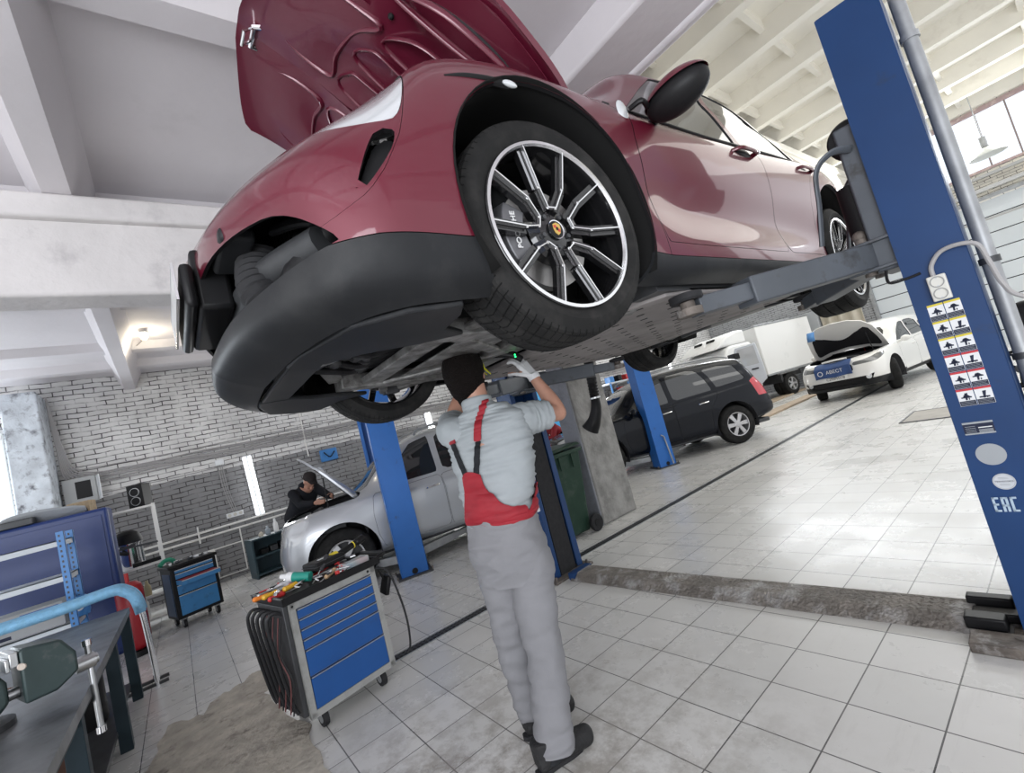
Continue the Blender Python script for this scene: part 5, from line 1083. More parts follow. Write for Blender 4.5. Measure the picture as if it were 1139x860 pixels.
col = MB().lathe([(.074, -.010), (.078, .0), (.077, .022), (.071, .030), (.067, .015)], 40, Matrix.Translation((.058, .0, 1.590)) @ Matrix.Rotation(-.10, 4, 'X')); col.build('collar', M_SHIRT, so_)
# trousers
def tf(p, a): return wr(p, .011, 5, 1, .9, .9, 2.2)-.004+(.006 if p[2] < .35 else 0)*math.sin(p[2]*70+p[0]*20)*.5
top_ = [(.028,.0,.74,.165,.125,RT),(.030,.0,.82,.182,.140,RT),(.032,.0,.92,.182,.138,RT),(.032,.0,1.0,.174,.132,RT),(.036,.0,1.045,.174,.130,RT)]
TV = ringsurf(top_, 96, 12, tf); tr = shell(TV, 'trousers', M_TROUS, man, .004)
for leg in ([(.018,-.165,.055,.084,.080,0),(.026,-.150,.13,.081,.082,0),(.060,-.115,.33,.079,.083,0),(.078,-.085,.50,.083,.090,0),(.092,-.045,.68,.100,.105,0),(.110,-.03,.80,.108,.118,0),(.10,-.02,.90,.09,.11,0)],
            [(-.052,.10,.085,.068,.080,0),(-.055,.09,.18,.068,.078,0),(-.062,.07,.35,.072,.080,0),(-.060,.05,.50,.078,.086,0),(-.045,.03,.68,.092,.10,0),(-.035,.02,.80,.100,.115,0),(-.02,.01,.90,.09,.11,0)]):
    ringmesh(leg, 'trouser_leg', M_TROUS, tr, 64, 12, tf, caps=False)
back = lambda S: S[1][:, 1] < .25
def patch(surf, poly, name, m_, parent, off=.004, th=.003, yl=.3):
    q = sel(surf, lambda V: np.maximum(sd(XZ(V), poly), np.where(V[:, 1] < .085+.5*(V[:, 0]-.02), -1., 1.)*.01)); return shell(q, name, m_, parent, th, off=off)
bib = spline([(-.080,1.285),(-.014,1.272),(.000,1.210),(.020,1.170),(.066,1.112),(.12,1.082),(.155,1.068),(.150,1.010),(.095,1.008),(.01,1.018),(-.09,1.040),(-.125,1.050),(-.118,1.10),(-.104,1.16),(-.092,1.22)], 3, True)
br_ = patch(SV, bib, 'overall_back', M_REDC, man, .013)
pb2 = patch(SV, [(.232,1.165),(.21,1.13),(.182,1.07),(.15,1.055),(.15,.995),(.26,.99),(.26,1.10)], 'overall_side', M_REDC, man, .014)
def strap(P, w, nm, m_):
    Q = spline(P, 4); poly = [(x-w/2, z) for x, z in Q]+[(x+w/2, z) for x, z in reversed(Q)]; return patch(SV, poly, nm, m_, br_ or man, .010, .003)
strap([(-.072,1.27),(-.085,1.34),(-.098,1.43)], .022, 'elastic_strap', M_BLKC); strap([(-.098,1.43),(-.099,1.50),(-.088,1.56),(-.06,1.60)], .030, 'red_strap', M_REDC)
strap([(-.028,1.265),(-.005,1.34),(.018,1.42)], .026, 'elastic_strap', M_BLKC); strap([(.018,1.42),(.038,1.49),(.07,1.55),(.10,1.60)], .034, 'red_strap', M_REDC)
MB().box((.212, -.055, 1.035), (.020, .006, .030), rot=(0, 0, .6)).build('strap_buckle', M_CHROME, man)
pk = MB(); pk.grid(lambda u, v: (.088+.082*u-.018*v, -.143-.0-.012*math.sin(u*PI)+.03*u*u-.01*(1-v)+.02*(1-v), .70-.17*v-.015*u), 8, 8); pk.build('thigh_pocket', M_TROUS, tr, solid=.006, bevel=.002)
for (h_, t_) in (((-.080,-.20,.0), (.13,-.115,.0)), ((-.105,.05,.0), (.12,.15,.0))): boot(man, h_, t_)
for (c_, r_) in (((-.01,-.172,.10), .055), ((-.052,.075,.12), .05)): MB().cyl((c_[0], c_[1], .04), c_, r_, r_*.95, 20).build('sock', M_BLKC, man)
# gloves
g = MB(); hand(g, (.390, .148, 1.668), (.345, .17, 1.755), (-.6, -.2, .3), (-.5, .5, .35), .55, 1., .0025); g.tube([(.393,.147,1.655),(.385,.15,1.685)], [.034, .033], 18); g.build('work_glove', M_GLOVE, man, remesh=.004, rsm=2)
g = MB(); hand(g, WL, (.06, .38, 1.80), (.5, -.6, 0), (0, 0, 1), .5, 1., .0025); g.build('work_glove', M_GLOVE, man, remesh=.004, rsm=2)
# inspection lamp with green diodes held in the raised hand
MI = Matrix.Translation(man.location) @ Matrix.Rotation(math.radians(58), 4, 'Z')
lp = thing('inspection_lamp', 'black hand lamp with two green diodes held up by the mechanic', 'lamp', MI @ Vector((.300, .13, 1.80)), math.radians(58))
q = MB(); q.tube(spline([(.045,-.02,-.03),(.0,-.03,.005),(-.07,-.01,.03),(-.13,.03,.05)], 5), [.020+.002*i/4 if i < 10 else .026 for i in range(16)], 14, sq=.8); q.build('handle', M_BLACK, lp)
for dz in (0, -.011): MB().ball((.012, -.052, -.002+dz), .0042, 10, 8).build('green_diode', mat('diode_green', (.02, 1, .2), emit=4), lp)
# bundle of yellow-tagged wires hanging from the underbody
yt = thing('cable_ties', 'bunch of bright yellow tie ends hanging beside the mechanic head', 'cable ties', MI @ Vector((.125, .22, 1.83)), 0)
rnd = random.Random(4); M_YT = mat('tie_yellow', (.85, .85, .02), .5)
for i in range(9): MB().tube(spline([(rnd.uniform(-.01, .01), 0, .02), (rnd.uniform(-.03, .03), rnd.uniform(-.02, .02), -.03), (rnd.uniform(-.06, .06), rnd.uniform(-.04, .04), -.085)], 4), .0028, 6).build('tie', M_YT, yt)
# --- generic clothed figure, world-sized, facing +y
def figure(name, label, loc, rz, J, top_m, leg_m, shoe=True, hood=False, cap=None, hair=True, glove=None):
    """J: dict of joints"""
    t = thing('person', label, 'person', loc, rz); q = MB(); HTf = frame(J['head'], J['look'], J.get('crown', (0, 0, 1))); head_mb(q, HTf)
    q.tube([J['neck'], Vector(J['head'])-Vector((0, 0, .06))], [.055, .055], 16); q.tube(spline([J['hip'], J['chest'], J['neck']], 5), [.11]*6+[.10]*5, 18)
    for s in ('L', 'R'):
        q.tube(spline([J['sh'+s], J['el'+s]], 4), .042, 12); q.ball(J['el'+s], .042, 12, 8); q.tube(spline([J['el'+s], J['wr'+s]], 4), [.040,.036,.032,.029,.026], 12)
        d = (Vector(J['wr'+s])-Vector(J['el'+s])).normalized(); hand(q, J['wr'+s], Vector(J['wr'+s])+d*.085, (0, 0, 1), (-1 if s == 'R' else 1, 0, -.3), .4)
        q.tube(spline([Vector(J['hip'])+Vector(((.09 if s == 'R' else -.09), 0, 0)), J['kn'+s], J['an'+s]], 4), [.07]*5+[.05]*4, 12); q.tube([J['chest'], J['sh'+s]], [.08, .05], 12)
    bo_ = q.build('body', M_SKIN, t, remesh=.008, rsm=3); eyes(HTf, bo_)
    q = MB(); H_, C_, N_ = (Vector(J[k]) for k in ('hip', 'chest', 'neck'))
    S_ = [tuple(H_-Vector((0,0,.06)))+(.185,.14,0), tuple(H_)+(.18,.135,0), tuple((H_+C_)/2)+(.18,.135,0), tuple(C_)+(.205,.135,0), tuple(C_*.45+N_*.55)+(.17,.11,0), tuple(N_)+(.08,.08,0)]
    ringmesh(S_, '', None, None, 48, 7, lambda p, a: wr(p, .006, 8, 2), mb=q)
    for s in ('L', 'R'):
        q.tube([J['sh'+s], J['el'+s]], [.075, .060], 16); q.ball(J['sh'+s], .078, 14, 10); q.ball(J['el'+s], .060, 14, 10); q.tube([J['el'+s], Vector(J['el'+s]).lerp(Vector(J['wr'+s]), .95)], [.060, .045], 16)
    if hood: q.ball(N_+Vector((0, -.05, .03)), (.10, .09, .06), 16, 10)
    q.build('jacket', top_m, t, remesh=.011, rsm=3)
    q = MB(); q.tube([H_+Vector((0,0,.04)), H_-Vector((0,0,.12))], [.155, .165], 22, sq=.8)
    for s in ('L', 'R'):
        h = H_+Vector(((.09 if s == 'R' else -.09), 0, -.06)); q.tube(spline([h, J['kn'+s], Vector(J['an'+s])+Vector((0, 0, .0))], 5), [.10,.098,.095,.09,.085,.08,.078,.076,.075,.074,.073], 16)
        if shoe: a = Vector(J['an'+s]); boot(t, (a.x, a.y-.05, 0), (a.x+(.03 if s == 'R' else -.03), a.y+.20, 0))
    q.build('trousers', leg_m, t, remesh=.011, rsm=3)
    if hair:
        hm = MB()
        def hf(u, v):
            a = u*2*PI; lim = 1.9 if math.sin(a) < .3 else 1.15; tt = min(v*2.1, lim); return HTf @ Vector((.084*math.sin(tt)*math.cos(a), .104*math.sin(tt)*math.sin(a)-.004, .125*math.cos(tt)))
        hm.grid(hf, 32, 18); hm.build('hair', M_HAIR, bo_, solid=.006)
    if cap:
        q = MB(); q.lathe([(0, .135), (.05, .13), (.082, .105), (.094, .06), (.096, .035), (.088, .035), (0, .10)], 32, HTf @ Matrix.Scale(1.12, 4, (0, 1, 0))); c_ = q.build('cap', cap, t)
        br = MB(); br.grid(lambda u, v: HTf @ Vector((.075*(2*u-1)*(1-.25*v), .095*math.sqrt(max(0, 1-.5*(2*u-1)**2))+.075*v, .042-.018*v-.012*(2*u-1)**2)), 12, 5); br.build('peak', cap, c_, solid=.004)
    return t
M_HOOD = mat('black_hoodie', (.013, .014, .018), .85, noise_amt=.2, nscale=7)
figure('person', 'mechanic in black hooded top and dark cap leaning over the silver SUV engine', (-8.12, 1.50, 0), math.radians(-72),
 dict(head=(0.0,.52,1.41), look=(0,1,-.65), crown=(0,.5,1), neck=(0,.42,1.33), chest=(0,.27,1.17), hip=(0,-.04,.92), shL=(-.19,.33,1.27), shR=(.19,.33,1.27), elL=(-.22,.56,1.12), elR=(.22,.54,1.09), wrL=(-.12,.82,1.10), wrR=(.14,.80,1.07), knL=(-.10,.02,.50), knR=(.10,.04,.50), anL=(-.12,-.05,.09), anR=(.12,-.02,.09)), M_HOOD, M_BLKC, hood=True, cap=mat('dark_cap', (.03, .024, .024), .8), hair=False)
fp = figure('person', 'man in red and white work jacket with head bowed, far behind the green bin', (-8.0, 7.34, 0), math.radians(160),
 dict(head=(0,.36,1.30), look=(0,1,-.8), crown=(0,.6,1), neck=(0,.27,1.22), chest=(0,.13,1.07), hip=(0,-.06,.86), shL=(-.2,.19,1.16), shR=(.2,.19,1.16), elL=(-.26,.30,.93), elR=(.26,.30,.93), wrL=(-.10,.50,.93), wrR=(.10,.50,.93), knL=(-.10,.02,.48), knR=(.10,.02,.48), anL=(-.11,-.03,.09), anR=(.11,-.03,.09)), M_REDC, M_BLKC)
MB().tube([(-.2,.19,1.18),(0,.17,1.20),(.2,.19,1.18)], .062, 16).build('white_yoke', M_LBL, fp); MB().tube([(0,.04,.98),(0,.01,.93)], .195, 24, sq=.78).build('white_band', M_LBL, fp)
# ---------------------------------------------------------------- tool carts
ORD = ['first', 'second', 'third', 'fourth', 'fifth', 'sixth', 'seventh', 'eighth', 'ninth']
M_CARTB = mat('drawer_blue', (.010, .075, .27), .38, noise_amt=.08, nscale=4, dirt=(.02, .05, .13), dscale=6, dlo=.6, dhi=.8); M_CARTG = mat('cart_frame_grey', (.30, .30, .29), .5, dirt=(.2, .2, .19), dscale=6); M_DRW2 = mat('drawer_mid_blue', (.045, .22, .48), .4, dirt=(.03, .12, .25), dscale=9, dlo=.55, dhi=.7)
def caster(parent, x, y, r=.045):
    c = MB().lathe([(0, -.016), (r, -.016), (r, .016), (0, .016)], 24, Matrix.Translation((x, y, r)) @ Matrix.Rotation(PI/2, 4, 'Y')).build('caster', M_RUBBER, parent, bevel=.004)
    MB().lathe([(0, -.019), (r*.5, -.019), (r*.5, .019), (0, .019)], 16, Matrix.Translation((x, y, r)) @ Matrix.Rotation(PI/2, 4, 'Y')).build('caster_hub', M_GALV, c)
    MB().bx(x-.026, x-.020, y-.025, y+.025, r, r*2.2).bx(x+.020, x+.026, y-.025, y+.025, r, r*2.2).bx(x-.03, x+.03, y-.03, y+.03, r*2.2, r*2.2+.006).build('caster_fork', M_GALV, c)
    return c
A1_ = math.radians(101.5)
ct = thing('tool_cart', 'grey tool cart with six blue drawers in the foreground, tools heaped on its top', 'tool cart', (-3.185, .705, 0), A1_)
CM = Matrix.Translation(ct.location) @ Matrix.Rotation(A1_, 4, 'Z')
for x in (-.20, .20):
    for y in (.06, .38): caster(ct, x, y, .05)
cb_ = MB(); w2, d2 = .285, .44
cb_.bx(-w2, w2, .012, d2, .10, .765).bx(-w2, -w2+.035, -.004, .02, .10, .765).bx(w2-.035, w2, -.004, .02, .10, .765).bx(-w2, w2, -.004, .02, .72, .765).bx(-w2, w2, -.004, .02, .10, .135)
bd = cb_.build('body', M_CARTG, ct, bevel=.003)
for (z0, z1) in ((.660,.718), (.600,.657), (.540,.597), (.480,.537), (.325,.477), (.138,.322)):
    dw = MB(); dw.bx(-.247, .247, -.002, .02, z0, z1-.014); dw.add([(-.247,-.002,z1-.014),(.247,-.002,z1-.014),(.247,-.014,z1-.004),(-.247,-.014,z1-.004),(-.247,.02,z1-.003),(.247,.02,z1-.003)], [(0,1,2,3),(3,2,5,4)])
    o = dw.build('drawer', M_CARTB, bd, bevel=.001); MB().bx(-.247, .247, -.019, -.010, z1-.007, z1-.002).build('pull_rail', M_STEEL, o); MB().bx(-.247, .247, -.0025, .0, z1-.016, z1-.010).build('shadow_gap', M_BLACK, o)
MB().cyl((-w2+.017, -.0045, .742), (-w2+.017, -.003, .742), .007).build('lock', M_BLACK, bd); MB().cyl((w2-.05, -.0045, .742), (w2-.05, -.003, .742), .009).build('lock', M_BLACK, bd)
ty = MB(); ty.bx(-.325, .325, -.03, .47, .765, .785).bx(-.325, .325, -.03, -.012, .785, .812).bx(-.325, .325, .452, .47, .785, .812).bx(-.325, -.305, -.03, .47, .785, .812).bx(.305, .325, -.03, .47, .785, .812); ty.build('top_tray', M_BLACK, ct, bevel=.006)
pu_ = MB().tube(spline([(.325,.05,.79),(.40,.05,.80),(.42,.10,.80),(.42,.34,.80),(.40,.39,.80),(.325,.39,.79)], 5), .014, 10); pu_.build('push_handle', M_BLACK, ct)
pg = MB().bx(-w2-.03, -w2-.002, .02, .42, .12, .76).build('side_panel', M_DARK, ct, bevel=.004)
# black straps and cables hung on its left side
rnd = random.Random(12)
for i in range(5):
    y = .05+.08*i; q = MB(); q.tube(spline([(-.30,y,.70),(-.34,y,.735),(-.375,y+.01,.73),(-.395,y+.015,.67),(-.375,y+.02,.45),(-.345,y+.02,.22),(-.33,y,.15)], 5), .010, 8)
    o = q.build('hose', M_CABLED, None, loc=ct.location, rot=(0, 0, A1_)); tag(o, ORD[i]+' black hose from the drawer side, hooked over the left end of the foreground cart', 'hose', 'black hoses hanging on the cart side')
for i in range(6):
    y = rnd.uniform(.02, .35); q = MB(); q.tube(spline([(-.33,y,.70),(-.36,y+.02,.5),(-.345,y-.03,.35),(-.36,y+.02,.16)], 5), .004, 6); o = q.build('wire', mat('wire_brown', (.14, .05, .05), .6) if i % 2 else M_CABLED, None, loc=ct.location, rot=(0, 0, A1_)); tag(o, ('brown', 'black')[1-i % 2 if False else (0 if i % 2 else 1)]+' thin wire on the foreground cart left end, '+ORD[i]+' from its drawer side', 'wire', 'thin wires hanging on the cart side')
q = MB().tube(spline([(.30,.02,.74),(.36,-.03,.70),(.385,-.06,.55),(.40,-.07,.35),(.395,-.05,.18),(.37,-.03,.13)], 6), .007, 8); o = q.build('air_hose', M_CABLED, None, loc=ct.location, rot=(0, 0, A1_)); tag(o, 'thin black hose hanging down the right corner of the foreground cart', 'hose')
q = MB(); q.box((.40, .10, .58), (.03, .09, .13), rot=(.2, .3, 0)); q.bar((.37, .10, .72), (.40, .10, .60), .016, .02); o = q.build('blow_gun', M_BLACK, None, bevel=.012, loc=ct.location, rot=(0, 0, A1_)); tag(o, 'black pistol-shaped tool hung on the right side of the foreground cart', 'tool')
# tools on the tray
ZT = .786
def on(mb_, nm, m_, label, cat, x, y, rz=0, group=None, bevel=0, z=0, parent=None, **k):
    o = mb_.build(nm, m_, parent, bevel=bevel, **k)
    if parent is None: o.location = CM @ Vector((x, y, ZT+z)); o.rotation_euler = (0, 0, A1_+rz); tag(o, label, cat, group)
    return o
cs = MB().bx(-.115, .115, -.085, .085, .0, .055); o = on(cs, 'zip_case', mat('case_black', (.014, .014, .015), .6, bump=.2, bscale=80), 'black zip case with white lettering on the foreground cart', 'case', .10, .30, .15, bevel=.014, seg=3, z=.045); o.rotation_euler = (0, 0, A1_+.15)
text('BORT', .034, 'lettering', M_LOGOW, o, (.0, .0, .0555), (0, 0, 0)); MB().bx(-.117, .117, -.087, .087, .026, .030).build('zip', M_DARK, o)
t = thing('torch_light', 'black torch with yellow ring lying beside the zip case', 'torch', CM @ Vector((.26, .30, ZT+.065)), A1_)
MB().tube([(-.10,0,.01),(-.065,0,.013),(-.055,0,.014),(.10,.02,.045),(.11,.02,.047),(.17,.03,.058)], [.034,.034,.024,.022,.028,.028], 20).build('barrel', M_BLACK, t); MB().tube([(-.105,0,.01),(-.06,0,.013)], [.036,.037], 20).build('yellow_head', mat('torch_yellow', (.75, .60, .05), .5), t); MB().tube([(.075,.017,.04),(.082,.017,.041)], [.026,.026], 20).build('yellow_ring', mat('torch_yellow', (0, 0, 0)), t)
t = thing('spray_bottle', 'white and teal-green aerosol bottle leaning among the tools', 'bottle', CM @ Vector((-.06, .17, ZT+.045)), A1_+2.2)
MB().tube([(0,0,0),(.06,0,.01),(.115,0,.022)], .030, 24).build('can', mat('teal_label', (.02, .28, .22), .4), t); MB().tube([(.115,0,.022),(.15,0,.03),(.165,0,.034)], [.0302,.030,.018], 24).build('shoulder', M_LBL, t); MB().tube([(.165,0,.034),(.20,0,.042)], [.018,.015], 18).build('cap', M_LBL, t)
M_CLR = mat('clear_plastic', (.65, .72, .74), .2, alpha=.55)
t = thing('organiser_box', 'clear box of small red and blue parts at the cart tray right end', 'box', CM @ Vector((.20, .08, ZT)), A1_+.1)
MB().bx(-.09, .09, -.045, .045, 0, .05).build('shell', M_CLR, t, bevel=.006); MB().bx(-.085, -.02, -.04, .04, .004, .04).build('blue_parts', mat('parts_blue', (.2, .42, .6), .5), t, bevel=.01); MB().bx(.03, .085, -.04, .04, .004, .043).build('red_parts', mat('parts_red', (.65, .2, .22), .5), t, bevel=.01)
def driver(x, y, rz, col, label, L=.10, z=.02, tilt=0.):
    t = thing('screwdriver', label, 'screwdriver', CM @ Vector((x, y, ZT+z)), A1_+rz)
    MB().tube([(0,0,0),(.01,0,0),(.045,0,tilt*.04),(.09,0,tilt*.09),(.10,0,tilt*.1)], [.008,.016,.014,.016,.008], 10).build('handle', col, t); MB().tube([(-L,0,-tilt*.1),(0,0,0)], .0035, 8).build('shaft', M_STEEL, t)
M_OR = mat('handle_orange', (.75, .22, .03), .4); M_YO = mat('handle_amber', (.68, .38, .03), .4); M_RD = mat('handle_red', (.5, .03, .03), .4); M_WD = mat('handle_wood', (.55, .38, .22), .6)
driver(-.27, .30, PI-.1, M_OR, 'bright orange handled screwdriver at the left end of the cart tray')
driver(-.25, .22, PI+.15, M_YO, 'amber yellow screwdriver pointing off the left end of the cart tray', z=.03)
driver(-.15, .16, PI+.2, M_YO, 'short amber screwdriver beside the teal bottle', z=.04, L=.05)
driver(-.24, .14, PI, M_RD, 'dark red handled screwdriver at the left of the tray', z=.018)
driver(.02, .20, .5, mat('handle_dark', (.05, .05, .055), .5), 'black and yellow ratchet handle standing up in front of the zip case', z=.05, tilt=.7, L=.13)
driver(-.02, .06, .35, M_WD, 'wooden handled tool lying at the front edge of the tray', z=.02, tilt=.2)
for i, (x, y, rz, c_) in enumerate(((-.10,.33,.6,M_RD),(-.17,.36,1.2,M_RD),(.0,.30,.3,M_RD))):
    t = thing('pliers', ('red handled pliers lying behind the teal bottle', 'red handled pliers at the back left of the tray', 'red handled pliers half under the zip case')[i], 'pliers', CM @ Vector((x, y, ZT+.015)), A1_+rz)
    for s in (-1, 1): MB().tube(spline([(0,0,0),(.04,s*.018,.004),(.12,s*.026,.012)], 4), .006, 8).build('grip', c_, t)
    MB().tube([(-.05,0,0),(0,0,0)], [.006,.012], 8, sq=.6).build('jaws', M_STEEL, t)
for i in range(30):
    x, y = rnd.uniform(-.29, .27), rnd.uniform(.0, .42); q = MB(); L_ = rnd.uniform(.06, .13)
    zz_ = rnd.uniform(0, .035)
    if abs(x-.10) < .12 and y > .2: y = .10
    k = i % 3
    if k == 0: q.tube([(-L_/2,0,.008),(L_/2,0,.010)], .006, 8); q.lathe([(.006,-.004),(.013,-.004),(.013,.004),(.006,.004)], 14, Matrix.Translation((L_/2+.01, 0, .01)), close=True); nm, lb_ = 'spanner', 'chrome spanner among the tools on the cart tray'
    elif k == 1: q.cyl((0,0,.012), (.035,0,.012), .012, n=14); nm, lb_ = 'socket_bit', 'small chrome socket lying on the cart tray'
    else: q.tube(spline([(-.05,0,.01),(-.02,.02,.02),(.02,-.01,.015),(.06,.02,.01)], 4), .004, 6); nm, lb_ = 'lead_wire', 'curled test lead lying on the cart tray'
    on(q, nm, (M_STEEL, M_CHROME, (M_RD, M_LBL)[i % 2])[k], lb_+', '+('far left', 'left of middle', 'right of middle', 'far right')[min(3, int((x+.3)/.15))]+(' at the front', ' at the back')[y > .2], ('spanner', 'socket', 'wire')[k], x, y, rnd.uniform(0, 6), z=zz_, group=('spanners on the cart tray', 'sockets on the cart tray', 'test leads on the cart tray')[k])
on(MB().ball((0, 0, .03), (.075, .035, .028), 18, 10), 'rag', mat('rag_white', (.62, .62, .64), .9, noise_amt=.3, nscale=30, bump=.8, bscale=30), 'crumpled white rag at the left of the cart tray', 'rag', -.19, .29, .2)
on(MB().bx(-.01, .01, -.03, .0, .0, .045), 'red_clip', M_RD, 'small red plastic clip on the front lip of the cart tray', 'clip', .035, .01, 0, bevel=.003)
# second cart by the wall
A2_ = math.radians(105); c2 = thing('tool_cart', 'black framed tool cart with blue drawers, third drawer pulled open, by the brick wall', 'tool cart', (-7.67, .07, 0), A2_); C2M = Matrix.Translation(c2.location) @ Matrix.Rotation(A2_, 4, 'Z')
for x in (-.19, .19):
    for y in (.05, .38): caster(c2, x, y, .05)
b_ = MB().bx(-.26, .26, .0, .44, .12, .76).build('body', M_BLACK, c2, bevel=.008); MB().bx(-.265, -.26, .05, .36, .16, .70).build('side_panel', mat('panel_navy', (.012, .05, .13), .4), c2)
for i, (z0, z1, out) in enumerate(((.695,.735,0), (.62,.685,0), (.55,.61,.22), (.42,.54,0), (.16,.41,0))):
    o = MB().bx(-.215, .215, -.012-out, .01, z0, z1-.006).build('drawer', M_DRW2, b_, bevel=.002); MB().bx(-.215, .215, -.02-out, -.008-out, z1-.012, z1-.002).build('pull_rail', M_STEEL, o)
    if out: MB().bx(-.20, .20, -.012-out+.005, .0, z1-.008, z1-.002).build('drawer_liner', M_REDC, o)
MB().bx(-.28, .28, -.02, .46, .76, .80).build('top_tray', M_BLACK, c2, bevel=.01)
for i in range(9):
    x, y = -.2+.05*i, rnd.uniform(.05, .4); q = MB(); q.cyl((0, 0, .015), (.05, .0, .02), rnd.uniform(.01, .018), n=10) if i % 2 else q.bx(-.03, .03, -.015, .015, 0, .03)
    o = q.build('small_part', (M_STEEL, M_DARK, M_LBL)[i % 3], None, bevel=.003); o.location = C2M @ Vector((x, y, .80)); o.rotation_euler = (0, 0, i*1.3); tag(o, ORD[i]+' small part from the left on top of the cart by the wall', 'part', 'parts on the wall-side cart')
gq = MB(); gq.tube(spline([(-.08,0,.02),(-.03,.02,.06),(.03,-.01,.07),(.08,.01,.03)], 5), .028, 10); o = gq.build('green_cloth', mat('cloth_green', (.03, .25, .15), .8), None, loc=C2M @ Vector((-.20, .30, .80)), rot=(0, 0, A2_)); tag(o, 'crumpled green cloth on the left end of the cart by the wall', 'cloth')
# ---------------------------------------------------------------- workbench, vise, rails
M_BT = mat('bench_steel', (.19, .195, .205), .38, .6, noise_amt=.25, nscale=6, dirt=(.10, .10, .10), dscale=5, dlo=.5, dhi=.7); M_BF = mat('bench_frame', (.02, .035, .045), .5, noise_amt=.2, nscale=5)
bn_ = thing('workbench', 'long steel workbench with dark legs running along the lower left', 'workbench', (-3.6, -.80, 0), 0)
MB().bx(-1.92, 2.1, -.36, .35, .735, .750).bx(-1.92, 2.1, .345, .35, .70, .75).build('bench_top', M_BT, bn_, bevel=.002)
for x in (-1.86, -.80, .62, 1.9):
    for y in (-.31, .31): MB().bx(x-.035, x+.035, y-.035, y+.035, 0, .735).build('leg', M_BF, bn_, bevel=.003)
MB().bx(-1.86, 1.9, .29, .33, .66, .735).bx(-1.86, 1.9, -.33, -.29, .66, .735).build('apron', M_BF, bn_)
MB().bx(-1.88, 1.95, -.33, .28, .12, .15).build('lower_shelf', M_DARK, bn_, bevel=.003)
bp_ = thing('metal_drum', 'rusty brown drum on the lower shelf of the workbench', 'drum', (-3.95, -.78, .151), 0); MB().lathe([(0,0),(.17,0),(.175,.02),(.165,.05),(.165,.35),(.175,.38),(.17,.40),(0,.40)], 32).build('shell', mat('rust_brown', (.10, .045, .03), .7, noise_amt=.3, nscale=8), bp_)
bq = MB().lathe([(0,0),(.15,0),(.16,.03),(.16,.38),(.14,.42),(.07,.44),(.06,.47),(0,.47)], 28).build('canister', M_BLACK, None, loc=(-4.75, -.75, .151)); tag(bq, 'black canister on the bench shelf near its far leg', 'canister')
# vise
vs = thing('bench_vise', 'large dark steel bench vise with its jaw facing the aisle on the workbench', 'vise', (-3.12, -.76, .751), math.radians(20)); vs.scale = (1.2, 1.2, 1.2)
MB().lathe([(0,0),(.12,0),(.12,.02),(.07,.03),(.06,.06),(0,.06)], 28, Matrix.Translation((0, -.05, 0))).build('swivel_base', M_DARK, vs)
M_VS = mat('vise_paint', (.035, .055, .055), .45, .3, noise_amt=.2, nscale=7, dirt=(.12, .12, .12), dscale=7, dlo=.6, dhi=.75)
V1 = Matrix(((0,0,1,-.085),(1,0,0,0),(0,1,0,0),(0,0,0,1)))
v_ = MB(); v_.prism([(-.30,.05),(.02,.05),(.05,.08),(.05,.15),(.02,.21),(-.05,.225),(-.08,.17),(-.26,.15),(-.30,.12)], .17, V1); v_.build('fixed_body', M_VS, vs, bevel=.012, seg=3)
v_ = MB(); v_.prism([(.085,.05),(.17,.05),(.235,.09),(.235,.16),(.20,.225),(.10,.245),(.085,.24)], .17, V1); mj = v_.build('moving_jaw', M_VS, vs, bevel=.010, seg=3)
MB().bx(-.085, .085, .062, .084, .19, .242).build('jaw_plate', M_STEEL, mj, bevel=.003); MB().bx(-.085, .085, .050, .061, .18, .225).build('jaw_plate', M_STEEL, vs, bevel=.003)
MB().cyl((0, .0, .09), (0, .31, .09), .020).cyl((0, .24, .09), (0, .30, .09), .030).build('screw', M_STEEL, vs)
hd = MB().cyl((0, .285, .15), (0, .285, -.17), .0105).build('tommy_bar', M_STEEL, vs); MB().cyl((0, .285, .15), (0, .285, .175), .016).build('bar_end', M_CHROME, hd); MB().cyl((0, .285, -.195), (0, .285, -.17), .016).build('bar_end', M_CHROME, hd)
o = MB().tube(spline([(-.03,0,.0),(0,.0,.01),(.04,.01,.012)], 4), [.012]*9, 10).build('rag_scrap', mat('scrap_cream', (.60, .52, .45), .9), None, loc=(-2.93, -.60, .985)); tag(o, 'small cream rag scrap caught on the vise', 'rag')
for i, (x, y, rz, L_) in enumerate(((-3.55,-.98,.2,.5),(-3.6,-1.02,.1,.6),(-3.3,-1.05,.3,.45),(-3.5,-1.08,.15,.55))):
    o = MB().bx(-L_/2, L_/2, -.022, .022, 0, .012).build('steel_strip', M_GALV, None, bevel=.001, loc=(x, y, .751+.012*i), rot=(0, 0, rz)); tag(o, ORD[i]+' flat steel strip up in the stack on the workbench behind the vise', 'metal strip', 'steel strips on the bench')
for i in range(7):
    o = MB().cyl((-.22, 0, 0), (.22, 0, 0), .004, n=8).build('welding_rod', mat('rod_brown', (.16, .10, .07), .6), None, loc=(-4.1+.03*i, -1.0+.02*(i % 3), .757+.008*(i//3)), rot=(0, 0, .2+.12*i)); tag(o, ORD[i]+' thin brown welding rod from the vise side in the bundle on the workbench', 'rod', 'welding rods on the bench')
o = MB().tube(spline([(-.10,0,.012),(0,.01,.014),(.10,-.01,.012)], 4), .012, 8).build('red_handle_tool', M_RD, None, loc=(-3.3, -1.12, .80)); tag(o, 'red handled tool at the left edge behind the vise', 'tool')
o = MB().lathe([(0,0),(.035,0),(.038,.01),(.02,.02),(0,.02)], 20).build('lamp_magnet', M_DARK, None, loc=(-2.35, -.72, .751)); tag(o, 'small black disc lying near the front edge of the bench', 'disc')
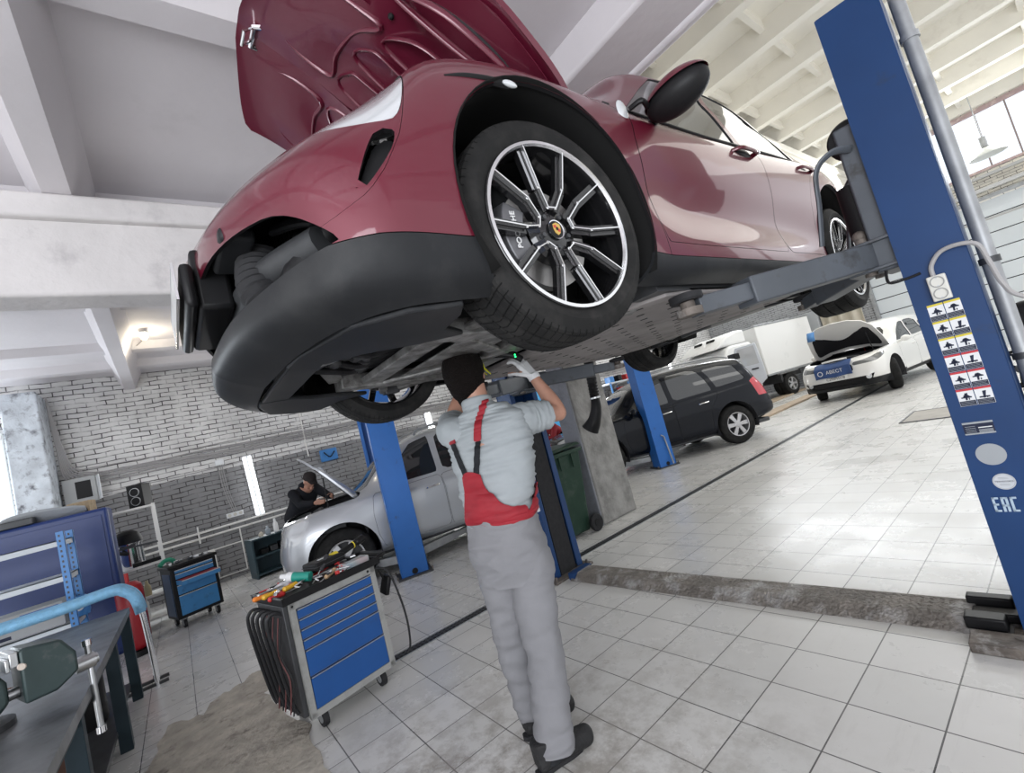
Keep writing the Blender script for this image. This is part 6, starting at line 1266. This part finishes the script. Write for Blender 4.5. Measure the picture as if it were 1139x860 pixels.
wl = thing('work_lamp_arm', 'thin black flexible arm rising from the bench behind the vise', 'lamp arm', (-3.75, -1.0, .751), 0); MB().tube(spline([(0,0,0),(-.02,-.04,.2),(-.16,-.12,.60),(-.25,-.18,1.0)], 6), .012, 8).build('arm', M_CABLED, wl); MB().cyl((0,0,0), (0,0,.04), .03).build('base', M_DARK, wl); MB().tube([(-.005,-.01,.06),(-.012,-.02,.14)], [.022,.016], 12).build('foil_wrap', M_CHROME, wl)
# padded rails
M_PAD = mat('rail_padding', (.20, .44, .66), .5, .1, noise_amt=.12, nscale=25, bump=.4, bscale=60)
for i, (x, lab) in enumerate(((-5.62, 'nearer of the two steel rails wrapped in light blue padding'), (-5.78, 'farther of the two steel rails wrapped in light blue padding'))):
    t = thing('padded_rail', lab, 'rail', (x, -.42, 0), 0)
    MB().tube(spline([(0,.06,0),(0,.05,.4),(0,.03,.72),(0,-.03,.86),(0,-.12,.915),(0,-.5,.90),(0,-1.3,.90),(0,-2.3,.90)], 6), .019, 12).build('tube', M_CHROME, t); MB().tube(spline([(0,.035,.66),(0,.01,.80),(0,-.05,.88),(0,-.14,.915),(0,-.5,.90),(0,-1.3,.90),(0,-2.2,.90)], 6), .042, 16).build('padding', M_PAD, t)
    MB().cyl((0, -2.3, 0), (0, -2.3, .9), .019).build('rear_leg', M_CHROME, t); MB().bar((0, .14, .012), (0, -.2, .012), .03, .024).build('foot_bar', M_DARK, t)
# ---------------------------------------------------------------- blue rack and cabinet
M_RB = mat('rack_blue', (.05, .21, .52), .4, noise_amt=.06, nscale=5); M_SH = mat('shelf_grey', (.52, .56, .60), .45, noise_amt=.06, nscale=3); M_CAB = mat('cabinet_blue', (.010, .032, .15), .4, noise_amt=.05, nscale=2)
rk = thing('shelving_rack', 'blue boltless rack with pale grey shelves behind the padded rails', 'shelving rack', (-6.35, -.90, 0), math.radians(0))
for x, y in ((0, 0), (-.5, 0), (0, -1.55), (-.5, -1.55)):
    u = MB().bx(x-.003, x+.0, y-.045, y+.012, 0, 1.56).bx(x-.045, x, y+.009, y+.012, 0, 1.56).build('upright', M_RB, rk); hb = MB()
    z = .06
    while z < 1.52: hb.bx(x, x+.0012, y-.030, y-.016, z, z+.022); z += .05
    for i_ in range(1): tag(hb.build('slots', M_DARK, u), kind='stuff')
for z in (.12, .40, .68, 1.13, 1.47): MB().bx(-.5, -.004, -1.55, .0, z, z+.012).bx(-.012, -.004, -1.55, 0, z-.045, z+.012).bx(-.5, -.492, -1.55, 0, z-.045, z+.012).bx(-.5, -.004, -.008, 0, z-.045, z+.012).build('shelf', M_SH, rk, bevel=.002)
sb = thing('carton_box', 'grey carton with blue label and white lettering on the rack', 'box', (-6.60, -1.30, .693), 0); MB().bx(-.20, .20, -.32, .32, 0, .22).build('carton', mat('carton_grey', (.36, .37, .38), .7), sb, bevel=.004); MB().bx(.2005, .202, .03, .29, .10, .20).build('label', mat('label_blue', (.03, .10, .35), .5), sb); text('FUBAG', .062, 'lettering', M_LOGOW, sb, (.203, .16, .15), (PI/2, 0, PI/2))
MB().bx(.2005, .202, -.28, -.04, .02, .05).build('bar_print', M_INK, sb)
kt = thing('blue_kettle', 'round blue container on the rack beside the upright', 'container', (-6.62, -.90, .693), 0); MB().lathe([(0,0),(.07,0),(.08,.04),(.08,.15),(.06,.19),(0,.20)], 28).build('body', M_RB, kt); MB().lathe([(.03,0),(.045,0),(.045,.004),(.03,.004)], 24, Matrix.Translation((.078, 0, .10)) @ RX, close=True).build('dial_ring', M_LBL, kt)
cbn = thing('metal_cabinet', 'tall dark blue steel cabinet behind the rack', 'cabinet', (-7.55, -1.15, 0), 0)
MB().bx(-.50, 0, -.62, .50, 0, 1.74).build('carcass', M_CAB, cbn, bevel=.035, seg=3); MB().bx(0.001, .014, -.58, .44, .08, 1.66).build('door', M_CAB, cbn, bevel=.004)
o = MB().tube(spline([(-.1,-.45,.03),(0,-.1,.06),(.05,.3,.04)], 6), [.06,.09,.12,.13,.13,.12,.12,.11,.10,.09,.08,.06,.04], 12, sq=.35).build('cloth_bundle', mat('bundle_grey', (.34, .36, .38), .9, bump=.6, bscale=18), None, loc=(-7.75, -1.15, 1.745)); tag(o, 'flattened grey cloth bundle on top of the blue cabinet', 'cloth')
o = MB().bx(-.16, .16, -.22, .22, 0, .08).build('steel_tray', M_DARK, None, bevel=.01, loc=(-7.72, -1.5, 1.741)); tag(o, 'dark flat tray under the cloth bundle on the blue cabinet', 'tray')
# red canister beside the cabinet
rc = thing('red_compressor', 'red cylindrical tank standing between the blue cabinet and the pale shelves', 'tank', (-7.15, -.56, 0), 0); MB().lathe([(0,.06),(.08,.07),(.12,.12),(.13,.2),(.13,.70),(.12,.77),(.08,.81),(0,.82)], 32).build('tank', mat('tank_red', (.33, .012, .02), .4), rc); MB().lathe([(0,0),(.13,0),(.13,.06),(0,.06)], 24).build('foot_ring', M_BLACK, rc); MB().cyl((0, 0, .8), (0, 0, .92), .02).build('valve', M_RD, rc)
# pale shelves against the wall
ws = thing('metal_shelves', 'white metal shelves against the brick wall holding speakers and a vacuum cleaner', 'shelves', (-8.3, -.24, 0), math.radians(3))
for x, y in ((0, 0), (-.5, 0), (0, -1.35), (-.5, -1.35)): MB().bx(x-.02, x+.02, y-.02, y+.02, 0, 1.67).build('post', M_WHITEP, ws, bevel=.002)
for z in (.12, .42, .84, 1.63): MB().bx(-.5, 0, -1.35, 0, z, z+.03).build('shelf', M_WHITEP, ws, bevel=.003)
WM = Matrix.Translation(ws.location) @ Matrix.Rotation(math.radians(3), 4, 'Z')
vc = thing('vacuum_cleaner', 'shiny steel workshop vacuum cleaner with black lid on the white shelves', 'vacuum cleaner', WM @ Vector((-.22, -.34, .871)), 0)
MB().lathe([(0,0),(.15,0),(.16,.03),(.155,.30),(.165,.32),(.165,.34),(0,.34)], 32).build('drum', M_CHROME, vc); MB().lathe([(.168,.33),(.17,.38),(.14,.46),(.08,.50),(0,.51)], 28).build('lid', M_BLACK, vc); MB().tube(spline([(.15,0,.2),(.22,-.18,.25),(.15,-.36,.12),(.05,-.42,.30),(-.02,-.30,.40)], 6), .024, 10).build('hose', M_RUBBER, vc); MB().bar((.17,-.35,.30), (.19,.38,.26), .03, .025).build('wand', M_DARK, vc)
o = MB().box((0, 0, .08), (.16, .3, .16), taper=.7).build('white_cloth', mat('rag_white', (0, 0, 0)), None, loc=WM @ Vector((-.15, -.95, .871)), bevel=.03); tag(o, 'white cloth heap on the white shelf left of the vacuum cleaner', 'cloth')
o = MB().bx(-.03, .03, -.16, .16, 0, .05).build('black_tool', M_BLACK, None, bevel=.01, loc=WM @ Vector((-.08, -.17, .871)), rot=(0, 0, .2)); tag(o, 'long black tool on the white shelf right of the vacuum cleaner', 'tool')
def speaker(loc, rz, m_, s, lab, cones):
    t = thing('loudspeaker', lab, 'speaker', loc, rz); MB().bx(-.10*s, .10*s, -.09*s, .09*s, 0, .30*s if cones > 1 else .2*s).build('cabinet', m_, t, bevel=.005)
    for k in range(cones):
        for (x_, z_, r_) in (((0, .09*s, .07*s),) if cones == 1 else ((-.0, .20*s, .055*s), (0, .08*s, .055*s)))[k:k+1]:
            T = Matrix.Translation((.101*s, 0, z_)) @ RX; c_ = MB().lathe([(r_, 0), (r_, .008), (r_*.86, .012), (r_*.80, .002), (r_*.3, -.01), (0, .004)], 28, T).build('cone', M_BLACK, t); MB().lathe([(r_*.86,.010),(r_,.010),(r_*1.05,0),(r_*.9,.013)], 28, T).build('cone_ring', M_STEEL if cones > 1 else M_BLACK, c_)
speaker(WM @ Vector((-.15, -.12, 1.661)), math.radians(-25), M_BLACK, 1.05, 'black loudspeaker with two silver-ringed cones at the right end of the top shelf', 2)
speaker(WM @ Vector((-.2, -.72, 1.661)), math.radians(-10), mat('chipboard', (.42, .32, .20), .7, noise_amt=.2, nscale=30), 1.25, 'chipboard loudspeaker with one black cone on the top shelf', 1)
o = MB().bx(-.12, .12, -.16, .16, 0, .24).build('cardboard_box', mat('cardboard', (.42, .29, .17), .8), None, bevel=.003, loc=WM @ Vector((-.25, -1.12, 1.661))); tag(o, 'small brown cardboard box at the left end of the top shelf', 'box')
for i, (y, c_, h_) in enumerate(((-.22, (.45,.38,.22), .20), (-.34, (.5,.42,.2), .17), (-.46, (.35,.3,.25), .22), (-.62, (.5, .06, .05), .16), (-.8, (.2,.2,.22), .2))):
    o = MB().lathe([(0,0),(.038,0),(.04,.01),(.04,h_*.6),(.02,h_*.8),(.016,h_),(0,h_)], 20).build('bottle', mat('bottle_%d' % i, c_, .3), None, loc=WM @ Vector((-.10, y, .451))); tag(o, ('beige oil bottle nearest the right post', 'yellowish oil bottle, second from the right post', 'brownish bottle in the middle', 'short red bottle', 'dark grey bottle farthest left')[i]+' on the lower white shelf', 'bottle')
o = MB().lathe([(0,0),(.11,0),(.12,.02),(.12,.20),(.10,.24),(0,.25)], 24).build('white_canister', M_WHITEP, None, loc=WM @ Vector((-.2, -.35, .151))); tag(o, 'white plastic canister on the bottom white shelf', 'canister')
# black open shelf unit
bs = thing('open_cabinet', 'low black open-fronted shelf unit against the brick wall by the silver SUV', 'shelf unit', (-9.3, 1.40, 0), math.radians(8))
MB().bx(-.40, 0, -.50, -.47, 0, .66).bx(-.40, 0, .47, .50, 0, .66).bx(-.40, -.38, -.5, .5, 0, .66).build('side_panel', mat('unit_teal', (.03, .06, .075), .5), bs)
for z in (.05, .34, .64): MB().bx(-.40, .01, -.50, .50, z, z+.025).build('shelf', mat('unit_teal', (0, 0, 0)), bs)
for i, (x, y, c_, h_, nm, lb_) in enumerate(((-.15,-.05,(.8,.8,.8),.24,'spray_bottle','white spray bottle standing on the black shelf unit'),(-.2,.15,(.5,.45,.3),.12,'jar','small beige jar on the black shelf unit'),(-.15,-.3,(.55,.5,.42),.08,'jar','low cream tub at the left of the black shelf unit'),(-.2,-.18,(.35,.4,.45),.14,'jar','grey jar between the tub and the spray bottle'))):
    o = MB().lathe([(0,0),(.04,0),(.042,.01),(.042,h_*.6),(.02,h_*.78),(.018,h_),(0,h_)], 20).build(nm, mat('jar_%d' % i, c_, .4), None, loc=(-9.3+x, 1.40+y, .666)); tag(o, lb_, 'bottle' if 'spray' in nm else 'jar')
for i in range(5):
    o = MB().bx(-.12, .12, -.06, .06, 0, .08+.02*(i % 3)).build('parts_bin', (M_BLACK, M_DARK)[i % 2], None, bevel=.01, loc=(-9.5, 1.10+.15*i, .366)); tag(o, ORD[i]+' dark box from the left on the middle shelf of the black unit', 'box', 'dark boxes in the black shelf unit')
# ---------------------------------------------------------------- wheelie bin
M_BIN = mat('bin_green', (.018, .045, .030), .5, noise_amt=.15, nscale=5, dirt=(.06, .075, .065), dscale=5, dlo=.52, dhi=.75)
wb = thing('wheelie_bin', 'dark green wheelie bin standing beside the concrete column', 'bin', (-4.20, 3.52, 0), math.radians(0))
q = MB(); q.add([(-.20,-.22,.03),(.20,-.22,.03),(.20,.24,.03),(-.20,.24,.03),(-.28,-.36,.98),(.28,-.36,.98),(.28,.30,.98),(-.28,.30,.98)], [(0,3,2,1),(4,5,6,7),(0,1,5,4),(1,2,6,5),(2,3,7,6),(3,0,4,7)]); q.build('tub', M_BIN, wb, bevel=.03, seg=3)
q = MB(); q.bx(-.30, .30, -.38, .32, .95, 1.0); rm = q.build('rim', M_BIN, wb, bevel=.012); q = MB(); q.add([(-.30,-.39,1.0),(.30,-.39,1.0),(.30,.33,1.03),(-.30,.33,1.03),(-.27,-.36,1.035),(.27,-.36,1.035),(.27,.30,1.065),(-.27,.30,1.065)], [(0,3,2,1),(4,5,6,7),(0,1,5,4),(1,2,6,5),(2,3,7,6),(3,0,4,7)]); q.build('lid', M_BIN, wb, bevel=.012)
for y in (-.26, -.06, .14): MB().bx(.285, .30, y-.012, y+.012, .80, .95).build('rib', M_BIN, wb)
for s in (-1, 1): w_ = MB().lathe([(0,-.025),(.09,-.025),(.10,-.015),(.10,.015),(.09,.025),(0,.025)], 28, Matrix.Translation((s*.27, .27, .10)) @ RX).build('wheel', M_RUBBER, wb); MB().lathe([(0,-.03),(.045,-.03),(.05,0),(.045,.03),(0,.03)], 20, Matrix.Translation((s*.27, .27, .10)) @ RX).build('hub', M_BLACK, w_)
MB().cyl((-.28, .27, .10), (.28, .27, .10), .012).build('axle', M_DARK, wb); MB().cyl((-.25, .36, .98), (.25, .36, .98), .014).build('grab_bar', M_BIN, wb)
# exhaust extraction hose
eh = thing('exhaust_hose', 'black exhaust extraction hose with a rubber nozzle hanging in front of the column', 'hose', (-3.62, 4.05, 0), 0)
P = spline([(.35,.1,7.36),(.2,.1,4.6),(.05,.05,2.6),(.0,0,1.9),(-.05,0,1.5)], 22); MB().tube(P, [.055+.006*(i % 2) for i in range(len(P))], 18).build('corrugated_hose', M_BLACK, eh)
MB().tube(spline([(-.05,0,1.50),(-.06,-.02,1.38),(-.12,-.04,1.25),(-.20,-.06,1.16)], 5), [.05,.052,.055,.058,.06,.062,.064,.067,.07,.073,.078,.085,.09,.095,.10,.105], 20, sq=.75).build('nozzle', M_BLACK, eh); MB().lathe([(.058,-.01),(.066,-.01),(.066,.01),(.058,.01)], 24, Matrix.Translation((-.05, 0, 1.51)), close=True).build('clamp', M_STEEL, eh)
# ---------------------------------------------------------------- wall services
M_LH = mat('lamp_housing', (.82, .84, .86), .4)
def flamp(y, z0, z1, label, x=XW+.04, rx=0.03, emit=True):
    t = thing('tube_light', label, 'wall light', (x, y, z0), 0); t.rotation_euler = (rx, 0, 0); L_ = z1-z0
    MB().bx(-.04, .0, -.085, .085, 0, L_).build('housing', M_LH, t, bevel=.01)
    for s in (-1, 1): MB().cyl((.026, s*.045, .03), (.026, s*.045, L_-.03), .024, n=14).build('tube', M_TUBE, t)
    MB().bx(0, .008, -.012, .012, .02, L_-.02).build('reflector_rib', M_GALV, t)
    for z in (.0, L_-.03): MB().bx(0, .035, -.08, .08, z, z+.03).build('end_cap', M_LH, t, bevel=.003)
flamp(1.27, .99, 2.19, 'glowing twin tube light on the brick wall left of the silver SUV')
flamp(5.30, 1.25, 2.3, 'glowing twin tube light on the wall behind the silver SUV roof')
flamp(11.45, 1.15, 2.35, 'glowing twin tube light on the wall between the column and the far blue post')
flamp(16.2, 1.15, 2.35, 'glowing twin tube light on the wall near the box truck')
l_ = bpy.data.lights.new('tube_glow', 'POINT')
for nm, y in (('a', 1.27), ('b', 5.3), ('c', 11.45)):
    l_ = bpy.data.lights.new('tube_glow', 'AREA'); l_.shape = 'RECTANGLE'; l_.size = .15; l_.size_y = 1.1; l_.energy = 14; o = bpy.data.objects.new('tube_glow', l_); COL.objects.link(o); o.location = (XW+.09, y, 1.65); o.rotation_euler = Vector((1, 0, 0)).to_track_quat('-Z', 'Y').to_euler()
cl_ = thing('bulkhead_lamp', 'glowing oblong bulkhead lamp on the ceiling beyond the beam, fed by a thin cable', 'ceiling light', (-8.0, .02, ZL+.25), 0)
MB().bx(-.14, .14, -.05, .05, -.025, .0).build('base', M_LH, cl_, bevel=.01); MB().ball((0, 0, -.04), (.13, .045, .04), 24, 12).build('diffuser', M_BULB, cl_)
rod([(-.12,0,-.01),(-.3,-.04,-.02),(-.5,-.12,-.03),(-.7,-.26,-.06)], .006, 'feed_cable', M_CABLE, cl_)
pl_ = bpy.data.lights.new('bulkhead_glow', 'POINT'); pl_.energy = 10; pl_.shadow_soft_size = .08; pl_.color = (1, .9, .7); o = bpy.data.objects.new('bulkhead_glow', pl_); COL.objects.link(o); o.location = (-8.0, .02, ZL+.02)
# pendant lamp by the far window
pd = thing('pendant_lamp', 'white dish-shaped pendant lamp hanging before the far high window', 'pendant lamp', (-.75, 18.6, 0), 0); MB().lathe([(.05,5.52),(.06,5.50),(.20,5.44),(.36,5.30),(.38,5.26),(.36,5.26),(.18,5.40),(0,5.43)], 40).build('shade', mat('shade_white', (.70, .72, .70), .4), pd); MB().cyl((0,0,5.50), (0,0,5.78), .10).build('ballast', M_GALV, pd); MB().cyl((0,0,5.78), (0,0,7.0), .012).build('rod', M_GALV, pd)
# cable runs on the wall
rnd = random.Random(21)
for i in range(7):
    z = 2.28+.028*i; P = [(XW+.03, y, z+.010*math.sin(y*1.3+i)+.008*math.sin(y*4.1+i*2)) for y in np.linspace(-1.38, 13.5, 34)]
    P = [(XW+.25, -1.36, 3.6+.03*i), (XW+.20, -1.34+.012*i, 2.9), (XW+.08, -1.30+.02*i, z+.12)]+P[1:]
    o = MB().tube(spline(P, 4), .012, 6).build('wall_cable', M_CABLE, None); tag(o, ORD[i]+' grey cable from the bottom of the bundle along the brick wall', 'cable', 'cables bundled along the brick wall')
for i, (z, lab) in enumerate(((2.55, 'upper single grey cable clipped above the bundle on the brick wall'), (2.10, 'lower sagging grey cable below the bundle on the brick wall'))):
    o = MB().tube(spline([(XW+.02, y, z-.03*(1-abs(math.sin(y*.7)))) for y in np.linspace(-1.3, 13, 20)], 4), .008, 6).build('wall_cable', M_CABLE, None); tag(o, lab, 'cable')
for z, lab in ((.98, 'upper white heating pipe along the brick wall'), (.88, 'lower white heating pipe along the brick wall')):
    o = MB().cyl((XW+.07, -1.4, z), (XW+.07, 13.0, z), .02, n=14).build('heating_pipe', M_WHITEP, None); tag(o, lab, 'pipe')
o = MB().tube([(XW+.07,.88,.90),(XW+.07,.88,.10),(XW+.07,.30,.10)], .013, 10).tube([(XW+.07,.88,.62),(XW+.07,.42,.62)], .013, 10).build('branch_pipe', M_WHITEP, None); tag(o, 'thin white branch pipe dropping to the radiator', 'pipe')
o = MB().cyl((XW+.10, .25, .80), (XW+.10, .25, 1.10), .014).build('pipe_riser', M_WHITEP, None); tag(o, 'short white vertical pipe crossing the heating pipes', 'pipe')
rd_ = thing('radiator', 'small white panel radiator low on the brick wall behind the wall-side cart', 'radiator', (XW+.11, .30, .12), 0)
MB().bx(-.03, .03, -.14, .14, 0, .52).build('panel', M_WHITEP, rd_, bevel=.01)
for k in range(4): MB().bx(.03, .037, -.115+.066*k, -.09+.066*k, .03, .49).build('fin', M_WHITEP, rd_, bevel=.002)
jb = thing('junction_box', 'small white junction box above the first tube light', 'junction box', (XW+.03, .78, 2.17), 0); MB().bx(-.03, .03, -.07, .07, -.05, .05).build('box', M_LH, jb, bevel=.006)
for k in range(3): rod([(0.01,-.03+.03*k,-.05),(0.01,-.02+.035*k,-.5),(0.01,.06+.03*k,-.98)], .007, 'drop_cable', M_CABLE, jb)
sk = thing('wall_socket', 'row of white wall sockets at the foot of the drop cables', 'socket', (XW+.03, .86, 1.14), 0); MB().bx(-.03, .03, -.14, .14, -.045, .045).build('frame', M_LH, sk, bevel=.006)
for k in (-.09, 0, .09): MB().lathe([(0,.0),(.026,.0),(.028,.006),(.03,.0)], 20, Matrix.Translation((.031, k, 0)) @ RX).build('socket_face', M_SOCK, sk)
o = MB().cyl((XW+.03, 2.35, 1.9), (XW+.03, 2.35, 2.9), .012).build('conduit', M_WHITEP, None); tag(o, 'thin white vertical conduit above the silver SUV bonnet', 'conduit')
tb = thing('blue_hook_rack', 'blue wall holder with hooks above the silver SUV bonnet', 'wall holder', (XW+.02, 2.75, 1.70), 0); MB().bx(0, .06, -.18, .18, 0, .26).build('plate', M_RB, tb, bevel=.02); MB().tube(spline([(.07,-.1,.2),(.10,0,.08),(.07,.12,.18)], 5), .012, 8).build('hook', M_BLACK, tb)
el = thing('fuse_box', 'open grey fuse box on the wall beside the brick pillar', 'fuse box', (XW+.02, -1.16, 1.98), 0); MB().bx(0, .14, -.20, .20, 0, .42).build('case', mat('fuse_grey', (.42, .43, .43), .5), el, bevel=.006); MB().bx(.14, .145, -.05, .14, .08, .36).build('window', M_BLACK, el); MB().box((.22, .24, .21), (.16, .012, .40), rot=(0, 0, .3)).build('door', M_LH, el, bevel=.003)
# blue and grey parts rack behind the dark SUV
fr_ = thing('shelving_rack', 'blue and pale grey rack full of parts behind the blue-black SUV', 'shelving rack', (XW+.1, 12.6, 0), 0)
for y in (-.9, 0, .9):
    for x in (0, .5): MB().bx(x, x+.04, y-.02, y+.02, 0, 1.95).build('upright', M_RB, fr_)
for z in (.5, 1.0, 1.45, 1.92): MB().bx(0, .52, -.95, .95, z, z+.05).build('shelf', M_SH, fr_)
for i in range(18):
    zi = (.55, 1.05, 1.5, 1.97)[i % 4]; o = MB().bx(-.13, .13, -.1, .1, 0, rnd.uniform(.12, .3)).build('stored_box', (M_DARK, M_RB, M_RD, M_WHITEP, M_BLACK)[i*7 % 5], None, bevel=.02, loc=(XW+.36, 11.8+.21*(i//2), zi)); tag(o, ('dark grey', 'blue', 'red', 'white', 'black')[i*7 % 5]+' box on the '+('lowest', 'second', 'third', 'top')[i % 4]+' shelf of the far rack, '+ORD[i//4]+' from its left end', 'box', 'boxes on the rack behind the dark SUV')
# board behind the far worker
bo_ = thing('wall_poster', 'bright sky-blue wall poster behind the man in red and white', 'poster', (XW+.02, 9.45, .95), 0); MB().bx(0, .02, -.9, .9, 0, 1.3).build('board', mat('poster_blue', (.06, .40, .78), .4), bo_); MB().bx(.02, .022, .3, .8, .2, 1.0).build('printed_panel', mat('poster_pale', (.7, .74, .72), .5, dirt=(.5, .1, .1), dscale=9, dlo=.5, dhi=.6), bo_)
# beige curtain, grey partition at end wall
cu = MB(); cu.grid(lambda u, v: (-4.7-1.25*u, 19.55+.12*math.sin(u*22)*(.4+.6*v), .1+5.0*v), 60, 8); o = cu.build('tarpaulin_curtain', mat('tarp_beige', (.50, .46, .38), .8, noise_amt=.1, nscale=2), None, solid=.02); tag(o, 'beige tarpaulin curtain hanging at the left of the far gate', 'curtain')
o = MB().bx(-6.9, -6.0, 19.4, 19.6, 0, 2.7).build('partition_panel', mat('partition_grey', (.42, .44, .46), .6), None, bevel=.01); tag(o, 'plain grey partition panel left of the beige curtain', 'panel')
# foreground screed patch
o = MB().prism([(x, y) for x, y in blob(-3.35, -.02, 1.15, .42, 4.3)], .004).build('floor_patch', M_PATCH, None); structure(o, 'rough worn screed patch at the bottom left of the tiled floor'); o.name = 'floor_patch'
o = MB().prism([(x, y) for x, y in blob(-4.45, .30, .26, .12, 9.1, 60, .1)], .0025).build('floor_patch', M_PATCH, None); structure(o)
# ramp strips by the truck
for k, (x0) in enumerate((-5.75, -7.1)):
    o = MB().bx(x0, x0+.42, 11.8, 18.5, 0, .05).build('lift_runway', mat('runway_tan', (.42, .33, .24), .7, noise_amt=.15, nscale=6), None, bevel=.01); tag(o, ('tan steel runway under the right-hand wheels of the box truck', 'tan steel runway under the left-hand wheels of the box truck')[k] if False else ('tan steel runway beside the blue-black SUV tail, nearer the drain', 'tan steel runway farther from the drain, under the box truck')[k], 'runway')
# diagnostic stand by the truck
dg_ = thing('alignment_stand', 'wheel alignment column with pale blue screen in front of the box truck', 'stand', (-5.85, 12.1, 0), math.radians(-25)); MB().bx(-.10, .10, -.08, .08, 0, 1.55).build('column', M_DARK, dg_, bevel=.01); MB().bx(-.16, .16, -.12, -.06, 1.15, 1.62).build('screen', mat('screen_blue', (.35, .48, .68), .3), dg_, bevel=.01); MB().bx(-.13, .13, -.08, .10, 1.62, 1.78).build('hood', M_BLACK, dg_, bevel=.02); MB().ball((.03, -.09, 1.0), .012, 10, 8).build('green_diode', mat('diode_green', (0, 0, 0)), dg_)
